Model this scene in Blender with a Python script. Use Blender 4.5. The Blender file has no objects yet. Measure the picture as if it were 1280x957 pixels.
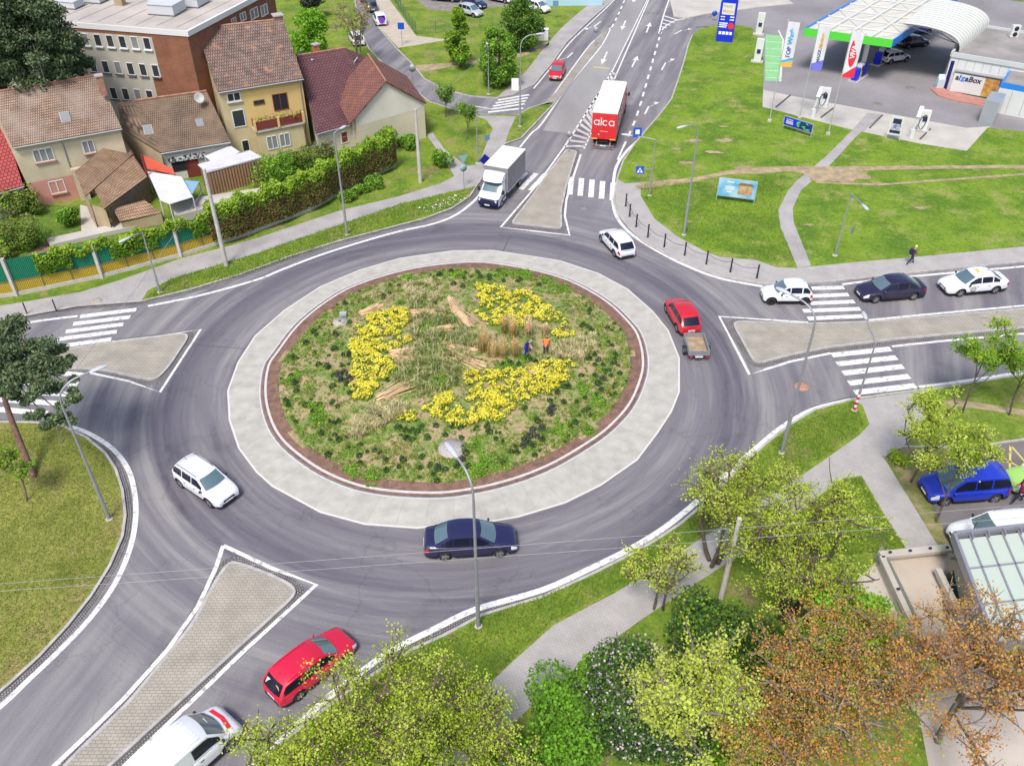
import bpy, math, random
import numpy as np
from math import sin, cos, pi, radians, hypot, atan2, sqrt
random.seed(7); RNG = np.random.default_rng(11)
S = bpy.context.scene
# ---------------------------------------------------------------- camera
FOC, PITCH, CAMH = 1098.0, radians(38.6), 38.0
cd = bpy.data.cameras.new("camera"); cam = bpy.data.objects.new("camera", cd)
S.collection.objects.link(cam); S.camera = cam
cam.location = (0, 0, CAMH); cam.rotation_euler = (pi/2-PITCH, 0, 0)
cd.sensor_width = 36; cd.lens = FOC/1280*36; cd.clip_start = 0.5; cd.clip_end = 6000
# ---------------------------------------------------------------- world, sun, exposure
SUN_EL, SUN_AZ = radians(58), radians(198)      # azimuth clockwise from +Y
w = bpy.data.worlds.new("World"); S.world = w; w.use_nodes = True
nt = w.node_tree; nt.nodes.clear()
sky = nt.nodes.new("ShaderNodeTexSky"); sky.sky_type = 'NISHITA'; sky.sun_disc = False
sky.sun_elevation = SUN_EL; sky.sun_rotation = SUN_AZ
sky.air_density = 1.0; sky.dust_density = 3.5; sky.ozone_density = 1.2; sky.altitude = 200
bg = nt.nodes.new("ShaderNodeBackground"); bg.inputs[1].default_value = 0.118
ow = nt.nodes.new("ShaderNodeOutputWorld")
nt.links.new(sky.outputs[0], bg.inputs[0]); nt.links.new(bg.outputs[0], ow.inputs[0])
sd = bpy.data.lights.new("sun", 'SUN'); sd.energy = 2.1; sd.angle = radians(15); sd.color = (1, .95, .88)
sun = bpy.data.objects.new("sun", sd); S.collection.objects.link(sun)
sun.rotation_euler = (pi/2-SUN_EL, 0, pi-SUN_AZ)
sun.location = (0, 0, 90)
S.view_settings.view_transform = 'Standard'; S.view_settings.look = 'None'
S.view_settings.exposure = 0.62; S.view_settings.gamma = 1
S.view_settings.use_curve_mapping = False
S.cycles.max_bounces = 6; S.cycles.diffuse_bounces = 3; S.cycles.glossy_bounces = 3
S.cycles.transparent_max_bounces = 8; S.cycles.caustics_reflective = False; S.cycles.caustics_refractive = False

# ---------------------------------------------------------------- survey helpers (photo pixel -> place on the ground)
cp, sp = cos(PITCH), sin(PITCH)
def P(u, v, z=0.0):
    x = (u-640)/FOC; y = -(v-478.5)/FOC
    d = (x, cp+y*sp, -sp+y*cp); t = (z-CAMH)/d[2]
    return (d[0]*t, d[1]*t, z)
def hgt(u, v, v2):
    "height of a vertical standing at ground pixel (u,v) whose top is seen at row v2"
    gy = P(u, v)[1]; y = -(v2-478.5)/FOC
    return CAMH+gy*(-sp+y*cp)/(cp+y*sp)
def hat(X, Y, v2):
    y = -(v2-478.5)/FOC
    return CAMH+Y*(-sp+y*cp)/(cp+y*sp)
def PL(pts, z=0.0): return [P(u, v, z) for u, v in pts]
def sub(a, b): return tuple(x-y for x, y in zip(a, b))
def add(a, b): return tuple(x+y for x, y in zip(a, b))
def mul(a, s): return tuple(x*s for x in a)
def nrm(a):
    l = sqrt(sum(x*x for x in a)) or 1; return tuple(x/l for x in a)
def crs(a, b): return (a[1]*b[2]-a[2]*b[1], a[2]*b[0]-a[0]*b[2], a[0]*b[1]-a[1]*b[0])
def lrp(a, b, t): return tuple(x+(y-x)*t for x, y in zip(a, b))
def smooth(pts, n=6, closed=False):
    "Catmull-Rom"
    out = []; m = len(pts)
    rng = range(m if closed else m-1)
    for i in rng:
        g = (lambda k: pts[k % m]) if closed else (lambda k: pts[min(max(k, 0), m-1)])
        p0, p1, p2, p3 = g(i-1), g(i), g(i+1), g(i+2)
        for k in range(n):
            t = k/n; t2 = t*t; t3 = t2*t
            out.append(tuple(.5*(2*b+(c-a)*t+(2*a-5*b+4*c-d)*t2+(3*b-a-3*c+d)*t3) for a, b, c, d in zip(p0, p1, p2, p3)))
    if not closed: out.append(pts[-1])
    return out
def resamp(pts, step):
    out = [pts[0]]
    for a, b in zip(pts, pts[1:]):
        L = sqrt(sum((x-y)**2 for x, y in zip(a, b))); k = max(1, int(round(L/step)))
        for i in range(1, k+1): out.append(lrp(a, b, i/k))
    return out
def inside(x, y, poly):
    c = False; j = len(poly)-1
    for i in range(len(poly)):
        xi, yi, xj, yj = poly[i][0], poly[i][1], poly[j][0], poly[j][1]
        if (yi > y) != (yj > y) and x < (xj-xi)*(y-yi)/(yj-yi)+xi: c = not c
        j = i
    return c
def inside_np(X, Y, poly):
    c = np.zeros(len(X), bool); j = len(poly)-1
    for i in range(len(poly)):
        xi, yi, xj, yj = poly[i][0], poly[i][1], poly[j][0], poly[j][1]
        if yi != yj: c ^= ((yi > Y) != (yj > Y)) & (X < (xj-xi)*(Y-yi)/(yj-yi)+xi)
        j = i
    return c
# ---------------------------------------------------------------- materials
def srgb(r, g, b):
    f = lambda c: (c/255/12.92 if c/255 <= .04045 else ((c/255+.055)/1.055)**2.4)
    return (f(r), f(g), f(b))
MATS = {}
def mat(name, col, rough=.6, metal=0, var=0, scale=1.0, col2=None, bump=0, bscale=None, detail=6, spec=None, coat=0, alpha=None, stretch=None, thr=(.35, .65), var2=0, scale2=20, trans=0):
    if name in MATS: return MATS[name]
    m = bpy.data.materials.new(name); m.use_nodes = True; MATS[name] = m
    n = m.node_tree.nodes; l = m.node_tree.links; b = n["Principled BSDF"]
    b.inputs["Base Color"].default_value = (*col, 1); b.inputs["Roughness"].default_value = rough; b.inputs["Metallic"].default_value = metal
    if spec is not None: b.inputs["Specular IOR Level"].default_value = spec
    if coat: b.inputs["Coat Weight"].default_value = coat; b.inputs["Coat Roughness"].default_value = .05
    m.diffuse_color = (*col, 1)
    geo = n.new("ShaderNodeNewGeometry"); vec = geo.outputs["Position"]
    if stretch:
        mp = n.new("ShaderNodeMapping"); mp.inputs["Scale"].default_value = stretch[:3]
        if len(stretch) > 3: mp.inputs["Rotation"].default_value = (0, 0, stretch[3]); mp.vector_type = 'TEXTURE' if False else 'POINT'
        l.new(vec, mp.inputs[0]); vec = mp.outputs[0]
    if var or col2:
        t = n.new("ShaderNodeTexNoise"); t.inputs["Scale"].default_value = scale; t.inputs["Detail"].default_value = detail
        l.new(vec, t.inputs["Vector"])
        r = n.new("ShaderNodeValToRGB"); r.color_ramp.elements[0].position = thr[0]; r.color_ramp.elements[1].position = thr[1]
        c2 = col2 if col2 else tuple(min(1, c*(1+var)) for c in col); c1 = col if col2 else tuple(c*(1-var) for c in col)
        r.color_ramp.elements[0].color = (*c1, 1); r.color_ramp.elements[1].color = (*c2, 1)
        l.new(t.outputs[0], r.inputs[0]); out = r.outputs[0]
        if var2:
            t2 = n.new("ShaderNodeTexNoise"); t2.inputs["Scale"].default_value = scale2; t2.inputs["Detail"].default_value = 3
            l.new(geo.outputs["Position"], t2.inputs["Vector"])
            mr = n.new("ShaderNodeMapRange"); mr.inputs["From Min"].default_value = .3; mr.inputs["From Max"].default_value = .7
            mr.inputs["To Min"].default_value = 1-var2; mr.inputs["To Max"].default_value = 1+var2; l.new(t2.outputs[0], mr.inputs[0])
            vm = n.new("ShaderNodeVectorMath"); vm.operation = 'SCALE'; l.new(out, vm.inputs[0]); l.new(mr.outputs[0], vm.inputs["Scale"]); out = vm.outputs[0]
        l.new(out, b.inputs["Base Color"])
    if bump:
        t = n.new("ShaderNodeTexNoise"); t.inputs["Scale"].default_value = bscale or scale*4; t.inputs["Detail"].default_value = 4
        l.new(geo.outputs["Position"], t.inputs["Vector"])
        bp = n.new("ShaderNodeBump"); bp.inputs["Strength"].default_value = bump; bp.inputs["Distance"].default_value = .05
        l.new(t.outputs[0], bp.inputs["Height"]); l.new(bp.outputs[0], b.inputs["Normal"])
    return m
def nodes_of(m): return m.node_tree.nodes, m.node_tree.links, m.node_tree.nodes["Principled BSDF"]
def math_node(n, l, op, a, b=None):
    k = n.new("ShaderNodeMath"); k.operation = op
    for i, v in enumerate((a, b)):
        if v is None: continue
        if isinstance(v, (int, float)): k.inputs[i].default_value = v
        else: l.new(v, k.inputs[i])
    return k.outputs[0]
def brick_mat(name, c1, c2, mortar, sx, sy, msize=.02, rot=0, rough=.85, bump=.3, vertical=False, noise=.25, nscale=.8, dirt=None):
    "bricks, paving blocks or roof tiles, laid out in metres on UVs"
    m = mat(name, c1, rough); n, l, b = nodes_of(m)
    uv = n.new("ShaderNodeUVMap")
    mp = n.new("ShaderNodeMapping"); mp.inputs["Rotation"].default_value = (0, 0, rot); l.new(uv.outputs[0], mp.inputs[0])
    t = n.new("ShaderNodeTexBrick"); t.inputs["Color1"].default_value = (*c1, 1); t.inputs["Color2"].default_value = (*c2, 1); t.inputs["Mortar"].default_value = (*mortar, 1)
    t.inputs["Scale"].default_value = 1; t.inputs["Brick Width"].default_value = sx; t.inputs["Row Height"].default_value = sy; t.inputs["Mortar Size"].default_value = msize
    t.inputs["Bias"].default_value = 0; l.new(mp.outputs[0], t.inputs["Vector"])
    nz = n.new("ShaderNodeTexNoise"); nz.inputs["Scale"].default_value = nscale; nz.inputs["Detail"].default_value = 6; geo = n.new("ShaderNodeNewGeometry"); l.new(geo.outputs["Position"], nz.inputs["Vector"])
    mr = n.new("ShaderNodeMapRange"); mr.inputs["From Min"].default_value = .3; mr.inputs["From Max"].default_value = .7; mr.inputs["To Min"].default_value = 1-noise; mr.inputs["To Max"].default_value = 1+noise
    l.new(nz.outputs[0], mr.inputs[0])
    vm = n.new("ShaderNodeVectorMath"); vm.operation = 'SCALE'; l.new(t.outputs["Color"], vm.inputs[0]); l.new(mr.outputs[0], vm.inputs["Scale"]); out = vm.outputs[0]
    if dirt:
        dcol, dsc, lo, hi = dirt
        dn = n.new("ShaderNodeTexNoise"); dn.inputs["Scale"].default_value = dsc; dn.inputs["Detail"].default_value = 5; l.new(geo.outputs["Position"], dn.inputs["Vector"])
        dr = n.new("ShaderNodeMapRange"); dr.inputs["From Min"].default_value = lo; dr.inputs["From Max"].default_value = hi; l.new(dn.outputs[0], dr.inputs[0])
        mx = n.new("ShaderNodeMix"); mx.data_type = 'RGBA'; l.new(dr.outputs[0], mx.inputs["Factor"]); l.new(out, mx.inputs["A"]); mx.inputs["B"].default_value = (*dcol, 1); out = mx.outputs["Result"]
    l.new(out, b.inputs["Base Color"])
    bp = n.new("ShaderNodeBump"); bp.inputs["Strength"].default_value = bump; bp.inputs["Distance"].default_value = .02; bp.invert = True
    l.new(t.outputs["Fac"], bp.inputs["Height"]); l.new(bp.outputs[0], b.inputs["Normal"])
    return m
# ---------------------------------------------------------------- mesh builder
class MB:
    def __init__(s): s.v = []; s.f = []; s.m = []; s.uv = {}; s.sm = []
    def add(s, vs, fs, m=0, smooth=False, uvs=None):
        o = len(s.v); s.v += [tuple(p) for p in vs]
        for i, f in enumerate(fs):
            if uvs: s.uv[len(s.f)] = uvs[i]
            s.f.append(tuple(o+k for k in f)); s.m.append(m); s.sm.append(smooth)
        return s
    def box(s, c, size, rz=0, m=0, tilt=None):
        x, y, z = (a/2 for a in size); vs = []
        for dz in (-z, z):
            for dx, dy in ((-x, -y), (x, -y), (x, y), (-x, y)):
                px, py, pz = dx, dy, dz
                if tilt: px, pz = px*cos(tilt)-pz*sin(tilt), px*sin(tilt)+pz*cos(tilt)
                vs.append((c[0]+px*cos(rz)-py*sin(rz), c[1]+px*sin(rz)+py*cos(rz), c[2]+pz))
        return s.add(vs, [(3, 2, 1, 0), (4, 5, 6, 7), (0, 1, 5, 4), (1, 2, 6, 5), (2, 3, 7, 6), (3, 0, 4, 7)], m)
    def bar(s, a, b, w, h=None, m=0):
        h = h or w; d = nrm(sub(b, a)); up = (0, 0, 1) if abs(d[2]) < .95 else (1, 0, 0)
        r = nrm(crs(d, up)); u = crs(r, d); vs = []
        for p in (a, b):
            for i, j in ((-1, -1), (1, -1), (1, 1), (-1, 1)): vs.append(add(p, add(mul(r, i*w/2), mul(u, j*h/2))))
        return s.add(vs, [(3, 2, 1, 0), (4, 5, 6, 7), (0, 1, 5, 4), (1, 2, 6, 5), (2, 3, 7, 6), (3, 0, 4, 7)], m)
    def quad(s, a, b, c, d, m=0, uv=True):
        w = sqrt(sum((x-y)**2 for x, y in zip(a, b))); h = sqrt(sum((x-y)**2 for x, y in zip(a, d)))
        return s.add([a, b, c, d], [(0, 1, 2, 3)], m, uvs=[[(0, 0), (w, 0), (w, h), (0, h)]] if uv else None)
    def poly(s, pts, m=0):
        a, b = pts[0], pts[1]; n0 = (0, 0, 0)
        for i in range(1, len(pts)-1): n0 = add(n0, crs(sub(pts[i], a), sub(pts[i+1], a)))
        n0 = nrm(n0); u = nrm(sub(b, a)); v = crs(n0, u)
        return s.add(pts, [tuple(range(len(pts)))], m, uvs=[[(sum(x*y for x, y in zip(sub(p, a), u)), sum(x*y for x, y in zip(sub(p, a), v))) for p in pts]])
    def slab(s, pts, z0, z1, m=0, mside=None, uvrot=True):
        "flat polygon with sides; UVs in metres"
        k = len(pts); ar = sum(pts[i][0]*pts[(i+1) % k][1]-pts[(i+1) % k][0]*pts[i][1] for i in range(k))
        if ar < 0: pts = pts[::-1]
        top = [(p[0], p[1], z1) for p in pts]; bot = [(p[0], p[1], z0) for p in pts]
        s.add(top, [tuple(range(k))], m, uvs=[[(p[0], p[1]) for p in top]])
        if z0 != z1: s.add(bot+top, [(i, (i+1) % k, k+(i+1) % k, k+i) for i in range(k)], m if mside is None else mside, uvs=[[(0, 0), (1, 0), (1, z1-z0), (0, z1-z0)]]*k)
        return s
    def tube(s, pts, rad, n=8, m=0, cap=True, smooth=True):
        if not isinstance(rad, (list, tuple)): rad = [rad]*len(pts)
        vs = []; prev = None
        for i, p in enumerate(pts):
            d = nrm(sub(pts[min(i+1, len(pts)-1)], pts[max(i-1, 0)]))
            if prev is None:
                up = (0, 0, 1) if abs(d[2]) < .9 else (1, 0, 0); r = nrm(crs(d, up))
            else: r = nrm(sub(prev, mul(d, sum(a*b for a, b in zip(prev, d)))))
            prev = r; u = crs(d, r)
            for k in range(n):
                a = 2*pi*k/n; vs.append(add(p, add(mul(r, cos(a)*rad[i]), mul(u, sin(a)*rad[i]))))
        fs = []
        for i in range(len(pts)-1):
            for k in range(n): fs.append((i*n+k, i*n+(k+1) % n, (i+1)*n+(k+1) % n, (i+1)*n+k))
        s.add(vs, fs, m, smooth)
        if cap: s.add(vs[:n], [tuple(range(n))[::-1]], m); s.add(vs[-n:], [tuple(range(n))], m)
        return s
    def lathe(s, prof, c=(0, 0, 0), n=16, m=0, smooth=True, axis='z'):
        vs = []
        for r, h in prof:
            for k in range(n):
                a = 2*pi*k/n
                if axis == 'z': vs.append((c[0]+r*cos(a), c[1]+r*sin(a), c[2]+h))
                else: vs.append((c[0]+r*cos(a), c[1]+h, c[2]+r*sin(a)))
        fs = [(i*n+k, i*n+(k+1) % n, (i+1)*n+(k+1) % n, (i+1)*n+k) for i in range(len(prof)-1) for k in range(n)]
        if axis != 'z': fs = [f[::-1] for f in fs]
        return s.add(vs, fs, m, smooth)
    def grid(s, rows, m=0, smooth=True, closed=False, uv=False):
        k = len(rows[0]); vs = [p for r in rows for p in r]; fs = []
        for i in range(len(rows)-1):
            for j in range(k if closed else k-1): fs.append((i*k+j, i*k+(j+1) % k, (i+1)*k+(j+1) % k, (i+1)*k+j))
        return s.add(vs, fs, m, smooth)
    def build(s, name, mats, parent=None, col=None):
        me = bpy.data.meshes.new(name); me.from_pydata(s.v, [], s.f)
        mats = mats if isinstance(mats, (list, tuple)) else [mats]
        for mm in mats: me.materials.append(mm)
        me.polygons.foreach_set("material_index", s.m); me.polygons.foreach_set("use_smooth", s.sm)
        if s.uv:
            uvl = me.uv_layers.new(name="UVMap").data
            for fi, us in s.uv.items():
                p = me.polygons[fi]
                for li, u in zip(p.loop_indices, us): uvl[li].uv = u
        me.update(); o = bpy.data.objects.new(name, me); S.collection.objects.link(o)
        if parent: o.parent = parent
        return o
def np_mesh(name, V, F, mats, parent=None, mi=None, smooth=False):
    "fast mesh: V (n,3), F (m,k)"
    me = bpy.data.meshes.new(name); k = F.shape[1]
    me.vertices.add(len(V)); me.vertices.foreach_set("co", np.ascontiguousarray(V, dtype=np.float32).ravel())
    me.loops.add(F.size); me.loops.foreach_set("vertex_index", np.ascontiguousarray(F, dtype=np.int32).ravel())
    me.polygons.add(len(F)); me.polygons.foreach_set("loop_start", np.arange(0, F.size, k, dtype=np.int32))
    mats = mats if isinstance(mats, (list, tuple)) else [mats]
    for mm in mats: me.materials.append(mm)
    if mi is not None: me.polygons.foreach_set("material_index", np.ascontiguousarray(mi, dtype=np.int32))
    me.polygons.foreach_set("use_smooth", np.full(len(F), smooth))
    me.update(calc_edges=True); me.validate()
    o = bpy.data.objects.new(name, me); S.collection.objects.link(o)
    if parent: o.parent = parent
    return o
def thing(name, label, cat, loc=(0, 0, 0), rz=0, group=None):
    o = bpy.data.objects.new(name, None); S.collection.objects.link(o); o.empty_display_size = .3
    o.location = loc; o.rotation_euler = (0, 0, rz); o['label'] = label; o['category'] = cat
    if group: o['group'] = group
    return o
def tag(o, label, cat, group=None, kind=None):
    o['label'] = label; o['category'] = cat
    if group: o['group'] = group
    if kind: o['kind'] = kind
    return o
def struct(o): o['kind'] = 'structure'; return o
def dup(root, loc, rz, label=None, group=None):
    r = root.copy(); S.collection.objects.link(r); r.location = loc; r.rotation_euler = (0, 0, rz)
    if label: r['label'] = label
    if group: r['group'] = group
    for ch in list(root.children):
        c = ch.copy(); S.collection.objects.link(c); c.parent = r
        for g in list(ch.children):
            d = g.copy(); S.collection.objects.link(d); d.parent = c
    return r
def loc_of(root, P3):
    "world point -> root-local point"
    x, y, z = sub(P3, root.location); a = -root.rotation_euler[2]
    return (x*cos(a)-y*sin(a), x*sin(a)+y*cos(a), z)
def text_obj(txt, size, material, parent, pos, rot, name="lettering", extrude=.004, align='CENTER', bold=0, shear=0, spacing=1):
    cu = bpy.data.curves.new(name, 'FONT'); cu.body = txt; cu.size = size; cu.extrude = extrude; cu.align_x = align; cu.align_y = 'CENTER'
    cu.offset = bold; cu.shear = shear; cu.space_character = spacing; cu.resolution_u = 3
    t = bpy.data.objects.new(name, cu); S.collection.objects.link(t); bpy.context.view_layer.update()
    me = bpy.data.meshes.new_from_object(t.evaluated_get(bpy.context.evaluated_depsgraph_get()))
    bpy.data.objects.remove(t); me.name = name; me.materials.clear(); me.materials.append(material)
    o = bpy.data.objects.new(name, me); S.collection.objects.link(o); o.parent = parent; o.location = pos; o.rotation_euler = rot
    return o
def offset_line(pts, d, closed=False):
    out = []; k = len(pts)
    for i in range(k):
        a = pts[(i-1) % k] if closed or i > 0 else pts[i]; b = pts[(i+1) % k] if closed or i < k-1 else pts[i]
        t = nrm((b[0]-a[0], b[1]-a[1], 0)); out.append((pts[i][0]-t[1]*d, pts[i][1]+t[0]*d, pts[i][2]))
    return out
def strip(mb, pts, d0, d1, z0, z1, m=0, closed=False):
    "ribbon between two offsets of a line, with sides when z1>z0"
    A = offset_line(pts, d0, closed); B = offset_line(pts, d1, closed); k = len(pts)
    vs = [(p[0], p[1], z1) for p in A]+[(p[0], p[1], z1) for p in B]; fs = []; uvs = []
    L = [0]
    for i in range(1, k+1): L.append(L[-1]+hypot(pts[i % k][0]-pts[i-1][0], pts[i % k][1]-pts[i-1][1]))
    for i in range(k if closed else k-1):
        j = (i+1) % k; fs.append((i, j, k+j, k+i) if d1 > d0 else (j, i, k+i, k+j))
        w = abs(d1-d0); q = [(L[i], 0), (L[i+1], 0), (L[i+1], w), (L[i], w)]
        uvs.append(q if d1 > d0 else [q[1], q[0], q[3], q[2]])
    mb.add(vs, fs, m, uvs=uvs)
    if z1 > z0+.01:
        for Q in (A, B):
            vs = [(p[0], p[1], z0) for p in Q]+[(p[0], p[1], z1) for p in Q]
            fs = [(i, (i+1) % k, k+(i+1) % k, k+i) for i in range(k if closed else k-1)]
            mb.add(vs, fs, m, uvs=[[(0, 0), (1, 0), (1, .1), (0, .1)]]*len(fs))
    return mb
# ---------------------------------------------------------------- ground materials
CX, CY = P(570, 462)[:2]
def grass_mat(name, a, b, c, scale=.25):
    m = mat(name, a, .95, spec=.1); n, l, bs = nodes_of(m); geo = n.new("ShaderNodeNewGeometry")
    def noise(sc, det, ro=.6):
        t = n.new("ShaderNodeTexNoise"); t.inputs["Scale"].default_value = sc; t.inputs["Detail"].default_value = det; t.inputs["Roughness"].default_value = ro; l.new(geo.outputs["Position"], t.inputs["Vector"]); return t.outputs[0]
    r1 = n.new("ShaderNodeValToRGB"); e = r1.color_ramp.elements; e[0].position = .40; e[0].color = (*a, 1); e[1].position = .58; e[1].color = (*b, 1)
    l.new(noise(scale, 8, .68), r1.inputs[0])
    r2 = n.new("ShaderNodeMapRange"); r2.inputs["From Min"].default_value = .52; r2.inputs["From Max"].default_value = .64; l.new(noise(scale*.9+.11, 7, .7), r2.inputs[0])
    mx = n.new("ShaderNodeMix"); mx.data_type = 'RGBA'; l.new(r2.outputs[0], mx.inputs["Factor"]); l.new(r1.outputs[0], mx.inputs["A"]); mx.inputs["B"].default_value = (*c, 1)
    mr = n.new("ShaderNodeMapRange"); mr.inputs["From Min"].default_value = .3; mr.inputs["From Max"].default_value = .7; mr.inputs["To Min"].default_value = .58; mr.inputs["To Max"].default_value = 1.42; l.new(noise(5, 6, .75), mr.inputs[0])
    vm = n.new("ShaderNodeVectorMath"); vm.operation = 'SCALE'; l.new(mx.outputs["Result"], vm.inputs[0]); l.new(mr.outputs[0], vm.inputs["Scale"]); l.new(vm.outputs[0], bs.inputs["Base Color"])
    bp = n.new("ShaderNodeBump"); bp.inputs["Strength"].default_value = .8; bp.inputs["Distance"].default_value = .08; l.new(noise(9, 5, .7), bp.inputs["Height"]); l.new(bp.outputs[0], bs.inputs["Normal"])
    return m
G_LUSH = grass_mat("lush_grass", (.10, .19, .024), (.185, .285, .032), (.26, .29, .08))
G_DRY = grass_mat("dry_grass", (.17, .195, .04), (.27, .275, .07), (.29, .25, .10), .18)
G_VERGE = grass_mat("verge_grass", (.115, .20, .027), (.21, .28, .04), (.27, .24, .10), .35)
G_GARDEN = grass_mat("garden_grass", (.085, .16, .028), (.14, .22, .035), (.18, .17, .07), .35)
SOIL = mat("mulch", (.20, .115, .085), .95, var=.25, scale=2.5, bump=.6, bscale=14, var2=.3, scale2=16)
DIRT = mat("trodden_dirt", (.36, .28, .17), .95, var=.22, scale=1.5, var2=.15)
# asphalt: worn tyre tracks follow the ring near the island and wander elsewhere
def asphalt_mat():
    m = mat("asphalt", (.17, .165, .175), .8, spec=.35); n, l, bs = nodes_of(m); geo = n.new("ShaderNodeNewGeometry")
    sx = n.new("ShaderNodeSeparateXYZ"); l.new(geo.outputs["Position"], sx.inputs[0])
    dx = math_node(n, l, 'SUBTRACT', sx.outputs[0], CX); dy = math_node(n, l, 'SUBTRACT', sx.outputs[1], CY)
    r = math_node(n, l, 'SQRT', math_node(n, l, 'ADD', math_node(n, l, 'MULTIPLY', dx, dx), math_node(n, l, 'MULTIPLY', dy, dy)))
    th = math_node(n, l, 'ARCTAN2', dy, dx)
    cv = n.new("ShaderNodeCombineXYZ"); l.new(math_node(n, l, 'MULTIPLY', r, 1.15), cv.inputs[0]); l.new(math_node(n, l, 'MULTIPLY', math_node(n, l, 'COSINE', th), 1.3), cv.inputs[1]); l.new(math_node(n, l, 'MULTIPLY', math_node(n, l, 'SINE', th), 1.3), cv.inputs[2])
    n1 = n.new("ShaderNodeTexNoise"); n1.inputs["Scale"].default_value = 1; n1.inputs["Detail"].default_value = 6; n1.inputs["Roughness"].default_value = .65; l.new(cv.outputs[0], n1.inputs["Vector"])
    # lane streaks along the far road (its direction turns the noise)
    mp = n.new("ShaderNodeMapping"); mp.vector_type = "TEXTURE"; mp.inputs["Rotation"].default_value = (0, 0, radians(72)); mp.inputs["Scale"].default_value = (11, 1.0, 1); l.new(geo.outputs["Position"], mp.inputs[0])
    n2 = n.new("ShaderNodeTexNoise"); n2.inputs["Scale"].default_value = .55; n2.inputs["Detail"].default_value = 7; n2.inputs["Roughness"].default_value = .6; l.new(mp.outputs[0], n2.inputs["Vector"])
    f = n.new("ShaderNodeMapRange"); f.inputs["From Min"].default_value = 23; f.inputs["From Max"].default_value = 31; l.new(r, f.inputs[0])
    mx = n.new("ShaderNodeMix"); mx.data_type = 'FLOAT'; l.new(f.outputs[0], mx.inputs["Factor"]); l.new(n1.outputs[0], mx.inputs["A"]); l.new(n2.outputs[0], mx.inputs["B"])
    rp = n.new("ShaderNodeValToRGB"); e = rp.color_ramp.elements; e[0].position = .34; e[0].color = (.142, .132, .156, 1); e[1].position = .66; e[1].color = (.285, .275, .275, 1)
    k = rp.color_ramp.elements.new(.5); k.color = (.20, .19, .206, 1)
    l.new(mx.outputs["Result"], rp.inputs[0])
    # rubbered racing line on the eastern half of the ring
    band = n.new("ShaderNodeValToRGB"); be = band.color_ramp.elements; be[0].position = .30; be[0].color = (1, 1, 1, 1); be[1].position = .58; be[1].color = (1, 1, 1, 1)
    q = be.new(.46); q.color = (.62, .61, .70, 1)
    rr = n.new("ShaderNodeMapRange"); rr.inputs["From Min"].default_value = 12; rr.inputs["From Max"].default_value = 28
    wob = math_node(n, l, 'MULTIPLY', math_node(n, l, 'SUBTRACT', n1.outputs[0], .5), 3.0)
    l.new(math_node(n, l, 'ADD', r, wob), rr.inputs[0]); l.new(rr.outputs[0], band.inputs[0])
    fine = n.new("ShaderNodeTexNoise"); fine.inputs["Scale"].default_value = 14; fine.inputs["Detail"].default_value = 5; l.new(geo.outputs["Position"], fine.inputs["Vector"])
    mr = n.new("ShaderNodeMapRange"); mr.inputs["From Min"].default_value = .3; mr.inputs["From Max"].default_value = .7; mr.inputs["To Min"].default_value = .9; mr.inputs["To Max"].default_value = 1.1; l.new(fine.outputs[0], mr.inputs[0])
    v1 = n.new("ShaderNodeVectorMath"); v1.operation = 'MULTIPLY'; l.new(rp.outputs[0], v1.inputs[0]); l.new(band.outputs[0], v1.inputs[1])
    v2 = n.new("ShaderNodeVectorMath"); v2.operation = 'SCALE'; l.new(v1.outputs[0], v2.inputs[0]); l.new(mr.outputs[0], v2.inputs["Scale"]); vo = n.new("ShaderNodeTexVoronoi"); vo.feature = 'DISTANCE_TO_EDGE'; vo.inputs["Scale"].default_value = .16; wp = n.new("ShaderNodeTexNoise"); wp.inputs["Scale"].default_value = .7; wp.inputs["Detail"].default_value = 6; l.new(geo.outputs["Position"], wp.inputs["Vector"])
    ad = n.new("ShaderNodeVectorMath"); ad.operation = 'MULTIPLY_ADD'; l.new(wp.outputs["Color"], ad.inputs[0]); ad.inputs[1].default_value = (3, 3, 0); l.new(geo.outputs["Position"], ad.inputs[2]); l.new(ad.outputs[0], vo.inputs["Vector"])
    cr = n.new("ShaderNodeMapRange"); cr.inputs["From Min"].default_value = .0; cr.inputs["From Max"].default_value = .009; cr.inputs["To Min"].default_value = .82; l.new(vo.outputs["Distance"], cr.inputs[0])
    st = n.new("ShaderNodeTexNoise"); st.inputs["Scale"].default_value = .35; st.inputs["Detail"].default_value = 4; l.new(geo.outputs["Position"], st.inputs["Vector"]); sr = n.new("ShaderNodeMapRange"); sr.inputs["From Min"].default_value = .6; sr.inputs["From Max"].default_value = .72; sr.inputs["To Min"].default_value = 1; sr.inputs["To Max"].default_value = .8; l.new(st.outputs[0], sr.inputs[0])
    v3 = n.new("ShaderNodeVectorMath"); v3.operation = 'SCALE'; l.new(v2.outputs[0], v3.inputs[0]); l.new(math_node(n, l, 'MULTIPLY', cr.outputs[0], sr.outputs[0]), v3.inputs["Scale"]); l.new(v3.outputs[0], bs.inputs["Base Color"])
    return m
ASPH = asphalt_mat()
ASPH2 = mat("forecourt_asphalt", (.255, .24, .25), .85, var=.16, scale=.12, var2=.08, scale2=5)
PATCH = mat("asphalt_patch", (.095, .09, .105), .8, var=.15, scale=.8)
PAVE = brick_mat("paving_blocks", (.40, .375, .36), (.44, .415, .40), (.30, .28, .27), .22, .12, .012, rot=.45, noise=.1, bump=.15)
PAVE_ISL = brick_mat("island_paving", (.36, .33, .275), (.39, .36, .30), (.23, .205, .175), .3, .17, .016, rot=0, noise=.14, bump=.3)
PATHASPH = mat("path_asphalt", (.36, .34, .335), .9, var=.12, scale=.5, var2=.12, scale2=7)
KERB = mat("kerb_stone", (.42, .40, .385), .8, var=.15, scale=2, var2=.1)
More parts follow.
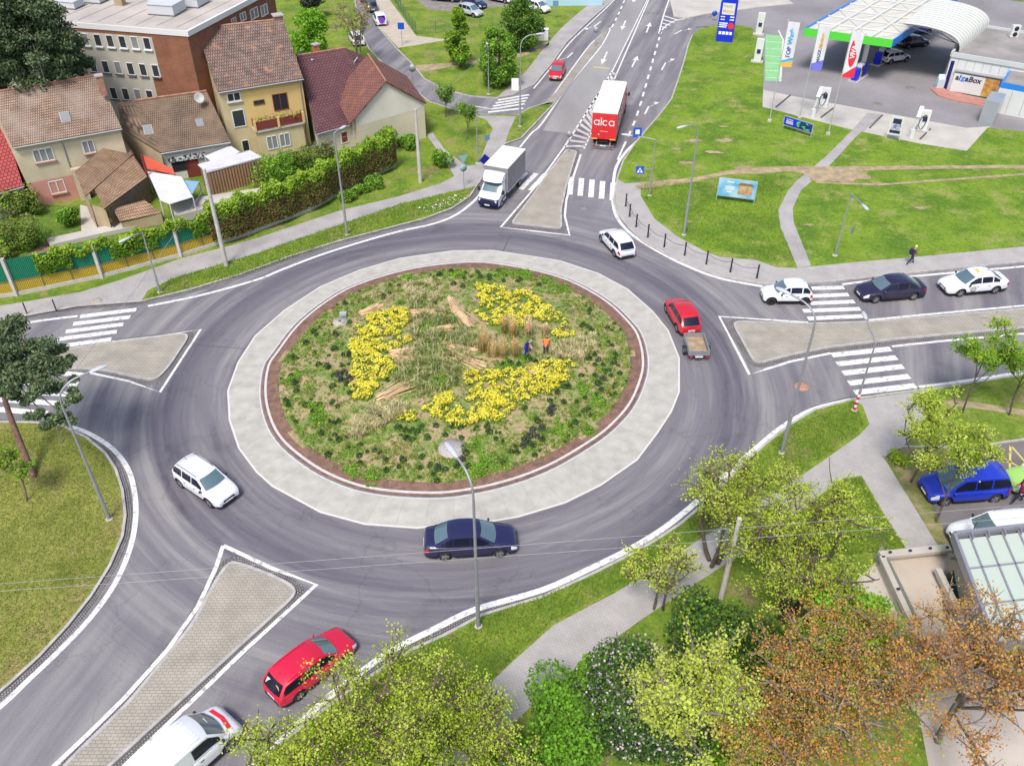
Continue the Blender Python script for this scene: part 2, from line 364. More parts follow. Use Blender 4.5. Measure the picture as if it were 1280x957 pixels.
SETTS = brick_mat("granite_setts", (.22, .2, .2), (.34, .32, .31), (.09, .085, .085), .14, .13, .03, noise=.2, bump=.5)
WHITE = mat("road_paint", (.40, .39, .39), .65, col2=(.74, .74, .72), scale=3.2, thr=(.33, .47), detail=9, var2=.1, scale2=9)
WORNW = mat("worn_road_paint", (.52, .51, .5), .7, var=.16, scale=2, var2=.14, scale2=9)
YELP = mat("yellow_road_paint", (.62, .5, .16), .7, var=.1, scale=2)
CONC = brick_mat("apron_concrete", (.43, .415, .375), (.455, .44, .395), (.37, .355, .32), 1.7, 9, .02, noise=.12, bump=.08, nscale=1.3, dirt=((.33, .31, .28), .9, .52, .85))
CONC2 = mat("light_concrete", (.48, .45, .41), .85, var=.1, scale=.4, var2=.06)
TANP = mat("tan_paving", (.47, .41, .33), .9, var=.08, scale=1)

# ---------------------------------------------------------------- ground sheets
g = MB(); g.slab([(-1500, -200), (1500, -200), (1500, 2500), (-1500, 2500)], -.03, -.03); struct(g.build("ground", G_LUSH))
g = MB(); g.slab([(-130, 5, 0), (130, 5, 0), (150, 175, 0), (-130, 175, 0)], 0, 0); struct(g.build("road", ASPH))
# raised blocks between the roads
KZ = .12
A_road = [(-90, 430), (0, 402), (97, 384), (178, 378), (240, 363), (300, 345), (360, 323), (420, 304), (480, 288), (530, 275), (565, 262), (588, 247), (600, 228), (612, 207), (632, 181), (652, 174), (694, 130), (685, 129), (661, 136), (646, 145), (612, 144), (592, 144), (565, 137), (537, 128), (515, 110), (485, 86), (462, 62), (452, 40), (446, 10), (440, -20), (430, -60)]
A_poly = A_road + [(300, -75), (-500, -75), (-700, 300)]
B_poly = [(466, -60), (464, -10), (472, 33), (495, 60), (515, 80), (532, 100), (550, 109), (570, 116), (590, 121), (620, 123), (640, 119), (667, 106), (687, 82), (707, 54), (735, 27), (765, 1), (790, -30), (800, -60)]
C_edge = [(866, 45), (861, 57), (855, 80), (847, 105), (840, 125), (825, 145), (810, 162), (795, 180), (780, 202), (773, 222), (770, 240), (768, 251), (773, 267), (787, 285), (806, 303), (831, 317), (862, 331), (898, 345), (950, 354), (978, 356), (1010, 354), (1056, 350), (1147, 340), (1280, 327), (1420, 314)]
C_poly = C_edge + [(1420, 182), (1280, 166), (1234, 161), (1208, 190), (1150, 181), (1062, 163), (953, 135), (954, 100), (955, 80), (950, 52), (940, 36), (919, 32), (893, 33), (875, 37)]
D_edge = [(1460, 448), (1280, 468), (1165, 486), (1115, 492), (1065, 499), (1018, 512), (986, 531), (960, 551), (930, 577), (905, 603), (879, 629), (850, 654), (823, 672), (791, 691), (737, 718), (678, 745), (602, 768), (553, 794), (515, 811), (478, 834), (440, 860), (395, 893), (340, 937), (280, 990), (210, 1060)]
D_poly = D_edge + [(700, 1250), (1700, 1150), (1700, 450)]
E_edge = [(-160, 512), (-40, 527), (40, 528), (77, 531), (110, 547), (134, 567), (147, 587), (155.5, 614), (159, 644), (155.5, 671), (139, 709), (116, 746), (86, 784), (52, 821), (15, 855), (-30, 893), (-90, 935)]
E_poly = E_edge + [(-500, 950), (-500, 520)]
def block(name, poly, m, z=KZ):
    b = MB(); b.slab(PL(poly, 0), -.02, z, 0, 1); return struct(b.build(name, [m, KERB]))
block("verge_north_west", A_poly, G_VERGE)
block("verge_north", B_poly, G_VERGE)
block("meadow_east", C_poly, G_LUSH)
block("verge_south_east", D_poly, G_VERGE)
block("lawn_west", E_poly, G_DRY)
def sm(px, n=5, z=0, closed=False): return smooth(PL(px, z), n, closed)
def edge(name, px, side, kerb=True, gut=True, z=KZ):
    "kerb stone and sett gutter along a block's roadside edge"
    b = MB(); L = PL(px, 0)
    if kerb: strip(b, L, 0, -.16*side, -.02, z+.012, 0)
    if gut: strip(b, L, .012*side, .36*side, .004, .004, 1)
    return struct(b.build(name, [KERB, SETTS]))
edge("kerb_north_west", A_road[:15], -1)
edge("kerb_grass_tongue", A_road[14:20], -1, gut=False)
edge("kerb_side_street", A_road[20:], -1, gut=False)
edge("kerb_slip_road", B_poly[2:16], 1, gut=False)
edge("kerb_meadow", C_edge, 1)
edge("kerb_south_east", D_edge, -1)
edge("kerb_west", E_edge, 1)
# ---------------------------------------------------------------- pavements laid on the blocks
def sheet(name, px, m, z, smoothn=0, kind=True):
    b = MB(); pts = PL(px, z) if not smoothn else smooth(PL(px, z), smoothn, True); b.slab(pts, z, z); o = b.build(name, m)
    return struct(o) if kind else o
Z1 = KZ+.005
sheet("path_north_west", [(-90, 402), (0, 382), (25, 378), (100, 365), (150, 350), (226, 323), (276, 310), (320, 298), (350, 288), (425, 263), (500, 245), (551, 229), (568, 220), (560, 207), (544, 184), (533, 168), (541, 166), (556, 187), (583, 207), (598, 206), (608, 180), (616, 161), (608, 150), (594, 145), (612, 144.6), (645, 145.6), (636, 165), (630, 183), (612, 209), (599, 229), (590, 234), (551, 243), (500, 255), (433, 278), (363, 302), (320, 317), (213, 349), (185, 363), (176, 377), (97, 383), (0, 401), (-90, 428)], PATHASPH, Z1)
sheet("pavement_patch", [(152, 351), (162, 349), (141, 378), (124, 381)], PATHASPH, Z1+.004)
sheet("pavement_north", [(640, 118), (621, 122), (645, 100), (657, 90), (680, 60), (700, 37), (722, 17), (745, 0), (765, -30), (789, -28), (764, 1), (734, 27), (706, 54), (686, 82), (666, 106)], PATHASPH, Z1)
sheet("footway_tan", [(473, 33), (464, 0), (466, -40), (478, -40), (487, 0), (520, 45), (552, 49), (575, 42), (575, 47), (530, 55), (498, 60)], TANP, Z1)
sheet("trodden_trail_north", [(520, 82), (560, 79), (600, 74), (630, 70), (670, 58), (683, 52), (686, 56), (668, 66), (630, 76), (600, 78), (560, 84), (527, 90)], DIRT, Z1, 2)
sheet("parking_gravel", [(517, -30), (520, 0), (536, 12), (570, 14), (610, 10), (640, 8), (660, 10), (700, -10), (710, -30)], mat("parking_gravel", (.24, .215, .2), .95, var=.15, scale=1), Z1)
sheet("pavement_meadow_edge", [(770.5, 223), (781, 229.5), (801, 228), (801, 245), (818, 273), (846, 295), (881, 314), (900, 321), (945.5, 325), (970, 334), (997, 335), (1014, 333), (1080, 326.6), (1135, 322), (1280, 308), (1420, 294), (1420, 313), (1280, 326), (1147, 339.3), (1056, 349.3), (1010, 353.2), (978, 355), (950, 353), (899, 344), (863, 330), (832, 316), (807, 302), (788, 284.5), (774, 266.5), (769, 251)], PAVE, Z1)
sheet("footpath_meadow", [(997, 335), (985, 306), (976, 285), (973, 263), (985, 238), (996, 226), (1034, 194), (1067, 161), (1084, 141), (1103, 143), (1070, 171), (1034, 210), (1001, 238), (991, 260), (992, 278), (1001, 300), (1014, 332)], PATHASPH, Z1+.004)
sheet("trodden_trail_meadow", [(802, 228), (868, 222), (910, 213), (955, 209), (986, 208), (1030, 208), (1080, 208), (1280, 206), (1400, 204), (1400, 207), (1280, 210), (1080, 213), (1060, 222), (1020, 220), (986, 214), (955, 217), (910, 218), (868, 227), (802, 236)], DIRT, Z1+.01, 2)
sheet("trodden_trail_thin", [(1400, 221), (1280, 219), (1100, 232), (1020, 229), (1020, 227), (1100, 229.5), (1280, 216.5), (1400, 219)], DIRT, Z1+.014)
sheet("pavement_south_east", [(1165, 487), (1157, 497), (1160, 512), (1145, 540), (1127, 560), (1105, 572), (1174, 684), (1176, 700), (1136, 700), (1134, 687), (1104, 640), (1077, 594), (1050, 598), (1000, 640), (930, 690), (860, 735), (800, 775), (745, 815), (700, 850), (650, 895), (600, 945), (540, 1010), (490, 1060), (440, 1060), (542, 957), (587, 878), (640, 827), (692, 781), (737, 757), (768, 741), (811, 715), (879, 671), (940, 634), (987, 604), (1027, 577), (1074, 543.5), (1087, 530), (1078, 506), (1066, 500), (1115, 493.3)], PAVE, Z1)
sheet("trodden_trail_east", [(1160, 505), (1200, 500), (1280, 512), (1400, 520), (1400, 528), (1280, 519), (1200, 508), (1160, 515)], DIRT, Z1+.01, 2)
sheet("planting_strip", [(1106, 572), (1128, 560), (1214, 562), (1150, 598), (1165, 630), (1192, 690), (1176, 686)], mat("dry_bed", (.33, .26, .13), .95, col2=(.13, .16, .04), scale=1.3, var2=.25), Z1+.004)
sheet("parking_lot", [(1214, 560), (1280, 551), (1500, 530), (1600, 800), (1260, 760), (1192, 690), (1165, 630), (1150, 598)], mat("lot_asphalt", (.17, .155, .155), .9, var=.12, scale=.6, var2=.1), Z1+.008)
b = MB(); strip(b, PL([(1105, 572), (1127, 560), (1214, 560.5), (1280, 551), (1500, 530)], KZ), 0, .14, KZ, KZ+.12)
struct(b.build("kerb_parking_lot", KERB))
# petrol station ground
sheet("forecourt", [(868, 34), (893, 20), (930, -40), (1600, -60), (1600, 190), (1280, 166), (1234, 161), (1208, 190), (1062, 163), (953, 135), (955, 80), (940, 36), (919, 32), (893, 33)], ASPH2, .06)
b = MB(); b.slab(PL([(953, 112), (990, 120), (1208, 160), (1238, 158), (1208, 190), (1150, 181), (1062, 163), (953, 135)], .064), .064, .064); struct(b.build("forecourt_concrete", CONC2))
b = MB(); b.slab(PL([(835, -10), (842, 20), (857, 23), (880, 18), (960, 8), (992, 5), (978, -5), (965, -12)], .12), 0, .14); struct(b.build("traffic_island_light", CONC2))
b = MB(); b.slab(PL([(1195, -8), (1280, 2), (1400, 8), (1400, -30), (1195, -30)], .12), 0, .14); struct(b.build("grass_far_east", G_LUSH))
for i, (u, v, r) in enumerate([(1046, 222, 2.1), (1030, 225, 1.2), (1062, 219, 1.0), (905, 177, .8), (893, 192, .7), (866, 178, .7), (858, 205, .6), (845, 188, .5), (930, 212, .8), (1150, 262, .5), (860, 279, .35), (1010, 283, .35), (905, 160, .4)]):
    x0, y0, _ = P(u, v); b = MB(); rr = random.Random(i); b.slab([(x0+1.7*r*cos(a)*(k_ := rr.uniform(.45, 1)), y0+.8*r*sin(a)*k_, 0) for a in np.linspace(0, 2*pi, 18)[:-1]], Z1+.018+i*.002, Z1+.018+i*.002); struct(b.build("bare_patch", DIRT))
# splitter islands
def island(name, px, inner=None):
    b = MB(); L = sm(px, 4, 0, True)
    a = sum(L[i][0]*L[(i+1) % len(L)][1]-L[(i+1) % len(L)][0]*L[i][1] for i in range(len(L)))
    if a < 0: L = L[::-1]
    b.slab(L, -.02, KZ, 0, 1); strip(b, L, 0, .2, KZ+.01, KZ+.01, 2, True); strip(b, L, -.34, -.01, .004, .004, 2, True)
    struct(b.build(name, [PAVE_ISL, KERB, SETTS]))
def rounded(px, k=.12):
    out = []
    m = len(px)
    for i in range(m):
        a, c, d = px[i-1], px[i], px[(i+1) % m]
        out += [lrp(c, a, k*.9), lrp(c, a, k*.3), lrp(c, d, k*.3), lrp(c, d, k*.9)]
    return out
def island2(name, px, rad=.5, m=None):
    "paved island with rounded corners (rad in metres)"
    P3 = PL(px, 0); L = []; m_ = len(P3)
    for i in range(m_):
        a, c, d = P3[i-1], P3[i], P3[(i+1) % m_]
        ra = min(rad, .45*hypot(c[0]-a[0], c[1]-a[1])); rd = min(rad, .45*hypot(c[0]-d[0], c[1]-d[1]))
        p0 = add(c, mul(nrm(sub(a, c)), ra)); p1 = add(c, mul(nrm(sub(d, c)), rd))
        for k in range(5):
            t = k/4; L.append(lrp(lrp(p0, c, t), lrp(c, p1, t), t))
    a = sum(L[i][0]*L[(i+1) % len(L)][1]-L[(i+1) % len(L)][0]*L[i][1] for i in range(len(L)))
    if a < 0: L = L[::-1]
    b = MB(); b.slab(L, -.02, KZ, 0, 1); strip(b, L, 0, .17, KZ+.008, KZ+.008, 1, True); strip(b, L, -.42, -.01, .004, .004, 2, True)
    struct(b.build(name, [m or PAVE_ISL, KERB, SETTS]))
island2("traffic_island_west", [(-60, 452), (60, 440), (140, 428.5), (232, 417), (237, 422), (214, 457), (200, 473), (188, 477), (124, 463), (60, 461), (-60, 475)], .8)
island2("traffic_island_north", [(708, 187), (722, 190), (709, 232), (702, 264), (703, 285), (699, 287), (638, 280), (665, 245), (683, 219)], .5)
island2("traffic_island_east", [(915, 406), (921, 402), (1010, 405), (1087, 402.5), (1280, 386), (1420, 373), (1420, 396), (1280, 411), (1124, 425), (1034, 436), (989, 445), (943, 457)], .8)
island2("traffic_island_south", [(288, 702), (301, 704), (340, 718), (369, 733), (371, 745), (141, 957), (60, 1030), (0, 1060), (79, 957), (161, 877), (210, 817), (240, 780), (260, 742), (277, 713)], .7)
# slip-road splitter
b = MB(); L = PL([(661, 136), (680, 130), (695, 116), (715, 89), (735, 62), (745, 50), (761, 37), (752, 56), (735, 77), (720, 96), (694, 130)], 0); b.slab(L, -.02, KZ, 0, 1); struct(b.build("traffic_island_slip_road", [mat("old_paving", (.31, .28, .25), .9, var=.12, scale=1), KERB]))
# ---------------------------------------------------------------- painted markings
def line(name, px, wd=.25, m=WHITE, n=4, z=.009, dash=None):
    b = MB(); L = sm(px, n) if n else PL(px)
    if dash:
        R = resamp(L, .25); k = 0; on, off = int(dash[0]/.25), int(dash[1]/.25)
        while k+on < len(R): strip(b, R[k:k+on+1], -wd/2, wd/2, z, z); k += on+off
    else: strip(b, L, -wd/2, wd/2, z, z)
    return struct(b.build(name, m))
line("edge_line_north_west", [(185, 382.5), (251, 369), (320, 350), (350, 338), (400, 319), (450, 303), (500, 289), (541, 280), (571, 268), (596, 248), (603, 236)], .27)
line("edge_line_far_west", [(-60, 421), (36, 403), (97, 395)], .27)
line("edge_line_meadow", [(813, 161), (795, 178), (784, 188), (771, 207), (767, 226), (766, 251), (772, 273), (792, 295), (831, 319), (862, 334), (900, 348), (953, 358)], .3)
line("edge_line_east", [(1053, 355.5), (1080, 352), (1135, 346), (1280, 333), (1400, 322)], .27)
line("edge_line_south_east", [(1065, 499.5), (1018, 511), (983, 530), (960, 547.5), (920, 582), (878.6, 620), (853, 642), (823, 664.6), (785, 687), (737, 710.6), (678, 737), (595, 761), (544.5, 785), (500, 807), (478, 820), (440, 848), (400, 880), (326, 950), (250, 1020)], .36)
line("edge_line_south_far", [(1148.6, 483.5), (1200, 477), (1280, 465), (1400, 449)], .27)
line("edge_line_west", [(75, 528.5), (110, 541), (140.6, 560.7), (160.5, 587), (169, 621), (169, 654), (161, 690), (142.5, 731), (112.5, 772.5), (75, 812), (37.5, 847.5), (0, 883), (-50, 920)], .3)
line("lines_west_island", [(113, 466), (160, 476), (200, 490), (251, 411.5), (200, 420), (140, 427)], .2, n=0)
line("lines_north_island", [(766, 88), (749, 116), (704, 186), (683, 215), (664, 240), (626, 284), (668, 289), (712, 294), (706, 270), (708, 250), (713, 232), (726, 193)], .2, n=0)
line("lines_north_island_right", [(730, 186), (750, 142), (771, 92), (811, 0), (825, -30)], .17, n=0)
line("centre_line_double", [(766, 88), (809, 0), (822, -30)], .15, n=0)
line("lines_east_island", [(1010, 403), (899, 395.5), (937, 468), (960, 460.5), (989, 451.5), (1038, 441.5)], .22, n=0)
line("edge_line_island_north", [(1086, 400), (1180, 391), (1280, 382), (1420, 369)], .22)
line("edge_line_island_south", [(1115, 433), (1190, 425), (1280, 417), (1420, 402)], .22)
line("line_south_island_west", [(40, 980), (67.5, 957), (110, 917), (157.5, 870), (210, 811), (247.5, 757.5), (270, 709), (279, 681.5)], .24, n=0)
line("line_south_island_east", [(279, 681.5), (340, 710), (395.6, 730.5), (300, 818), (157.5, 955), (90, 1020)], .24, n=0, z=.013)
line("main_road_edge_west", [(650, 184), (665, 166), (677, 155), (707, 112), (735, 78), (752, 57), (763, 37)], .2)
line("slip_island_edge", [(661, 136.5), (678, 131), (693, 117), (713, 89), (733, 62), (744, 50), (765, 34)], .18)
line("slip_road_edge_west", [(667, 111), (690, 83), (712, 54), (740, 27), (767, 1), (790, -25)], .18)
line("slip_dashes", [(765, 34), (775, 14), (783, -5), (795, -30)], .22, dash=(1.6, 1.6), n=2)
line("lane_dashes_east", [(779, 184), (795, 148), (807, 108), (820, 62), (827, 38)], .24, dash=(1.5, 1.5), n=2)
line("lane_dash_edge", [(772, 200), (779, 184)], .2)
line("petrol_exit_line", [(823, 44), (830, 18), (840, -10)], .2)
line("petrol_exit_curve", [(823, 44), (832, 33), (845, 26), (862, 23)], .2)
b = MB()
for k in range(5):
    t = (k+.5)/5; p = P(*lrp((824, 40), (831, 18), t)); q = P(*lrp((826, 40), (850, 24), t)); b.bar(add(p, (0, 0, .004)), add(q, (0, 0, .004)), .3, .006)
struct(b.build("petrol_exit_hatching", WHITE))
line("side_street_line", [(594, 133), (619, 137)], .2); 
# hatching before the north island
b = MB()
hl = [(704, 186), (749, 116), (766, 88)]; hr = [(730, 186), (750, 142), (771, 92)]
NH = 17
for k in range(NH):
    t = (k+.4)/NH
    f = lambda L, t: lrp(P(*L[0]), P(*L[1]), t/.62) if t < .62 else lrp(P(*L[1]), P(*L[2]), (t-.62)/.38)
    p, q = f(hl, t), f(hr, min(1, t+.02)); p, q = p[:2]+(.006,), q[:2]+(.006,)
    if t > .8: q = lrp(p, q, .9)
    b.bar(p, q, .42, .006)
struct(b.build("hatched_area", WORNW))
def zebra(name, stripes, w):
    b = MB()
    for (a, c) in stripes:
        p, q = P(*a, .015), P(*c, .015); d = nrm(sub(q, p)); L = hypot(q[0]-p[0], q[1]-p[1]); n_ = (-d[1], d[0], 0)
        b.quad(add(p, mul(n_, -w/2)), add(q, mul(n_, -w/2)), add(q, mul(n_, w/2)), add(p, mul(n_, w/2)))
    return struct(b.build(name, WHITE))
def C2(pts, ox, oy, s): return [(tuple((x/s+o) for x, o in zip(a, (ox, oy))), tuple((x/s+o) for x, o in zip(c, (ox, oy)))) for a, c in pts]
zebra("crossing_north_west", C2([((400, 780), (680, 745)), ((365, 817), (650, 782)), ((328, 855), (615, 818)), ((288, 893), (583, 855)), ((320, 925), (555, 893))], 0, 200, 3.99), .5)
zebra("crossing_west", C2([((210, 315), (310, 325)), ((-30, 350), (290, 360)), ((-40, 380), (268, 397)), ((-60, 412), (240, 432)), ((-80, 446), (175, 468))], 0, 360, 2.99), .5)
zebra("crossing_north", C2([((428, 195), (422, 265)), ((469, 200), (463, 270)), ((511, 206), (506, 276)), ((553, 212), (548, 282)), ((595, 218), (591, 288)), ((207, 178), (147, 242)), ((248, 178), (188, 242)), ((288, 181), (226, 245)), ((325, 183), (264, 249))], 580, 160, 3.19), .52)
zebra("crossing_east", C2([((180, 275), (325, 271)), ((180, 308), (345, 301)), ((180, 339), (370, 331)), ((150, 371), (395, 362)), ((170, 404), (405, 393))], 960, 280, 3.42), .5)
zebra("crossing_south_east", C2([((272, 560), (525, 533)), ((295, 598), (550, 570)), ((320, 637), (578, 608)), ((345, 680), (605, 650)), ((370, 720), (632, 690))], 960, 280, 3.42), .55)
zebra("crossing_side_street", C2([((250, 500), (405, 473)), ((237, 515), (398, 488)), ((225, 530), (390, 503)), ((213, 545), (383, 518)), ((200, 560), (375, 540))], 560, 0, 3.99), .42)
def arrow(name, u, v, u2, v2, turn=0):
    "lane arrow from tail pixel to head pixel"
    a, c = P(u, v), P(u2, v2); d = nrm(sub(c, a)); n_ = (-d[1], d[0], 0); L = hypot(c[0]-a[0], c[1]-a[1]); b = MB()
    pt = lambda s, t: add(add(a, mul(d, s*L)), add(mul(n_, t), (0, 0, .009)))
    if not turn:
        b.add([pt(0, -.1), pt(.6, -.1), pt(.6, .1), pt(0, .1)], [(0, 1, 2, 3)]); b.add([pt(.6, -.38), pt(1, 0), pt(.6, .38)], [(0, 1, 2)])
    else:
        s = turn
        b.add([pt(0, -.1), pt(.62, -.1), pt(.62, .1), pt(0, .1)][::1], [(0, 1, 2, 3)])
        b.add([pt(.55, .1*-s), pt(.62, .1*s), pt(.85, .6*s), pt(.76, .6*s)], [(0, 1, 2, 3) if s < 0 else (3, 2, 1, 0)])
        b.add([pt(.70, .5*s), pt(1, .95*s), pt(.98, .35*s)], [(0, 1, 2)])
    return struct(b.build(name, WHITE))
arrow("lane_arrow", 759, 65, 752, 81); arrow("lane_arrow", 782, 26, 777, 38); arrow("lane_arrow", 790, 84, 797, 70); arrow("lane_arrow", 808, 41, 813, 28)
arrow("lane_arrow", 751, 27, 737, 38, -1); arrow("lane_arrow", 716, 66, 704, 77, -1); arrow("lane_arrow", 827, 88, 835, 73, -1); arrow("lane_arrow", 806, 143, 814, 127, -1); arrow("lane_arrow", 843, 43, 858, 35, -1)
arrow("lane_arrow", 795, -3, 791, 3)
line("yellow_mark", [(742, 84), (762, 86)], .3, YELP)
# parking lot hatching
b = MB()
for a, c in [((1228, 558), (1262, 597)), ((1262, 597), (1300, 602)), ((1262, 597), (1263, 556)), ((1228, 558), (1290, 592)), ((1263, 556), (1300, 598)), ((1262, 597), (1300, 560))]:
    p, q = P(*a, KZ+.02), P(*c, KZ+.02); b.bar(p, q, .13, .004)
struct(b.build("yellow_hatching", YELP))
# charging bays in green
b = MB(); L = PL([(957, 43), (976, 45), (979, 55), (975.5, 102), (956, 101)], .07); b.slab(L, .07, .07)
struct(b.build("charging_bay", mat("green_bay_paint", (.24, .52, .23), .8, var=.06, scale=1))); 
b = MB(); 
for k in range(6):
    v = 52+k*9; b.bar(P(957, v, .078), P(978-k*.3, v+1, .078), .1, .004)
b.bar(P(973, 38, .078), P(979, 50, .078), .2, .004); b.bar(P(979, 50, .078), P(975.5, 102, .078), .2, .004)
struct(b.build("charging_bay_lines", WHITE))
sheet("resurfaced_lane", [(678, 163.5), (716, 167.5), (748, 117), (767, 86), (800, 16), (815, -20), (795, -20), (764, 38), (736, 79), (709, 113)], mat("light_resurfacing", (.29, .28, .28), .85, var=.12, scale=.25, var2=.1, scale2=6, stretch=(1, .25, 1)), .005)
# darker asphalt repairs and joints
b = MB()
for px in [[(700, 208), (706, 208), (722, 165), (716, 165)]]: pass
for a, c, w_ in [((214, 428), (306, 436), .06), ((638, 294), (626, 320), .09), ((622, 293), (700, 298), .07), ((676, 163), (715, 167), .06)]:
    b.bar(P(*a, .004), P(*c, .004), w_, .004)
struct(b.build("asphalt_joints", PATCH))
# manhole covers
def manhole(u, v, r, m, label, z=.012):
    b = MB(); x, y, _ = P(u, v); b.lathe([(0, .012), (r*.75, .012), (r*.78, .006), (r, .006), (r, -.01)], (0, 0, 0), 20); o = b.build("manhole_cover", m); o.location = (x, y, z); tag(o, label, "manhole cover", "manhole covers")
IRON = mat("cast_iron", (.26, .25, .24), .7, var=.2, scale=6, metal=.3)
manhole(730, 260, .42, IRON, "grey manhole cover in the lane beside the northern crossing")
manhole(1002, 483, .5, mat("rusty_iron", (.42, .23, .16), .85, var=.2, scale=5), "rust red manhole cover in the road right of the tall curved lamp")
manhole(1234, 403, .5, mat("sandy_cover", (.38, .31, .25), .85, var=.15, scale=5), "sandy round cover on the eastern traffic island", KZ+.01)
manhole(121, 378, .45, mat("pale_cover", (.38, .34, .3), .85, var=.15, scale=5), "pale round cover in the pavement by the green and yellow fence", KZ+.01)
manhole(1096, 131, .55, IRON, "dark round cover on the forecourt beside the short footpath end", .07)
manhole(1138, 111, .6, IRON, "dark round cover on the forecourt left of the shop's red kerb", .07)
# ---------------------------------------------------------------- central island
INNER = smooth(PL([(566, 327.6), (620, 327.9), (700, 344.5), (757.4, 372.7), (793, 404.7), (806, 426), (811.3, 455), (807, 480), (793, 511), (767, 540), (737, 562), (693, 587.5), (645, 606.5), (590.5, 619.7), (536, 624.8), (460, 618.3), (405, 599.3), (363.5, 572), (340, 547), (328, 519), (324.2, 490), (328.5, 460), (340.2, 441.4), (374, 400), (430, 361), (500, 337.5)]), 5, True)[::-1]
OUTER = PL([(566, 313.5), (616, 313), (700, 326), (748, 341.8), (785, 361.5), (816, 389), (835.7, 413), (849.8, 448), (849.8, 490), (840, 515), (823, 541), (797, 575.6), (752, 607), (707.6, 629), (648, 647), (607, 654), (520, 661), (455, 656), (400, 641), (340, 608.5), (320, 590.7), (297.6, 560.6), (286, 525.5), (284, 489), (297, 453), (318.6, 419.8), (355, 388), (400, 358.5), (450, 337.5), (500, 323)])[::-1]
Rm = sum(hypot(p[0]-CX, p[1]-CY) for p in INNER)/len(INNER)
angs = np.array([atan2(p[1]-CY, p[0]-CX) for p in INNER]); rads = np.array([hypot(p[0]-CX, p[1]-CY) for p in INNER])
o_ = np.argsort(angs); ISL_A, ISL_R = angs[o_], rads[o_]
ISL_A = np.concatenate([ISL_A-2*pi, ISL_A, ISL_A+2*pi]); ISL_R = np.tile(ISL_R, 3)
def edgeR(x, y): return np.interp(np.arctan2(y-CY, x-CX), ISL_A, ISL_R)
def ZI(x, y):
    q = np.clip(np.hypot(x-CX, y-CY)/edgeR(x, y), 0, 1)
    return .14+.75*(1-q**2)**1.3+.05*np.sin(x*1.3)*np.cos(y*1.1)*(1-q)
def PI(u, v):
    z = .3
    for _ in range(8):
        p = P(u, v, z); z = float(ZI(p[0], p[1]))
    return (p[0], p[1], z)
def CI(x, y): return PI(320+x/2.56, 320+y/2.56)
# apron: radial concrete slabs, outer edge a polygon
b = MB(); k = 180
def ray_poly(th, poly):
    dx, dy = cos(th), sin(th); best = None
    for i in range(len(poly)):
        a, c = poly[i-1], poly[i]; ex, ey = c[0]-a[0], c[1]-a[1]; den = dx*ey-dy*ex
        if abs(den) < 1e-9: continue
        t = ((a[0]-CX)*ey-(a[1]-CY)*ex)/den; s = ((a[0]-CX)*dy-(a[1]-CY)*dx)/den
        if t > 0 and -1e-6 <= s <= 1+1e-6: best = t if best is None else min(best, t)
    return best
ths = sorted(set([2*pi*i/k-pi for i in range(k)]+[atan2(p[1]-CY, p[0]-CX) for p in OUTER]))
def rin(th): return float(np.interp(th, ISL_A, ISL_R))
n = len(ths); vi = []; arc = [t*15 for t in ths]
top = []; 
for th in ths:
    ri, ro = rin(th)+.0, ray_poly(th, OUTER); c_, s_ = cos(th), sin(th)
    top.append([(CX+c_*ro, CY+s_*ro, 0), (CX+c_*ro, CY+s_*ro, .05), (CX+c_*(ro-.12), CY+s_*(ro-.12), .056), (CX+c_*ri, CY+s_*ri, .085)])
vs = [p for r in top for p in r]; fs = []; uvs = []; mi = []
for i in range(n):
    j = (i+1) % n; a0, a1 = arc[i], arc[j] if j else arc[i]+.5
    for q in range(3):
        fs.append((i*4+q, j*4+q, j*4+q+1, i*4+q+1)); uvs.append([(a0, q*1.), (a1, q*1.), (a1, q+1.), (a0, q+1.)])
for f, u in zip(fs, uvs): pass
b.add(vs, fs, 0, uvs=[[(u[0][0], .05), (u[1][0], .05), (u[2][0], 1.5), (u[3][0], 1.5)] for u in uvs])
for i in range(n): b.m[i*3+1] = 1
struct(b.build("island_apron", [CONC, mat("apron_edge", (.62, .61, .58), .8)]))
b = MB(); 
strip(b, INNER, .0, .09, .05, .098, 0, True); strip(b, INNER, .09, .36, .088, .088, 1, True); strip(b, INNER, .36, .52, .05, .2, 0, True)
struct(b.build("kerb_island", [mat("pale_kerb", (.58, .56, .55), .8, var=.08, scale=3), mat("gutter_stone", (.2, .19, .2), .85, var=.15, scale=3)]))
rows = []
for q in np.concatenate([np.linspace(0, .9, 26), [.93, .955, .975, .985]]):
    row = []
    for th in np.linspace(-pi, pi, 121)[:-1]:
        r = q*rin(th); x, y = CX+cos(th)*r, CY+sin(th)*r; row.append((x, y, float(ZI(x, y))+(.0 if q < .97 else -.01)))
    rows.append(row)
bed = mat("flower_bed_soil", (.27, .18, .115), .95, bump=.8, bscale=9); n_, l_, b_ = nodes_of(bed)
geo = n_.new("ShaderNodeNewGeometry")
def _nz(sc, d=6, r=.65):
    t = n_.new("ShaderNodeTexNoise"); t.inputs["Scale"].default_value = sc; t.inputs["Detail"].default_value = d; t.inputs["Roughness"].default_value = r; l_.new(geo.outputs["Position"], t.inputs["Vector"]); return t.outputs[0]
r1 = n_.new("ShaderNodeValToRGB"); e = r1.color_ramp.elements; e[0].position = .38; e[0].color = (.40, .28, .18, 1); e[1].position = .6; e[1].color = (.15, .23, .045, 1)
x_ = e.new(.47); x_.color = (.34, .28, .14, 1); l_.new(_nz(.8), r1.inputs[0])
mr = n_.new("ShaderNodeMapRange"); mr.inputs["From Min"].default_value = .3; mr.inputs["From Max"].default_value = .7; mr.inputs["To Min"].default_value = .6; mr.inputs["To Max"].default_value = 1.4; l_.new(_nz(7), mr.inputs[0])
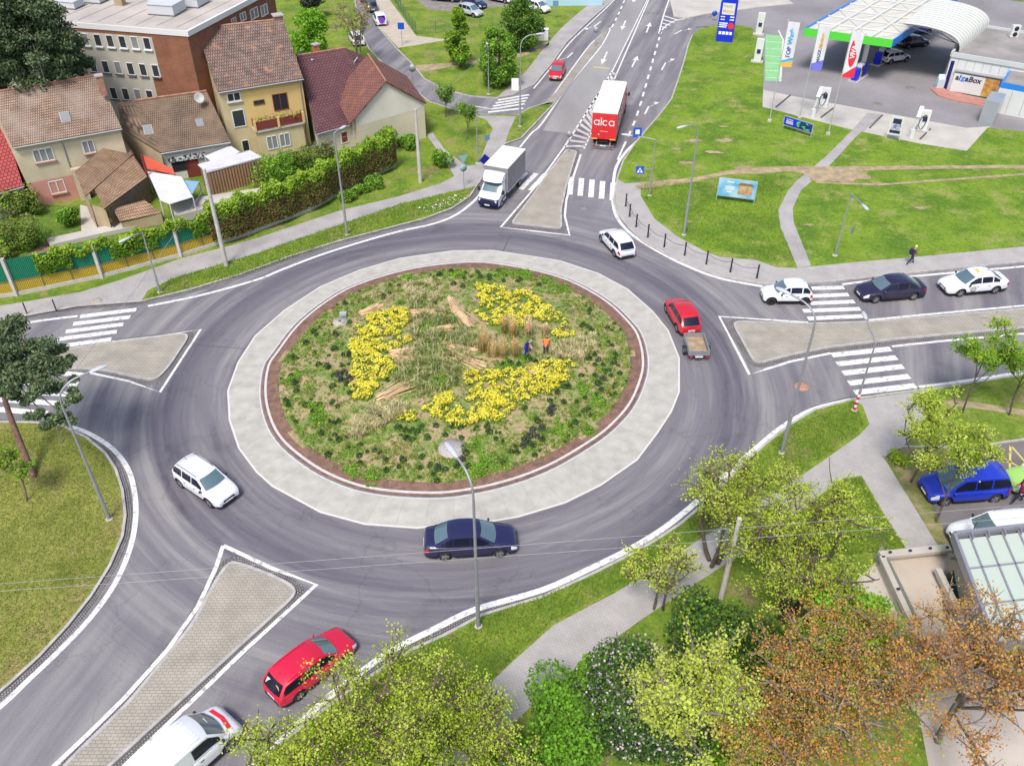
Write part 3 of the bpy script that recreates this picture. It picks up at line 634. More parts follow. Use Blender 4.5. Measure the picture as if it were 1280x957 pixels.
vm = n_.new("ShaderNodeVectorMath"); vm.operation = 'SCALE'; l_.new(r1.outputs[0], vm.inputs[0]); l_.new(mr.outputs[0], vm.inputs["Scale"]); l_.new(vm.outputs[0], b_.inputs["Base Color"])
b = MB(); b.grid(rows, 0, True, True); 
ob = b.build("flower_bed_ground", [bed, SOIL])
# mulch ring with an uneven inner edge
k = 120
for p in ob.data.polygons:
    c_ = p.center; th = atan2(c_[1]-CY, c_[0]-CX); q = hypot(c_[0]-CX, c_[1]-CY)/rin(th)
    if q > .90+.012*sin(th*7)+.008*sin(th*17): p.material_index = 1
struct(ob)

# ---------------------------------------------------------------- foliage engines (numpy)
def leaves(C, size, up=.5, aspect=1.0, jitter=.4, rng=RNG):
    "one quad per centre, random direction, biased to face up; returns V,F"
    n = len(C); N = rng.normal(size=(n, 3)); N[:, 2] = np.abs(N[:, 2])+up; N /= np.linalg.norm(N, axis=1)[:, None]
    T = rng.normal(size=(n, 3)); T -= (T*N).sum(1)[:, None]*N; T /= np.linalg.norm(T, axis=1)[:, None]; B = np.cross(N, T)
    s = (size*(1+jitter*rng.uniform(-1, 1, n)))[:, None]; T = T*s; B = B*s*aspect
    V = np.stack([C-T*.5-B*.05, C-B*.5+T*.05, C+T*.5+B*.05, C+B*.5-T*.05], 1).reshape(-1, 3)
    return V, np.arange(4*n).reshape(n, 4)
def blades(C, h, lean, wdt, rng=RNG, curve=.3):
    "grass blades: thin quads from the base point outward"
    n = len(C); a = rng.uniform(0, 2*pi, n); h = h*rng.uniform(.6, 1.2, n); ln = lean*rng.uniform(.1, 1, n)*h
    D = np.stack([np.cos(a), np.sin(a), np.zeros(n)], 1); S_ = np.stack([-np.sin(a), np.cos(a), np.zeros(n)], 1)*wdt*.5
    mid = C+D*(ln*.35)[:, None]+np.array([0, 0, 1])*(h*.62)[:, None]; tip = C+D*ln[:, None]+np.array([0, 0, 1])*(h*(1-curve*rng.uniform(0, 1, n)))[:, None]
    V = np.stack([C-S_, C+S_, mid+S_*.8, mid-S_*.8, tip+S_*.25, tip-S_*.25], 1).reshape(-1, 3)
    i = np.arange(n)[:, None]*6
    F = np.concatenate([i+np.array([[0, 1, 2, 3]]), i+np.array([[3, 2, 4, 5]])], 0)
    return V, F
class NP:
    def __init__(s): s.V = []; s.F = []; s.M = []; s.n = 0
    def add(s, V, F, m=0):
        s.V.append(V); s.F.append(F+s.n); s.n += len(V); s.M.append(np.full(len(F), m) if np.isscalar(m) else m); return s
    def build(s, name, mats, parent=None, smooth=False): return np_mesh(name, np.concatenate(s.V), np.concatenate(s.F), mats, parent, np.concatenate(s.M), smooth)
def leafmat(name, col, tr=.25, rough=.6, var=.2):
    m = mat(name, col, rough, var=var, scale=1.2, spec=.25); n, l, b = nodes_of(m)
    t = n.new("ShaderNodeBsdfTranslucent"); t.inputs[0].default_value = (*[min(1, c*1.3) for c in col], 1); mx = n.new("ShaderNodeMixShader"); mx.inputs[0].default_value = tr
    out = n["Material Output"]; l.new(b.outputs[0], mx.inputs[1]); l.new(t.outputs[0], mx.inputs[2]); l.new(mx.outputs[0], out.inputs[0])
    return m
LG1 = leafmat("leaf_green", (.12, .24, .03)); LG2 = leafmat("leaf_bright_green", (.23, .43, .04)); LG3 = leafmat("leaf_dark_green", (.045, .09, .035)); LG4 = leafmat("leaf_olive", (.24, .26, .06))
LYG = leafmat("leaf_yellow_green", (.30, .36, .035)); LYEL = leafmat("petal_yellow", (.84, .72, .06), .2, var=.1); LYEL2 = leafmat("petal_pale_yellow", (.88, .82, .18), .2, var=.1)
STRAW = leafmat("straw", (.74, .54, .28), .35, .8); STRAW2 = leafmat("pale_straw", (.74, .66, .42), .35, .8); BRN = leafmat("dead_brown_stems", (.23, .15, .09), .1, .9); LAV = leafmat("purple_foliage", (.11, .085, .11), .15)
STALK = leafmat("cut_stalk", (.82, .60, .38), .15, .8)
def poly_pts(pts, n, f=CI, rng=RNG):
    "random points inside a polygon given in crop pixels"
    W = [f(*p) for p in pts]; X = [p[0] for p in W]; Y = [p[1] for p in W]; out = []
    tot = 0; res = np.zeros((0, 2))
    while len(res) < n:
        q = np.stack([rng.uniform(min(X), max(X), n*2), rng.uniform(min(Y), max(Y), n*2)], 1); q = q[inside_np(q[:, 0], q[:, 1], W)]; res = np.concatenate([res, q])
    return res[:n]
# yellow flower patches (reads as a mass)
def yellow_patch(label, polys, dens):
    a = NP()
    for pts in polys:
        W = [CI(*p) for p in pts]; ar = abs(sum(W[i][0]*W[i-1][1]-W[i-1][0]*W[i][1] for i in range(len(W)))/2)
        c = poly_pts(pts, max(6, int(ar*dens*1.5)))
        for x, y in c:
            r = random.uniform(.15, .36); z = float(ZI(x, y)); n = 64
            u = RNG.normal(size=(n, 3)); u /= np.linalg.norm(u, axis=1)[:, None]; u[:, 2] = np.abs(u[:, 2])
            C = np.array([x, y, z+.1])+u*np.array([r, r, r*1.15])*RNG.uniform(.75, 1.05, n)[:, None]
            V, F = leaves(C, .095, .9); mi = np.where((u[:, 2] < .3) | (RNG.uniform(size=n) < .12), 2, np.where(RNG.uniform(size=n) < .3, 1, 0)); a.add(V, F, mi)
            V, F = leaves(np.array([x, y, z+.06])+u[:14]*np.array([r, r, r*.4])*.95, .16, .3); a.add(V, F, 3)
    o = a.build("yellow_flowers", [LYEL, LYEL2, LYG, LG1]); tag(o, label, "flowers", kind="stuff")
yellow_patch("low yellow flowering shrubs massed on the left side of the round flower bed", [[(330, 215), (400, 180), (480, 165), (490, 215), (465, 240), (400, 235)], [(320, 230), (455, 245), (470, 262), (515, 268), (440, 300), (430, 340), (450, 360), (400, 400), (370, 445), (320, 410), (300, 400), (320, 340), (300, 290)], [(305, 405), (375, 430), (350, 470), (320, 478)]], 5.2)
yellow_patch("low yellow flowering shrubs behind the tall dry grass at the back of the flower bed", [[(700, 100), (740, 88), (800, 110), (790, 130), (720, 125)], [(710, 130), (860, 118), (930, 160), (980, 195), (960, 215), (880, 200), (850, 235), (740, 222), (690, 170)], [(960, 215), (1000, 205), (1022, 262), (950, 262)]], 3.3)
yellow_patch("low yellow flowering shrubs in a broad drift at the front of the flower bed", [[(660, 372), (700, 372), (780, 378), (880, 360), (990, 332), (1025, 350), (1000, 390), (940, 440), (850, 470), (760, 480), (700, 430), (655, 400)], [(650, 435), (740, 440), (830, 480), (800, 520), (690, 548), (600, 540), (580, 520), (535, 490), (560, 460)], [(455, 520), (515, 500), (515, 525), (470, 535)]], 5.0)
# ground cover
def clump_field(name, label, pts_list, mats, n_leaf, r, size, h, up=.6, mode='leaf', weights=None):
    a = NP()
    for x, y, s in pts_list:
        z = float(ZI(x, y)); rr = r*s
        if mode == 'leaf':
            u = RNG.normal(size=(n_leaf, 3)); u /= np.linalg.norm(u, axis=1)[:, None]; u[:, 2] = np.abs(u[:, 2])
            C = np.array([x, y, z+.01])+u*np.array([rr, rr, h*s])*RNG.uniform(.4, 1, n_leaf)[:, None]; V, F = leaves(C, size, up); a.add(V, F, RNG.integers(0, len(mats), n_leaf) if weights is None else RNG.choice(len(mats), n_leaf, p=weights))
        else:
            C = np.array([x, y, z])+np.concatenate([RNG.normal(size=(n_leaf, 2))*rr*.25, np.zeros((n_leaf, 1))], 1); V, F = blades(C, h*s, .9, size); a.add(V, F, np.tile(RNG.integers(0, len(mats), n_leaf), 2))
    return tag(a.build(name, mats), label, "plants", kind="stuff")
def ring_pts(n, q0, q1, t0=-pi, t1=pi, s=(.6, 1.3), seed=0):
    rg = np.random.default_rng(seed); th = rg.uniform(t0, t1, n); q = np.sqrt(rg.uniform(q0*q0, q1*q1, n)); r = q*np.interp(th, ISL_A, ISL_R)
    return list(zip(CX+np.cos(th)*r, CY+np.sin(th)*r, rg.uniform(*s, n)))
def noise2(x, y, s=1.0): return np.sin(x*.9*s+1.3)*np.cos(y*1.1*s-.7)+.6*np.sin(x*2.3*s+y*1.7*s)+.4*np.cos(x*3.9*s-y*3.1*s+2)
gp = [p for p in ring_pts(5200, .0, .905, s=(.5, 1.3), seed=1) if noise2(p[0], p[1]) > -.55 or random.random() < .3]
clump_field("ground_cover", "low mixed green and olive ground cover spread over the round flower bed", gp, [LG1, LG4, LG2], 15, .19, .075, .13, weights=[.38, .27, .35])
gp = [p for p in ring_pts(1500, .72, .90, s=(.6, 1.2), seed=2) if noise2(p[0], p[1], 1.3) > -.6]
clump_field("ground_cover", "denser green ground cover with tiny yellow blooms along the rim of the flower bed", gp, [LG1, LG4, LG2, LYEL], 20, .24, .075, .18, weights=[.4, .33, .24, .03])
bright = [(820, 52, 40), (780, 60, 30), (860, 62, 30), (650, 62, 30), (930, 80, 30), (980, 105, 35), (1040, 425, 28), (1085, 460, 28), (985, 560, 35), (690, 605, 28), (730, 660, 40), (700, 690, 34), (120, 395, 26), (190, 500, 30), (160, 480, 22), (1060, 560, 24), (560, 105, 30), (200, 520, 24), (370, 710, 30), (300, 690, 24), (430, 380, 24), (545, 230, 34), (600, 400, 30), (480, 70, 22), (460, 150, 14), (800, 345, 34), (860, 330, 30), (600, 380, 26)]
gp = []
for x, y, r in bright:
    c = CI(x, y)
    for _ in range(int(r*.8)): gp.append((c[0]+random.gauss(0, r*.011), c[1]+random.gauss(0, r*.011), random.uniform(.7, 1.2)))
clump_field("ground_cover", "rounded patches of fresh bright green perennials in the flower bed", gp, [LG2, LG2, LG1], 34, .22, .08, .24)
gp = [tuple(p)+(random.uniform(.7, 1.3),) for p in poly_pts([(500, 130), (600, 180), (700, 250), (690, 370), (620, 430), (520, 450), (440, 400), (460, 330), (500, 270), (490, 200)], 300)]
clump_field("tall_grass", "mid green grass growing in the middle of the flower bed", gp, [LG1, LG4, STRAW2], 26, .5, .035, .5, mode='blade')
gp = [tuple(p)+(random.uniform(.7, 1.2),) for q, n in (([(350, 490), (500, 470), (480, 505), (400, 545), (310, 595), (290, 570)], 70), ([(930, 285), (1080, 255), (1100, 300), (1040, 340), (940, 320)], 60), ([(470, 90), (560, 80), (600, 140), (500, 160)], 40)) for p in poly_pts(q, n)]
clump_field("dry_grass_tufts", "pale straw coloured grass tufts in drifts between the yellow shrubs", gp, [STRAW2, STRAW2, LG4], 60, .5, .04, .42, mode='blade')
gp = [tuple(p)+(random.uniform(.7, 1.2),) for q, n in (([(350, 610), (500, 590), (500, 640), (350, 650)], 70), ([(1000, 150), (1060, 150), (1060, 200), (1000, 190)], 25), ([(220, 460), (270, 450), (270, 500), (220, 490)], 20), ([(370, 100), (450, 90), (440, 130), (380, 140)], 20)) for p in poly_pts(q, n)]
clump_field("withered_plants", "brownish withered perennials lying low in the flower bed", gp, [BRN, BRN, STRAW], 16, .2, .06, .08)
# dark tufts: each one a shrub
a = NP(); n = 90; u = RNG.normal(size=(n, 3)); u /= np.linalg.norm(u, axis=1)[:, None]; u[:, 2] = np.abs(u[:, 2])
V, F = leaves(u*np.array([.2, .2, .34])*RNG.uniform(.6, 1, n)[:, None]+np.array([0, 0, .03]), .085, .5); a.add(V, F, RNG.choice(2, n, p=[.8, .2]))
tuft0 = a.build("small_shrub", [LG3, LG1]); tag(tuft0, "small dark green domed shrub planted on bare soil of the round flower bed", "shrub", "dark green domed shrubs of the flower bed")
a = NP(); V, F = leaves(u*np.array([.24, .24, .4])*RNG.uniform(.6, 1, n)[:, None]+np.array([0, 0, .03]), .09, .5); a.add(V, F, RNG.choice(2, n, p=[.6, .4]))
tuft1 = a.build("small_shrub", [LAV, LG3]); tag(tuft1, "small purplish grey shrub planted in the round flower bed", "shrub", "purplish shrubs of the flower bed")
def put_shrub(src, x, y, s, first=set()):
    z = float(ZI(x, y)); o = src
    if src.name in first: o = src.copy(); S.collection.objects.link(o)
    first.add(src.name); o.location = (x, y, z); o.rotation_euler = (0, 0, random.uniform(0, 6)); o.scale = (s, s, s*random.uniform(.8, 1.1))
dk = [(285, 155), (720, 70), (745, 68), (710, 55), (632, 92), (662, 100), (590, 62), (905, 95), (1045, 225), (1067, 232), (1124, 232), (1150, 318), (1140, 345), (1128, 368), (1110, 350), (1095, 335), (1040, 385), (1085, 385), (1095, 410), (870, 330), (840, 350), (790, 350), (815, 345), (895, 345), (940, 465), (965, 438), (985, 420), (1020, 535), (1050, 500), (1000, 420), (630, 548), (655, 552), (605, 575), (550, 585), (530, 548), (515, 568), (478, 560), (455, 552), (480, 585), (500, 590), (230, 360), (200, 350), (300, 320), (260, 380), (270, 400), (290, 412), (245, 420), (300, 440), (210, 570), (265, 530), (160, 480), (130, 435), (125, 405), (740, 548), (860, 490), (835, 630), (885, 610), (862, 590), (915, 590), (470, 655), (525, 680), (580, 685), (605, 688), (640, 675), (670, 632), (745, 565), (640, 400), (575, 545), (420, 400), (900, 530), (255, 255), (300, 215), (250, 300), (160, 280), (185, 245), (120, 330), (265, 590), (230, 640), (330, 640), (985, 470), (1025, 470), (1065, 330)]
pu = [(285, 375), (300, 395), (265, 385), (275, 398), (950, 490), (945, 505), (875, 578), (885, 560), (910, 560), (900, 580), (915, 550), (855, 610), (645, 668), (660, 655), (580, 680), (125, 410), (1105, 432), (1110, 395), (300, 318), (230, 355), (940, 500), (865, 590), (870, 600)]
for x, y in dk: c = CI(x, y); put_shrub(tuft0, c[0], c[1], random.uniform(.9, 1.35))
for x, y in pu: c = CI(x, y); put_shrub(tuft1, c[0], c[1], random.uniform(.9, 1.2))
rg = random.Random(5)
for x, y, s in ring_pts(330, .2, .9, s=(.5, 1.05), seed=9):
    if any(inside(x, y, [CI(*q) for q in pl]) for pl in ([(300, 160), (520, 160), (520, 480), (300, 480)], [(520, 340), (1030, 340), (1000, 550), (520, 550)], [(600, 90), (1030, 90), (1030, 330), (600, 330)])): continue
    put_shrub(tuft0, x, y, s)
# tall standing dry grass clumps
def tall_clump(u_, v_, h, label, wd=.4, mt=STRAW):
    c = CI(u_, v_); a = NP(); n = 170
    C = np.concatenate([RNG.normal(size=(n, 2))*wd*.3, np.zeros((n, 1))], 1); hv = h*(.55+.45*RNG.uniform(size=n)); V, F = blades(C, hv, .34, .026, curve=.15); a.add(V, F, 0); V, F = leaves(C[:70]+np.stack([RNG.normal(size=70)*.12*h*.5, RNG.normal(size=70)*.12*h*.5, h*RNG.uniform(.6, 1, 70)], 1), .06, 0, 2.2); a.add(V, F, 0)
    V, F = blades(C[:120], h*.55, .8, .035); a.add(V, F, 1)
    o = a.build("tall_grass_clump", [mt, LG4]); o.location = c; tag(o, label, "ornamental grass", "tall dry grass clumps")
tall_clump(728, 302, 2.3, "tall dry straw grass clump, thickest of the row left of the blue worker", .55)
tall_clump(758, 318, 1.3, "short splayed dry grass clump right beside the thickest tall clump", .5)
tall_clump(792, 322, 1.5, "slim dry grass clump between the thickest clump and the blue worker")
tall_clump(830, 318, 1.6, "slim dry grass clump immediately left of the blue worker")
tall_clump(822, 260, 1.9, "tall dry grass clump standing behind the blue worker against the yellow flowers", .35)
tall_clump(872, 255, 1.7, "tall orange dry grass clump rising behind the gap between both workers", .35, STALK)
tall_clump(795, 245, 1.6, "thin tall dry grass stems furthest back above the yellow flowers", .22)
tall_clump(925, 250, 1.0, "short orange dry grass clump just behind the orange-jacketed worker", .25, STALK)
tall_clump(1035, 335, .9, "wide low straw clump at the right end of the pale tufts", .5, STRAW2)
# felled stalk bundles
def bundle(u0, v0, u1, v1, label, wd=.35):
    a0, a1 = CI(u0, v0), CI(u1, v1); d = nrm(sub(a1, a0)); L = hypot(a1[0]-a0[0], a1[1]-a0[1]); mb = MB(); n_ = (-d[1], d[0], 0)
    for i in range(46):
        o_ = random.gauss(0, wd*.4); z = random.uniform(.04, .3)*(1-min(1, abs(o_)/wd)*.6); s = random.uniform(-.15, .15); f = random.uniform(-.5, 1.8)
        p = add(mul(d, s*L), add(mul(n_, o_), (0, 0, z))); q = add(mul(d, L*random.uniform(.75, 1.1)), add(mul(n_, o_*f*1.4), (0, 0, z*random.uniform(.5, 1.3)+(a1[2]-a0[2]))))
        mb.bar(p, q, .035, .035)
    o = mb.build("cut_stalk_bundle", STALK); o.location = a0; tag(o, label, "stalk bundle", "bundles of cut stalks")
bundle(340, 185, 402, 160, "cut orange stalks lying by themselves at the upper left of the bed")
bundle(503, 182, 590, 182, "cut stalks lying across, just right of the upper end of the left yellow drift", .4)
bundle(560, 240, 628, 232, "thin bundle of cut stalks in the green grass below the uppermost bundle", .25)
bundle(433, 310, 505, 305, "short bundle of cut stalks on the right edge of the left yellow drift, upper one", .25)
bundle(440, 325, 505, 338, "short bundle of cut stalks on the right edge of the left yellow drift, lower one", .25)
bundle(605, 285, 705, 305, "large heap of cut stalks in the bed centre, upper of two", .5)
bundle(630, 315, 728, 355, "large heap of cut stalks in the bed centre, lower of two", .5)
bundle(400, 455, 505, 405, "long slanted bundle of cut stalks below the left yellow drift", .45)
bundle(620, 140, 640, 185, "bundle of cut stalks leaning away in the upper middle of the bed", .2)
bundle(640, 175, 685, 230, "bundle of cut stalks left of the thickest tall grass clump", .35)
bundle(880, 375, 935, 368, "small bundle of cut stalks among the front yellow flowers", .2)
# stone rings of the two inspection covers
for u_, v_, r, lb in ((270, 212, .55, "round pale inspection cover at the upper left of the flower bed"), (627, 617, .85, "large pale cover ringed with cobbles under the bent lamp head")):
    c = CI(u_, v_); b = MB(); b.lathe([(0, .05), (r*.6, .05), (r*.62, .03), (r, .03), (r, -.2)], (0, 0, .1), 24); o = b.build("inspection_cover", mat("cover_stone", (.42, .38, .36), .85, var=.2, scale=9)); o.location = c; tag(o, lb, "inspection cover")
b = MB(); b.box((0, 0, .15), (.5, .35, .35)); o = b.build("ground_box", mat("grey_box", (.4, .42, .45))); o.location = CI(280, 192); tag(o, "small grey box beside the upper left inspection cover", "box")
# ---------------------------------------------------------------- vehicles
def paint(name, col, rough=.28, coat=.6): return mat(name, col, rough, spec=.5, coat=coat)
P_WHITE = paint("white_car_paint", (.74, .76, .80)); P_RED = paint("red_car_paint", (.55, .015, .03)); P_RED2 = paint("crimson_car_paint", (.62, .012, .05))
P_NAVY = paint("slate_blue_car_paint", (.018, .017, .07), .18, 1); P_DARK = paint("dark_violet_car_paint", (.02, .014, .045), .18, 1); P_BLUE = paint("royal_blue_car_paint", (.015, .04, .48)); P_SILV = paint("silver_car_paint", (.45, .48, .52)); P_GREY = paint("dark_grey_car_paint", (.07, .08, .11)); P_GREEN = paint("lime_car_paint", (.35, .62, .15))
GLASS_F = mat("windscreen_glass", (.10, .16, .19), .05, spec=.9, coat=1); GLASS_S = mat("side_window_glass", (.010, .012, .03), .12, spec=.4)  # windscreen base paled to paint in sky reflection and lit dash; sides kept dark
BLACKP = mat("black_plastic", (.018, .018, .024), .5); TYRE = mat("tyre_rubber", (.02, .02, .023), .85); RIM = mat("alloy_rim", (.42, .42, .45), .3, metal=.6)
LAMPW = mat("headlight_glass", (.75, .8, .85), .08, spec=.9, coat=1); LAMPR = mat("taillight_glass", (.5, .01, .015), .15, coat=1); PLATE = mat("number_plate", (.8, .8, .78), .4); CHROME = mat("chrome", (.7, .7, .72), .15, metal=.9)
AMBER = mat("amber_glass", (.8, .35, .02), .2)
def interp(x, pts):
    if x <= pts[0][0]: return pts[0][1]
    for (a, u), (b, v) in zip(pts, pts[1:]):
        if x <= b: return u+(v-u)*(x-a)/(b-a)
    return pts[-1][1]
class Car:
    def __init__(s, name, label, pm, L=4.3, W=1.76, H=1.45, wb=2.6, xo=0.0, zb=.2, r=.32, top=None, gh=None, wr=.78, doors=4, sill=True, rails=None, van=False, taper=.17, plates=True, rim=RIM, cat="car", group=None, lampf=None, roofm=None):
        s.L, s.W, s.H, s.wb, s.xo, s.zb, s.r = L, W, H, wb, xo, zb, r; s.top = top; s.gh = gh; s.wr = wr; s.taper = taper
        t = s.t = thing(name, label, cat, (0, 0, 0), 0, group)
        s.xs = [xo-wb/2, xo+wb/2]; Ra = r+.075
        st = set(np.round(np.linspace(-L/2, L/2, 25), 4))
        for xa in s.xs:
            for k in range(11): st.add(round(xa-Ra*cos(pi*k/10), 4))
        for e in (.04, .1, .2): st |= {round(L/2-e, 4), round(-L/2+e, 4)}
        st = sorted(st); rows = []; mm = []
        for x in st: rows.append(s.ring(x))
        b = MB(); n = len(rows[0]); b.grid(rows, 0, True, True)
        # dark sill and underside
        k = 0
        for i in range(len(st)-1):
            for j in range(n):
                if j in (0, 1, n-1, n-2) or (sill and j in (2, n-3)): b.m[k] = 1
                k += 1
        b.add(rows[0], [tuple(range(n))], 0); b.add(rows[-1], [tuple(range(n))[::-1]], 0)
        s.body = b.build("body", [pm, BLACKP], t)
        # greenhouse
        xf0, xf1, xr1, xr0 = gh; m1 = xf1+(xr1-xf1)*.33; m2 = xf1+(xr1-xf1)*.7
        bw = W/2*.90; rw = W/2*wr; hr = H
        R_ = [(xf0, bw*.97, s.zt(xf0)-.0, .16), (xf1, rw*.96, hr-.05, .10), (m1, rw, hr, .02), (m2, rw, hr, -.02), (xr1, rw*.97, hr-.05, -.06), (xr0, bw*.93, s.zt(xr0)+.0, -.10)]
        s.R_ = R_; us = [-1, -.92, -.6, -.3, 0, .3, .6, .92, 1]
        g = []
        for x, hw, z, bow in R_: g.append([(x+bow*(1-u*u), u*hw, z+(.05 if z > s.zt(x)+.1 else .02)*(1-u**4)) for u in us])
        b = MB(); b.grid(g, 0, True)
        for sd_ in (1, -1):
            colT = []; colB = []
            for x in s.sx(): T, B = s.side(x, sd_); colT.append(T); colB.append(B)
            fs = [colB, colT] if sd_ > 0 else [colT, colB]; b.grid(fs, 0, False)
        s.roof = b.build("roof", roofm or pm, t)
        # glass
        def surf(r0, r1, nm, m, t0=.06, t1=.93, um=.88):
            b = MB(); rr = []
            for k in range(5):
                tt = t0+(t1-t0)*k/4; x0 = lrp(R_[r0], R_[r1], tt); row = []
                for j in range(7):
                    u = -um+2*um*j/6; z = x0[2]+.035*(1-u**4); row.append((x0[0]+x0[3]*(1-u*u)+(.012 if r0 == 0 else -.012), u*x0[1], z+.012))
                rr.append(row)
            b.grid(rr, 0, True); return b.build(nm, m, t)
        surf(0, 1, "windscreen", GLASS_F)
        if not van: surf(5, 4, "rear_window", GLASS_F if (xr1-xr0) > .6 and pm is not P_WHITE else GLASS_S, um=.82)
        for sd_ in (1, -1):
            cuts = s.cuts(doors, van)
            for a, c in cuts:
                b = MB(); lo = []; hi = []
                for k in range(7):
                    x = a+(c-a)*k/6; T, B = s.side(x, sd_); off = (0, .012*sd_, .004)
                    dz = T[2]-B[2]; f1 = .90 if dz > .15 else .7
                    lo.append(add(lrp(B, T, .14), off)); hi.append(add(lrp(B, T, max(.16, f1)), off))
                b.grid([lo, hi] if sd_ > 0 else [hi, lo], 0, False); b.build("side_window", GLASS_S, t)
            # doors
            dx = [(a-.02, c+.03) for a, c in (cuts[:2] if doors == 4 else cuts[:1])]
            for i, (a, c) in enumerate(dx):
                lo_x = min(a, c); hi_x = max(a, c); d_ = s.patch(max(lo_x, s.xs[0]+Ra*.8), min(hi_x, s.xs[1]-Ra-.02), sd_, 3.1, 5.5, pm, "door", .007)
                h = MB(); q = s.pt(lo_x+.2, 4.9, sd_); h.box(add(q, (0, .012*sd_, 0)), (.16, .03, .025)); h.build("door_handle", BLACKP if pm in (P_WHITE,) else pm, d_)
            # mirrors, lamps
            q = s.pt(xf0-.22, 5.7, sd_); h = MB(); h.lathe([(0, -.08), (.05, -.07), (.075, 0), (.06, .06), (0, .075)], (q[0], q[1]+.12*sd_, q[2]+.09), 8); h.bar(add(q, (0, 0, .02)), add(q, (0, .1*sd_, .06)), .04)
            h.build("mirror", BLACKP if (pm is P_WHITE and not van) or van else pm, t)
            l1, l2, l3, l4 = lampf or (.36, .03, 4.1, 5.6)
            s.patch(L/2-l1, L/2-l2, sd_, l3, l4, LAMPW, "headlight", .01)
            if van: s.patch(-L/2+.02, -L/2+.12, sd_, 4.0, 5.2, LAMPR, "taillight", .01)
            else: s.patch(-L/2+.015, -L/2+.26, sd_, 4.0, 5.3, LAMPR, "taillight", .01)
            for xa in s.xs:
                w = MB(); R1 = r; prof = [(R1*.62, -.1), (R1*.9, -.105), (R1, -.07), (R1, .07), (R1*.9, .105), (R1*.62, .1)]
                w.lathe(prof, (0, 0, 0), 20, axis='y'); wo = w.build("wheel", TYRE, t); wo.location = (xa, sd_*(W/2-.13), r)
                h = MB(); yo = .085*sd_
                h.lathe([(R1*.64, 0), (R1*.6, .015), (R1*.58, -.03), (0, -.035)] if sd_ > 0 else [(R1*.64, 0), (R1*.6, -.015), (R1*.58, .03), (0, .035)], (0, yo, 0), 20, m=1, axis='y')
                for kk in range(5):
                    a = 2*pi*kk/5; h.bar((0, yo, 0), (R1*.6*cos(a), yo, R1*.6*sin(a)), .05, .07)
                h.lathe([(0, .02*sd_), (.05, .02*sd_)], (0, yo, 0), 8, axis='y'); h.lathe([(R1*.56, .01*sd_), (R1*.66, .012*sd_)], (0, yo, 0), 20, axis='y')
                h.build("rim", [rim, BLACKP], wo)
        # front: grille, intake, plate
        nz = s.zt(L/2)
        b = MB(); b.box((L/2-.02, 0, nz-.13), (.07, W*.42, .12)); b.build("grille", BLACKP, t)
        b = MB(); b.box((L/2-.025, 0, zb+.12), (.07, W*.56, .11)); b.build("air_intake", BLACKP, t)
        if plates:
            b = MB(); b.box((L/2+.02, 0, zb+.24), (.015, .5, .11)); b.build("number_plate", PLATE, t)
            b = MB(); b.box((-L/2-.012, 0, (s.zt(-L/2)*.55+.16) if not van else .55), (.015, .5, .11)); b.build("number_plate", PLATE, t)
        b = MB(); b.box((-L/2+.012, 0, zb+.14), (.05, W*.62, .16)); b.build("rear_bumper", BLACKP, t)
        if rails:
            for sd_ in (1, -1):
                b = MB(); pts = [(xf1-.15, sd_*rw*.86, H+.0), (xf1-.3, sd_*rw*.87, H+.06), (xr1+.3, sd_*rw*.87, H+.06), (xr1+.1, sd_*rw*.86, H-.01)]; b.tube(pts, .02, 6); b.build("roof_rail", rails, t)
        b = MB(); b.bar((xr1+.25, 0, H+.03), (xr1+.1, 0, H+.14), .015); b.build("aerial", BLACKP, t)
    def zt(s, x): return interp(x, s.top)
    def hw(s, x):
        q = abs(2*x/s.L); return s.W/2*(1-s.taper*q**6-.02*q**2)
    def ring(s, x):
        w = s.hw(x); z1 = s.zt(x); zb = s.zb; q = abs(2*x/s.L); e = max(0, (q-.93)/.07)
        zb2 = zb+.1*e*e; z1 = z1-.12*e*e if q > .93 else z1; w *= 1-.10*e*e
        zz = zb2
        for xa in s.xs:
            Ra = s.r+.075
            if abs(x-xa) <= Ra+1e-4: zz = max(zz, s.r+sqrt(max(0, Ra*Ra-(x-xa)**2)))
        h = z1-zb2
        half = [(0, zz if zz > zb2+.02 else zb2), (.82*w, zz), (.985*w, zz+(.05 if zz < zb2+.02 else .0)), (w, max(zz+.03, zb2+.28*h)), (w*.995, max(zz+.05, zb2+.55*h)), (w*.975, zb2+.84*h), (w*.90, z1-.015), (w*.6, z1+.02), (0, z1+.035)]
        return [(x, y, z) for y, z in half]+[(x, -y, z) for y, z in half[-2:0:-1]]
    def pt(s, x, p, sd_, off=0):
        r = s.ring(x)[:9]; i = min(7, int(p)); f = p-i; a = lrp(r[i], r[i+1], f); d = nrm(sub(r[i+1], r[i])); nn = (0, d[2], -d[1])
        q = (a[0], (a[1]+nn[1]*off)*sd_, a[2]+nn[2]*off); return q
    def patch(s, x0, x1, sd_, p0, p1, m, nm, off, n=5, k=4):
        b = MB(); rows = []
        for j in range(k+1):
            p = p0+(p1-p0)*j/k; rows.append([s.pt(x0+(x1-x0)*i/n, p, sd_, off) for i in range(n+1)])
        b.grid(rows if sd_ < 0 else rows[::-1], 0, True); return b.build(nm, m, s.t)
    def sx(s):
        R_ = s.R_; out = []
        for a, b in zip(R_, R_[1:]): out += [a[0]+(b[0]-a[0])*k/3 for k in range(3)]
        return out+[R_[-1][0]]
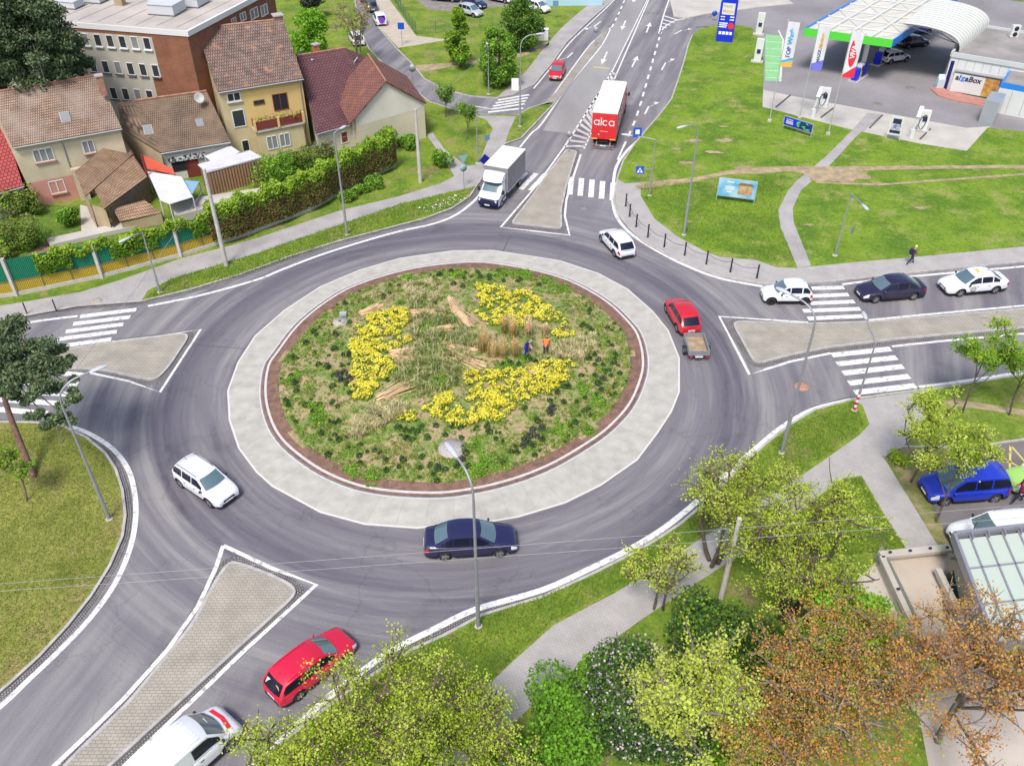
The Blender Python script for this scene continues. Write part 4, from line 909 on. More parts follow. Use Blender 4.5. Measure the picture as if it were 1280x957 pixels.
    def side(s, x, sd_):
        R_ = s.R_
        for a, b in zip(R_, R_[1:]):
            if b[0] <= x <= a[0]:
                t = (a[0]-x)/(a[0]-b[0]) if a[0] != b[0] else 0; T = (x, sd_*(a[1]+(b[1]-a[1])*t), a[2]+(b[2]-a[2])*t); break
        else: T = (x, sd_*R_[-1][1], R_[-1][2])
        B = (x, sd_*min(s.hw(x)*.93, s.W/2*.93), s.zt(x)-.0); return T, B
    def cuts(s, doors, van):
        xf0, xf1, xr1, xr0 = s.gh; a = xf0-.28; e = xr0+.22*(xr1-xr0)+.12
        if van: return [(a, xf1-.75)]
        if doors == 2: m = xf1-1.05; return [(a, m), (m-.1, e)]
        m = s.xo-.03; m2 = m-.86
        out = [(a, m), (m-.07, m2)]
        if m2-.1 > e+.1: out.append((m2-.09, e))
        return out
    def place(s, rear, front, near, sc=None):
        R, F_ = P(*rear), P(*front); d = nrm(sub(F_, R)); n = (-d[1], d[0], 0); mid = lrp(R, F_, .5); D = hypot(F_[0]-R[0], F_[1]-R[1])
        k = sc if sc else D/s.wb; tr = (s.W/2-.1)*k
        c = add(mid, mul(n, -tr if near == 'L' else tr)); c = sub(c, mul(d, s.xo*k)); s.put(c, atan2(d[1], d[0]), k); return s
    def put(s, c, rz, k=1):
        s.t.location = (c[0], c[1], c[2] if len(c) > 2 else 0); s.t.rotation_euler = (0, 0, rz); s.t.scale = (k, k, k); return s
    def put_px(s, u, v, du, dv, k=1, z=0):
        "centre pixel and a pixel the nose points to"
        a, b = P(u, v, z), P(du, dv, z); return s.put(a, atan2(b[1]-a[1], b[0]-a[0]), k)
def hatch(name, label, pm, L=4.0, H=1.46, W=1.7, wb=2.5, **k):
    t = [(-L/2, .72), (-L/2+.12, .93), (-.4, .92), (L*.15, .93), (L/2-.95, .9), (L/2-.3, .76), (L/2, .62)]
    return Car(name, label, pm, L, W, H, wb, .02, top=t, gh=(L/2-.98, L/2-1.65, -L/2+.55, -L/2+.1), **k)
def sedan(name, label, pm, L=4.8, H=1.46, W=1.8, wb=2.8, **k):
    t = [(-L/2, .74), (-L/2+.1, .95), (-L/2+.75, .97), (-.4, .93), (L*.15, .93), (L/2-1.1, .9), (L/2-.35, .76), (L/2, .62)]
    return Car(name, label, pm, L, W, H, wb, .05, top=t, gh=(L/2-1.2, L/2-2.0, -L/2+1.35, -L/2+.62), wr=.74, **k)
def wagon(name, label, pm, L=4.5, H=1.5, W=1.76, wb=2.65, **k):
    t = [(-L/2, .72), (-L/2+.1, .92), (-.4, .93), (L*.15, .93), (L/2-1.05, .9), (L/2-.33, .76), (L/2, .62)]
    return Car(name, label, pm, L, W, H, wb, .04, top=t, gh=(L/2-1.12, L/2-1.85, -L/2+.5, -L/2+.1), **k)
# the big sedan at the front of the ring
c = sedan("sedan", "dark blue saloon with bluish roof passing the front of the concrete apron", P_NAVY); c.place((554, 700), (627, 695.5), 'R', 1.08)
c = Car("suv", "white off-road car with dark roof rails and black bumper on the left of the roundabout", P_WHITE, 4.3, 1.82, 1.62, 2.67, .0, .24, .35,
        top=[(-2.15, .8), (-2.05, 1.02), (-.4, 1.03), (.7, 1.04), (1.15, 1.02), (1.85, .9), (2.15, .72)], gh=(1.1, .42, -1.62, -1.98), wr=.76, rails=BLACKP, taper=.14); c.place((227.5, 609), (263.5, 633.6), 'R')
for sd_ in (1, -1): c.patch(2.0, 2.14, sd_, 2.2, 3.4, BLACKP, "bumper_trim", .012); c.patch(-2.14, -2.0, sd_, 2.2, 3.2, BLACKP, "bumper_trim", .012)
c = wagon("estate_car", "crimson estate car with roof rails and stickers in its rear window", P_RED2, rails=P_RED2); c.place((371, 877), (436, 824), 'R', 1.03)
b = MB(); b.lathe([(0, 0), (.16, .004)], (0, 0, 0), 14); o = b.build("window_sticker", mat("orange_sticker", (.75, .35, .12)), c.t); o.location = (-2.03, -.3, 1.2); o.rotation_euler = (0, -radians(63), 0)
b = MB(); b.box((0, 0, 0), (.3, .55, .006)); o = b.build("window_sticker", mat("pale_sticker", (.6, .58, .5)), c.t); o.location = (-2.04, .2, 1.2); o.rotation_euler = (0, -radians(55), 0)
# white panel van
t_ = [(-2.2, .95), (-2.1, 1.1), (.2, 1.08), (.95, 1.08), (1.35, 1.04), (1.95, .88), (2.2, .68)]
c = Car("van", "white panel van with a red stripe on its bonnet at the bottom left", P_WHITE, 4.4, 1.83, 1.84, 2.7, .06, .22, .33, top=t_, gh=(1.42, .72, -2.05, -2.17), wr=.84, van=True, doors=2, taper=.12, cat="van")
c.put_px(237, 953, 237+62, 953-50, 1.12)
R_A = P(157.5, 957); R_B = P(395.6, 730.5); c.t.rotation_euler[2] = atan2(R_B[1]-R_A[1], R_B[0]-R_A[0])+radians(-5)
b = MB(); rows = []
for k in range(7): b.bar((.5, -.6+.2*k, 1.875), (-1.9, -.6+.2*k, 1.875), .03, .03)
b.build("roof_ribs", P_WHITE, c.t)
b = MB(); rows = []
for x in np.linspace(1.62, 1.8, 3): rows.append([(x+.1*(1-abs(u)), u*.62, c.zt(x+.1*(1-abs(u)))+.045) for u in np.linspace(-1, 1, 9)])
b.grid(rows, 0, False); b.build("bonnet_stripe", mat("red_stripe", (.7, .03, .05), .4), c.t)
b = MB(); b.box((1.15, .1, 1.42), (.16, .3, .008), 0, tilt=radians(48)); b.build("paper_sheet", PLATE, c.t)
c = hatch("hatchback", "white sporty hatchback driving off the ring towards the north", P_WHITE, 4.25, 1.43, 1.78, 2.62); c.place((767.5, 320.5), (751.8, 302.6), 'L', 1.02)
c = hatch("hatchback", "red hatchback towing a small open trailer", P_RED, 4.1, 1.45, 1.7, 2.5); c.place((845.8, 414.5), (832.4, 390.4), 'L', 1.05); TOW = c
c = hatch("small_car", "small white hatchback stopped on the eastern crossing", P_WHITE, 3.6, 1.48, 1.65, 2.42, rim=BLACKP); c.place((1005, 381), (962.5, 381), 'L', 1.06)
c = sedan("sedan", "dark violet saloon waiting between the small white hatchback and the taxi", P_DARK, 4.8, 1.45, 1.82, 2.85); c.place((1140.7, 375), (1092.5, 379), 'L', 1.1)
c = sedan("taxi", "white taxi with round door emblem and yellow roof light at the end of the queue", P_WHITE, 4.67, 1.46, 1.81, 2.68, cat="taxi"); c.place((1242.5, 367), (1198, 371), 'L', 1.11) if False else c.place((1242.5, 367), (1198, 371), 'L', 1.11)
b = MB(); b.box((.0, 0, 1.56), (.14, .42, .1)); b.build("roof_light", mat("taxi_yellow", (.8, .62, .05), .4), c.t)
for sd_ in (1, -1):
    b = MB(); b.lathe([(0, .004*sd_), (.17, .004*sd_)], (.55, sd_*.915, .62), 16, axis='y'); b.lathe([(.17, .007*sd_), (.21, .007*sd_)], (.55, sd_*.915, .62), 16, m=1, axis='y'); b.build("door_emblem", [mat("emblem_grey", (.5, .5, .52)), BLACKP], c.t)
c = wagon("estate_car", "small red estate car coming down the slip road by the north island", P_RED, 4.2, 1.45, 1.66, 2.45); c.put_px(696.5, 95, 693, 103, 1.0)
# cars standing further off
c = hatch("parked_car", "white car with a purple disc on its tailgate, parked on the side street", P_WHITE, 4.2, 1.5); c.put_px(475, 29, 468, 16)
b = MB(); b.lathe([(0, 0), (.42, 0)], (-2.2, 0, .95), 16); o = b.build("spare_wheel_cover", mat("purple_cover", (.22, .04, .62), .3), c.t); 
for v_ in o.data.vertices: y, x = v_.co.y, v_.co.x+2.2; v_.co = (-2.17, y, .95+x)
hatch("parked_car", "dark grey car parked on the side street ahead of the white one with the disc", P_GREY, 4.2, 1.5).put_px(464, 12, 457, -1)
hatch("parked_car", "red car at the very top edge parked on the side street", P_RED, 4.2, 1.5).put_px(456, 0, 449, -12)
hatch("parked_car", "white car half hidden under the bare tree by the side street", P_WHITE, 4.2, 1.5).put_px(446, 54, 436, 40)
hatch("parked_car", "silver hatchback nearest the lawn in the gravel car park", P_SILV, 4.0, 1.5).put_px(588, 19, 600, 22, z=KZ)
hatch("parked_car", "dark blue hatchback behind the silver one in the gravel car park", P_NAVY, 4.0, 1.45).put_px(593, 9, 605, 12, z=KZ)
wagon("parked_car", "dark car at the top edge left of the silver hatchback", P_NAVY, 4.5, 1.45).put_px(557, 1, 570, 2, z=KZ)
wagon("parked_car", "dark blue estate car at the top edge above the silver hatchback", P_NAVY, 4.5, 1.45).put_px(590, -4, 603, -3, z=KZ)
hatch("parked_car", "white car at the top edge between the two nearer trees", P_WHITE, 4.0, 1.45).put_px(626, 2, 637, 4, z=KZ)
hatch("parked_car", "pale blue car right of the trees in the gravel car park", P_SILV, 4.0, 1.45).put_px(668, 6, 680, 10, z=KZ)
hatch("parked_car", "white hatchback right of the dark bushy tree in the gravel car park", P_WHITE, 4.0, 1.45).put_px(672, 14, 684, 17, z=KZ)
hatch("car", "white hatchback refuelling under the petrol station canopy", P_WHITE, 4.1, 1.45).put_px(1117, 77, 1135, 74, z=.06)
wagon("car", "dark estate car behind the white hatchback at the pumps", P_DARK, 4.5, 1.5).put_px(1140, 58, 1156, 56, z=.06)
wagon("car", "blue car furthest back under the petrol station canopy", P_BLUE, 4.2, 1.5).put_px(1145, 42, 1160, 40, z=.06)
t_ = [(-2.2, .9), (-2.1, 1.05), (-.4, 1.04), (.85, 1.04), (1.3, 1.0), (1.95, .86), (2.2, .68)]
c = Car("van", "royal blue people carrier parked under the young yellow-green trees", P_BLUE, 4.3, 1.8, 1.64, 2.68, .05, .2, .33, top=[(-2.15, .82), (-2.05, .98), (-.4, .97), (.85, .97), (1.3, .93), (1.9, .8), (2.15, .64)], gh=(1.3, .55, -1.7, -2.1), wr=.76, cat="van"); c.place((1243, 628), (1176, 633), 'L', 1.15)
c = Car("suv", "white sports utility car parked beside the glass-roofed entrance", P_WHITE, 4.7, 1.88, 1.68, 2.8, .03, .24, .36, top=[(-2.35, .85), (-2.25, 1.05), (-.4, 1.05), (.8, 1.05), (1.25, 1.03), (2.0, .92), (2.35, .74)], gh=(1.2, .5, -1.75, -2.2), wr=.77, rails=CHROME); c.put_px(1243, 678, 1183, 683, 1.12, z=KZ)
c = hatch("hatchback", "green and white hatchback cut off by the right edge of the picture", P_GREEN, 4.1, 1.48, roofm=P_WHITE); c.put_px(1303, 608, 1278, 608, 1.1, z=KZ)
# trailer
t = thing("trailer", "small open box trailer with a soil floor behind the red hatchback", "trailer")
tw, tl = 1.3, 2.05; GALV = mat("galvanised_steel", (.38, .39, .42), .45, metal=.5, var=.1, scale=3)
b = MB(); 
for y in (-1, 1): b.box((0, y*tw/2, .72), (tl, .05, .36))
for x in (-1, 1): b.box((x*(tl/2-.025), 0, .72), (.05, tw-.05, .36))
b.build("box_sides", GALV, t)
b = MB(); b.box((0, 0, .56), (tl-.1, tw-.1, .05)); b.build("load_bed", mat("trailer_soil", (.3, .2, .12), .95, col2=(.45, .36, .25), scale=2), t)
b = MB(); b.bar((tl/2, .4, .5), (tl/2+.95, 0, .48), .06); b.bar((tl/2, -.4, .5), (tl/2+.95, 0, .48), .06); b.box((tl/2+1.0, 0, .52), (.18, .1, .1)); b.build("drawbar", GALV, t)
for y in (-1, 1):
    w_ = MB(); w_.lathe([(.17, -.08), (.26, -.08), (.28, -.05), (.28, .05), (.26, .08), (.17, .08)], (0, 0, 0), 16, axis='y'); wo = w_.build("wheel", TYRE, t); wo.location = (-.1, y*(tw/2+.13), .28)
    w_ = MB(); w_.lathe([(0, 0), (.18, 0)], (0, .07*y, 0), 12, axis='y'); w_.build("rim", GALV, wo)
    b = MB(); pts = [(-.1+.36*cos(a), y*(tw/2+.14), .28+.34*sin(a)) for a in np.linspace(.2, pi-.2, 8)]
    rr = [[add(p, (0, -.1, 0)) for p in pts], [add(p, (0, .1, 0)) for p in pts]]; b.grid(rr, 0, True); b.build("mudguard", BLACKP, t)
b = MB(); b.box((-tl/2-.02, 0, .46), (.03, .5, .1)); b.build("number_plate", PLATE, t)
for y in (-1, 1): b = MB(); b.box((-tl/2-.02, y*.5, .46), (.03, .16, .1)); b.build("taillight", LAMPR, t)
a0, a1 = P(872, 447), P(866, 425); t.location = (*P(869, 441)[:2], 0); t.rotation_euler = (0, 0, atan2(a1[1]-a0[1], a1[0]-a0[0])+.02); t.scale = (1.1,)*3

# box trucks
def cab(t, L, W, zr, pm, low, hood, xb, zfloor=.42, nose=None, lowz=.95):
    "cab body: x forward from xb to xb+L; hood>0 gives a sloping bonnet"
    xf = xb+L
    pr = [(xb, zfloor), (xf-.04, zfloor-.05), (xf, zfloor+.25), (xf-.02, lowz), (xf-.12 if hood else xf-.03, lowz+.2)]
    if hood: pr += [(xf-hood, lowz+.48), (xf-hood-.75, zr-.18), (xf-hood-1.0, zr-.02), (xb, zr)]
    else: pr += [(xf-.12, zr-.75), (xf-.28, zr-.12), (xf-.5, zr), (xb, zr)]
    rows = []
    for u in (-1, -.985, -.93, -.7, -.35, 0, .35, .7, .93, .985, 1):
        e = abs(u)**5; row = []
        for x, z in pr:
            tb = W/2*(1-.10*max(0, (z-lowz-.4))/(zr-lowz)) ; row.append((x-.22*e*(x-xb)/L, u*tb, z-(.05 if z > lowz+.5 else 0)*e))
        rows.append(row)
    b = MB(); b.grid(rows, 0, True)
    n = len(pr)
    for i in range(10):
        for j in range(n-1):
            if j <= (3 if hood else 2): b.m[i*(n-1)+j] = 1
    b.add(rows[0], [tuple(range(n))], 0); b.add(rows[-1], [tuple(range(n))[::-1]], 0); b.build("cab", [pm, low], t)
    i0, i1 = (5, 6) if hood else (4, 6)
    A, B = pr[i0], pr[i1] if hood else pr[i1]
    if not hood: A, B = (pr[4][0], pr[4][1]+.15), pr[6]
    b = MB(); rr = []
    for k in range(4):
        q = lrp(A, B, .06+.88*k/3); rr.append([(q[0]-.22*abs(u)**5*(q[0]-xb)/L+.02, u*W/2*.93*(1-.08*k/3), q[1]+.015) for u in np.linspace(-.93, .93, 9)])
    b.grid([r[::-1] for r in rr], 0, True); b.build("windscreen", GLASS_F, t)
    for sd_ in (1, -1):
        xw0 = xb+.3; xw1 = A[0]-.25; b = MB(); zb_, zt_ = lowz+.42, zr-.3
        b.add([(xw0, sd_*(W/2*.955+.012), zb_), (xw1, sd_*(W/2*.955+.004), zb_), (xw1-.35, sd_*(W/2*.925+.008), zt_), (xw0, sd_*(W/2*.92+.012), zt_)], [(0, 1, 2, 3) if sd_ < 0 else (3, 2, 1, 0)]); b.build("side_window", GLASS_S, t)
        b = MB(); b.box((A[0]-.12, sd_*(W/2+.2), lowz+.62), (.14, .2, .36)); b.bar((A[0]-.15, sd_*(W/2-.08), lowz+.5), (A[0]-.12, sd_*(W/2+.15), lowz+.6), .05); b.build("mirror", BLACKP, t)
        b = MB(); b.box((xf-.17, sd_*(W/2-.3), lowz+.02), (.16, .36, .2), rz=-sd_*.25); b.build("headlight", LAMPW, t)
        b = MB(); b.box((xb+.55, sd_*(W/2+.01), lowz-.12), (.9, .03, .14)); b.build("side_trim", BLACKP, t)
    b = MB(); b.box((xf+.0, 0, lowz+.02), (.05, W*.4, .16)); b.build("grille", BLACKP, t)
    b = MB(); b.box((xf+.03, 0, zfloor+.12), (.02, .5, .11)); b.build("number_plate", PLATE, t)
def twheel(t, x, y, r, w=.26, m=RIM):
    b = MB(); b.lathe([(r*.55, -w/2), (r*.93, -w/2), (r, -w/2+.04), (r, w/2-.04), (r*.93, w/2), (r*.55, w/2)], (0, 0, 0), 20, axis='y'); o = b.build("wheel", TYRE, t); o.location = (x, y, r)
    s_ = 1 if y > 0 else -1; b = MB(); b.lathe([(r*.6, w*.42*s_), (r*.5, w*.1*s_), (r*.25, w*.1*s_), (r*.2, w*.5*s_), (0, w*.5*s_)][::s_ if s_ < 0 else 1], (0, 0, 0), 16, axis='y'); b.build("rim", m, o)
# white truck: box corners measured from the photograph
t = thing("box_truck", "white light truck with grey tarpaulin sides and a dark blue bumper, entering the roundabout", "truck")
TARP = mat("grey_tarpaulin", (.25, .245, .26), .75, var=.06, scale=1.2, bump=.15, bscale=2); WROOF = mat("white_truck_roof", (.78, .78, .76), .5, var=.04, scale=1)
bl, bw_, z0, z1 = 4.55, 2.3, .95, 3.34
b = MB(); b.box((0, 0, (z0+z1)/2), (bl, bw_, z1-z0-.1)); b.build("cargo_box", TARP, t)
b = MB(); b.box((0, 0, z1-.02), (bl+.05, bw_+.05, .07)); b.build("box_roof", WROOF, t)
b = MB()
for y in (-1, 1): b.box((0, y*(bw_/2+.012), z0+.03), (bl, .03, .14))
b.box((bl/2+.012, 0, z0+.03), (.03, bw_, .14)); b.build("box_frame", CHROME, t)
b = MB(); b.box((.5, 0, .72), (6.2, .8, .2)); b.box((-.9, 0, .6), (.5, 2.0, .25)); b.build("chassis", BLACKP, t)
cab(t, 2.15, 2.02, 2.35, P_WHITE, mat("navy_bumper", (.012, .014, .075), .5), .85, bl/2+.1, lowz=.9)
b = MB(); rows = []
for u in np.linspace(-1, 1, 9):
    e = abs(u)**4; rows.append([(bl/2+1.25-.25*e, u*.93, 2.33), (bl/2+.95-.3*e, u*.95, 2.75), (bl/2+.45-.15*e, u*1.0, 3.0-.05*e), (bl/2+.12, u*1.0, 3.02-.08*e), (bl/2+.12, u*1.0, 2.33)])
b.grid(rows, 0, True); b.add(rows[0], [(0, 1, 2, 3, 4)]); b.add(rows[-1], [(4, 3, 2, 1, 0)]); b.build("wind_deflector", P_WHITE, t)
for x in (-1.15, bl/2+1.2):
    for y in (-.92, .92): twheel(t, x, y, .36, .24)
for y in (-1, 1):
    b = MB(); b.box((-1.15, y*.98, .82), (.9, .3, .05)); b.build("mudguard", BLACKP, t)
    b = MB(); b.box((-bl/2-.03, y*.85, .8), (.05, .3, .12)); b.build("taillight", LAMPR, t)
cc = [P(u, v, 3.34) for u, v in [(604.6, 205.5), (634.2, 210.7), (656.7, 186.3), (630.4, 182)]]
t.location = (sum(p[0] for p in cc)/4, sum(p[1] for p in cc)/4, 0); t.rotation_euler = (0, 0, radians(-111.5))
# red truck
t = thing("box_truck", "red box truck with a white roof and white lettering on its rear doors, heading north", "truck")
TRED = mat("truck_red", (.66, .02, .025), .35, coat=.4); bl, bw_, z0, z1 = 9.2, 2.52, 1.12, 3.93
b = MB(); b.box((0, 0, (z0+z1)/2), (bl, bw_, z1-z0-.08)); b.build("cargo_box", TRED, t)
b = MB(); b.box((0, 0, z1-.02), (bl+.04, bw_+.04, .06)); b.build("box_roof", WROOF, t)
b = MB(); b.box((.8, 0, .85), (10.4, .9, .25)); b.box((.6, 1.0, .7), (1.4, .4, .5)); b.box((.6, -1.0, .7), (1.4, .4, .5)); b.build("chassis", BLACKP, t)
cab(t, 2.0, 2.46, 3.1, mat("cab_red", (.5, .02, .03), .35), TRED, 0, bl/2+.35, zfloor=.5, lowz=1.2)
b = MB(); b.add([(bl/2+.45, -1.15, 3.1), (bl/2+.45, 1.15, 3.1), (bl/2+1.5, 1.05, 3.12), (bl/2+1.5, -1.05, 3.12), (bl/2+.45, -1.1, 3.85), (bl/2+.45, 1.1, 3.85)], [(0, 1, 5, 4), (0, 4, 3), (1, 2, 5), (4, 5, 2, 3)]); b.build("wind_deflector", P_WHITE, t)
for x in (-2.6, -1.6, bl/2+1.3):
    for y in (-1.08, 1.08): twheel(t, x, y, .5, .32)
b = MB(); b.box((-bl/2-.12, 0, .52), (.1, 2.3, .13)); b.bar((-bl/2-.1, .7, .52), (-bl/2+.6, .7, .85), .1); b.bar((-bl/2-.1, -.7, .52), (-bl/2+.6, -.7, .85), .1); b.build("rear_bumper", GALV, t)
for y in (-1, 1):
    b = MB(); b.box((-bl/2-.18, y*.95, .52), (.03, .36, .1)); b.build("taillight", LAMPR, t)
    b = MB(); b.box((-bl/2-.02, y*.95, z0+.06), (.03, .6, .08)); b.build("warning_strip", mat("yellow_strip", (.85, .65, .05)), t)
b = MB(); b.box((-bl/2-.02, 0, (z0+z1)/2), (.012, .02, z1-z0-.2)); b.build("door_gap", mat("dark_red_gap", (.3, .01, .015)), t)
b = MB(); b.box((-bl/2-.19, 0, .52), (.02, .6, .11)); b.build("number_plate", PLATE, t)
# lettering drawn as round strokes
LET = mat("white_lettering", (.85, .85, .85), .5)
def arc_letter(mb, cx, cz, r, wd, a0, a1, f, n=20):
    for i in range(n):
        t0, t1 = a0+(a1-a0)*i/n, a0+(a1-a0)*(i+1)/n; q = [(r-wd/2, t0), (r+wd/2, t0), (r+wd/2, t1), (r-wd/2, t1)]
        mb.add([f(cx+a*cos(b_), cz+a*sin(b_)) for a, b_ in q], [(0, 1, 2, 3)])
def stem(mb, x, z0, z1, wd, f): mb.add([f(x-wd/2, z0), f(x+wd/2, z0), f(x+wd/2, z1), f(x-wd/2, z1)], [(0, 1, 2, 3)])
def alca(f, s):
    b = MB(); r, wd = .2*s, .075*s; x = 0
    arc_letter(b, x, 0, r, wd, 0, 2*pi, f); stem(b, x+r, -r-wd/2, r+wd/2, wd, f); x += r+.17*s
    stem(b, x, -r-wd/2, .44*s, wd, f); x += .1*s+r
    arc_letter(b, x+.04*s, 0, r, wd, .75, 2*pi-.75, f); x += 2*r+.17*s
    arc_letter(b, x, 0, r, wd, 0, 2*pi, f); stem(b, x+r, -r-wd/2, r+wd/2, wd, f)
    return b
alca(lambda a, z: (-bl/2-.035, .78-a, 2.9+z), 1.22).build("lettering", LET, t)
alca(lambda a, z: (-2.6+a, -bw_/2-.02, 2.6+z), 2.6).build("lettering", LET, t)
alca(lambda a, z: (2.6-a, bw_/2+.02, 2.6+z), 2.6).build("lettering", LET, t)
b = MB(); b.box((-bl/2-.03, 0, 2.0), (.01, .8, .03)); b.box((-bl/2-.03, .52, 1.65), (.01, .12, .12)); b.build("small_marking", LET, t)
cc = [P(730+x/9.57, 90+y/9.57, 3.93) for x, y in [(100, 485), (400, 500), (515, 118), (240, 105)]]
t.location = (sum(p[0] for p in cc)/4, sum(p[1] for p in cc)/4, 0); t.rotation_euler = (0, 0, radians(78.3))
# ---------------------------------------------------------------- buildings
def tile_mat(name, c1, c2, dirt=None, sx=.18, sy=.26, noise=.25): return brick_mat(name, c1, c2, tuple(x*.35 for x in c1), sx, sy, .035, noise=noise, bump=.9, nscale=1.1, dirt=dirt)
T_BEIGE = tile_mat("weathered_tiles", (.33, .225, .165), (.41, .28, .205), ((.42, .35, .30), .35, .45, .95)); T_BROWN = tile_mat("brown_tiles", (.19, .135, .095), (.25, .17, .12), ((.30, .2, .13), .5, .4, .95))
T_OLD = tile_mat("old_mossy_tiles", (.19, .135, .115), (.28, .18, .14), ((.40, .19, .11), 1.3, .58, .72), .22, .42, .3); T_PURP = tile_mat("maroon_tiles", (.13, .055, .065), (.16, .065, .07), None, .34, .4, .15)
T_RED = tile_mat("red_tiles", (.36, .06, .06), (.42, .08, .08), None, .34, .4, .12); T_WING = tile_mat("rust_tiles", (.22, .09, .075), (.27, .115, .085), ((.38, .15, .08), .6, .6, .85), .36, .42, .15)
T_SHED = tile_mat("shed_tiles", (.40, .25, .15), (.48, .31, .2), ((.3, .2, .14), .8, .5, .8), .2, .28)
W_BEIGE = mat("beige_render", (.55, .48, .34), .9, var=.1, scale=.5, var2=.06); W_PINK = mat("pink_render", (.52, .25, .21), .9, var=.1, scale=.6); W_YEL = mat("yellow_render", (.66, .47, .18), .9, var=.08, scale=.5); W_YEL2 = mat("pale_yellow_render", (.56, .47, .28), .9, var=.1, scale=.5)
W_WHITE = mat("off_white_render", (.58, .56, .50), .9, var=.08, scale=.5); W_TAN = mat("tan_render", (.42, .33, .21), .9, var=.14, scale=.8)
BRICK = brick_mat("red_brick", (.24, .085, .04), (.30, .11, .05), (.2, .12, .09), .3, .1, .015, noise=.18, bump=.3)
FRAME = mat("window_frame_white", (.72, .72, .72), .5); WGLASS = mat("window_glass", (.04, .05, .06), .06, spec=.8); CURT = mat("curtained_glass", (.25, .26, .27), .2, spec=.7)
SILL = mat("brick_sill", (.38, .17, .1), .8); ZINC = mat("zinc", (.42, .42, .44), .5, metal=.4); WOOD = mat("grey_weathered_wood", (.17, .12, .085), .9, var=.3, scale=3, stretch=(6, 6, .5)); DRED = mat("dark_red_panel", (.19, .035, .03), .7); DARK = mat("dark_opening", (.015, .015, .02), .9)
def vplane(A, B):
    d = nrm((B[0]-A[0], B[1]-A[1], 0)); n = (-d[1], d[0], 0)
    def PV(u, v):
        x = (u-640)/FOC; y = -(v-478.5)/FOC; r = (x, cp+y*sp, -sp+y*cp)
        t = ((A[0])*n[0]+(A[1])*n[1])/(r[0]*n[0]+r[1]*n[1]); p = (r[0]*t, r[1]*t, CAMH+r[2]*t)
        return ((p[0]-A[0])*d[0]+(p[1]-A[1])*d[1], p[2])
    return PV, d, n
def rel(root, p): return loc_of(root, p)
def window(root, A, d, n, t0, z0, t1, z1, panes=2, frame=FRAME, glass=WGLASS, sill=None, fw=.07):
    "window in a wall plane; t along the wall, outside is -n"
    pt = lambda t, z, o: (A[0]+d[0]*t-n[0]*o, A[1]+d[1]*t-n[1]*o, z)
    L = lambda t, z, o: rel(root, pt(t, z, o)); b = MB()
    b.bar(L(t0, z0+fw/2, .03), L(t1, z0+fw/2, .03), .08, fw); b.bar(L(t0, z1-fw/2, .03), L(t1, z1-fw/2, .03), .08, fw)
    for k in range(panes+1):
        t = t0+fw/2+(t1-t0-fw)*k/panes; b.bar(L(t, z0, .034), L(t, z1, .034), fw, .08)
    f = b.build("window", frame, root); b = MB(); b.add([L(t0, z0, .012), L(t1, z0, .012), L(t1, z1, .012), L(t0, z1, .012)], [(0, 1, 2, 3)]); b.build("pane", glass, f)
    if sill: b = MB(); b.bar(L(t0-.08, z0-.05, .09), L(t1+.08, z0-.05, .09), .2, .09); b.build("sill", sill, f)
    return f
def win_px(root, A, B, bl, tr, **k):
    PV, d, n = vplane(A, B); t0, z0 = PV(*bl); t1, z1 = PV(*tr); return window(root, A, d, n, min(t0, t1), z0, max(t0, t1), z1, **k)
def roofslab(root, a, b_, c, d_, m, name="roof", th=.14, parent=None):
    "a-b eave, d-c ridge"
    q = [rel(root, p) for p in (a, b_, c, d_)]; n = nrm(crs(sub(q[1], q[0]), sub(q[3], q[0]))); 
    if n[2] < 0: n = mul(n, -1)
    lo = [sub(p, mul(n, th)) for p in q]; mb = MB(); w = sqrt(sum(x*x for x in sub(q[1], q[0]))); h = sqrt(sum(x*x for x in sub(q[3], q[0])))
    mb.add(q, [(0, 1, 2, 3)], 0, uvs=[[(0, 0), (w, 0), (w, h), (0, h)]])
    mb.add(q+lo, [(0, 4, 5, 1), (1, 5, 6, 2), (2, 6, 7, 3), (3, 7, 4, 0), (7, 6, 5, 4)], 0); return mb.build(name, m, parent or root)
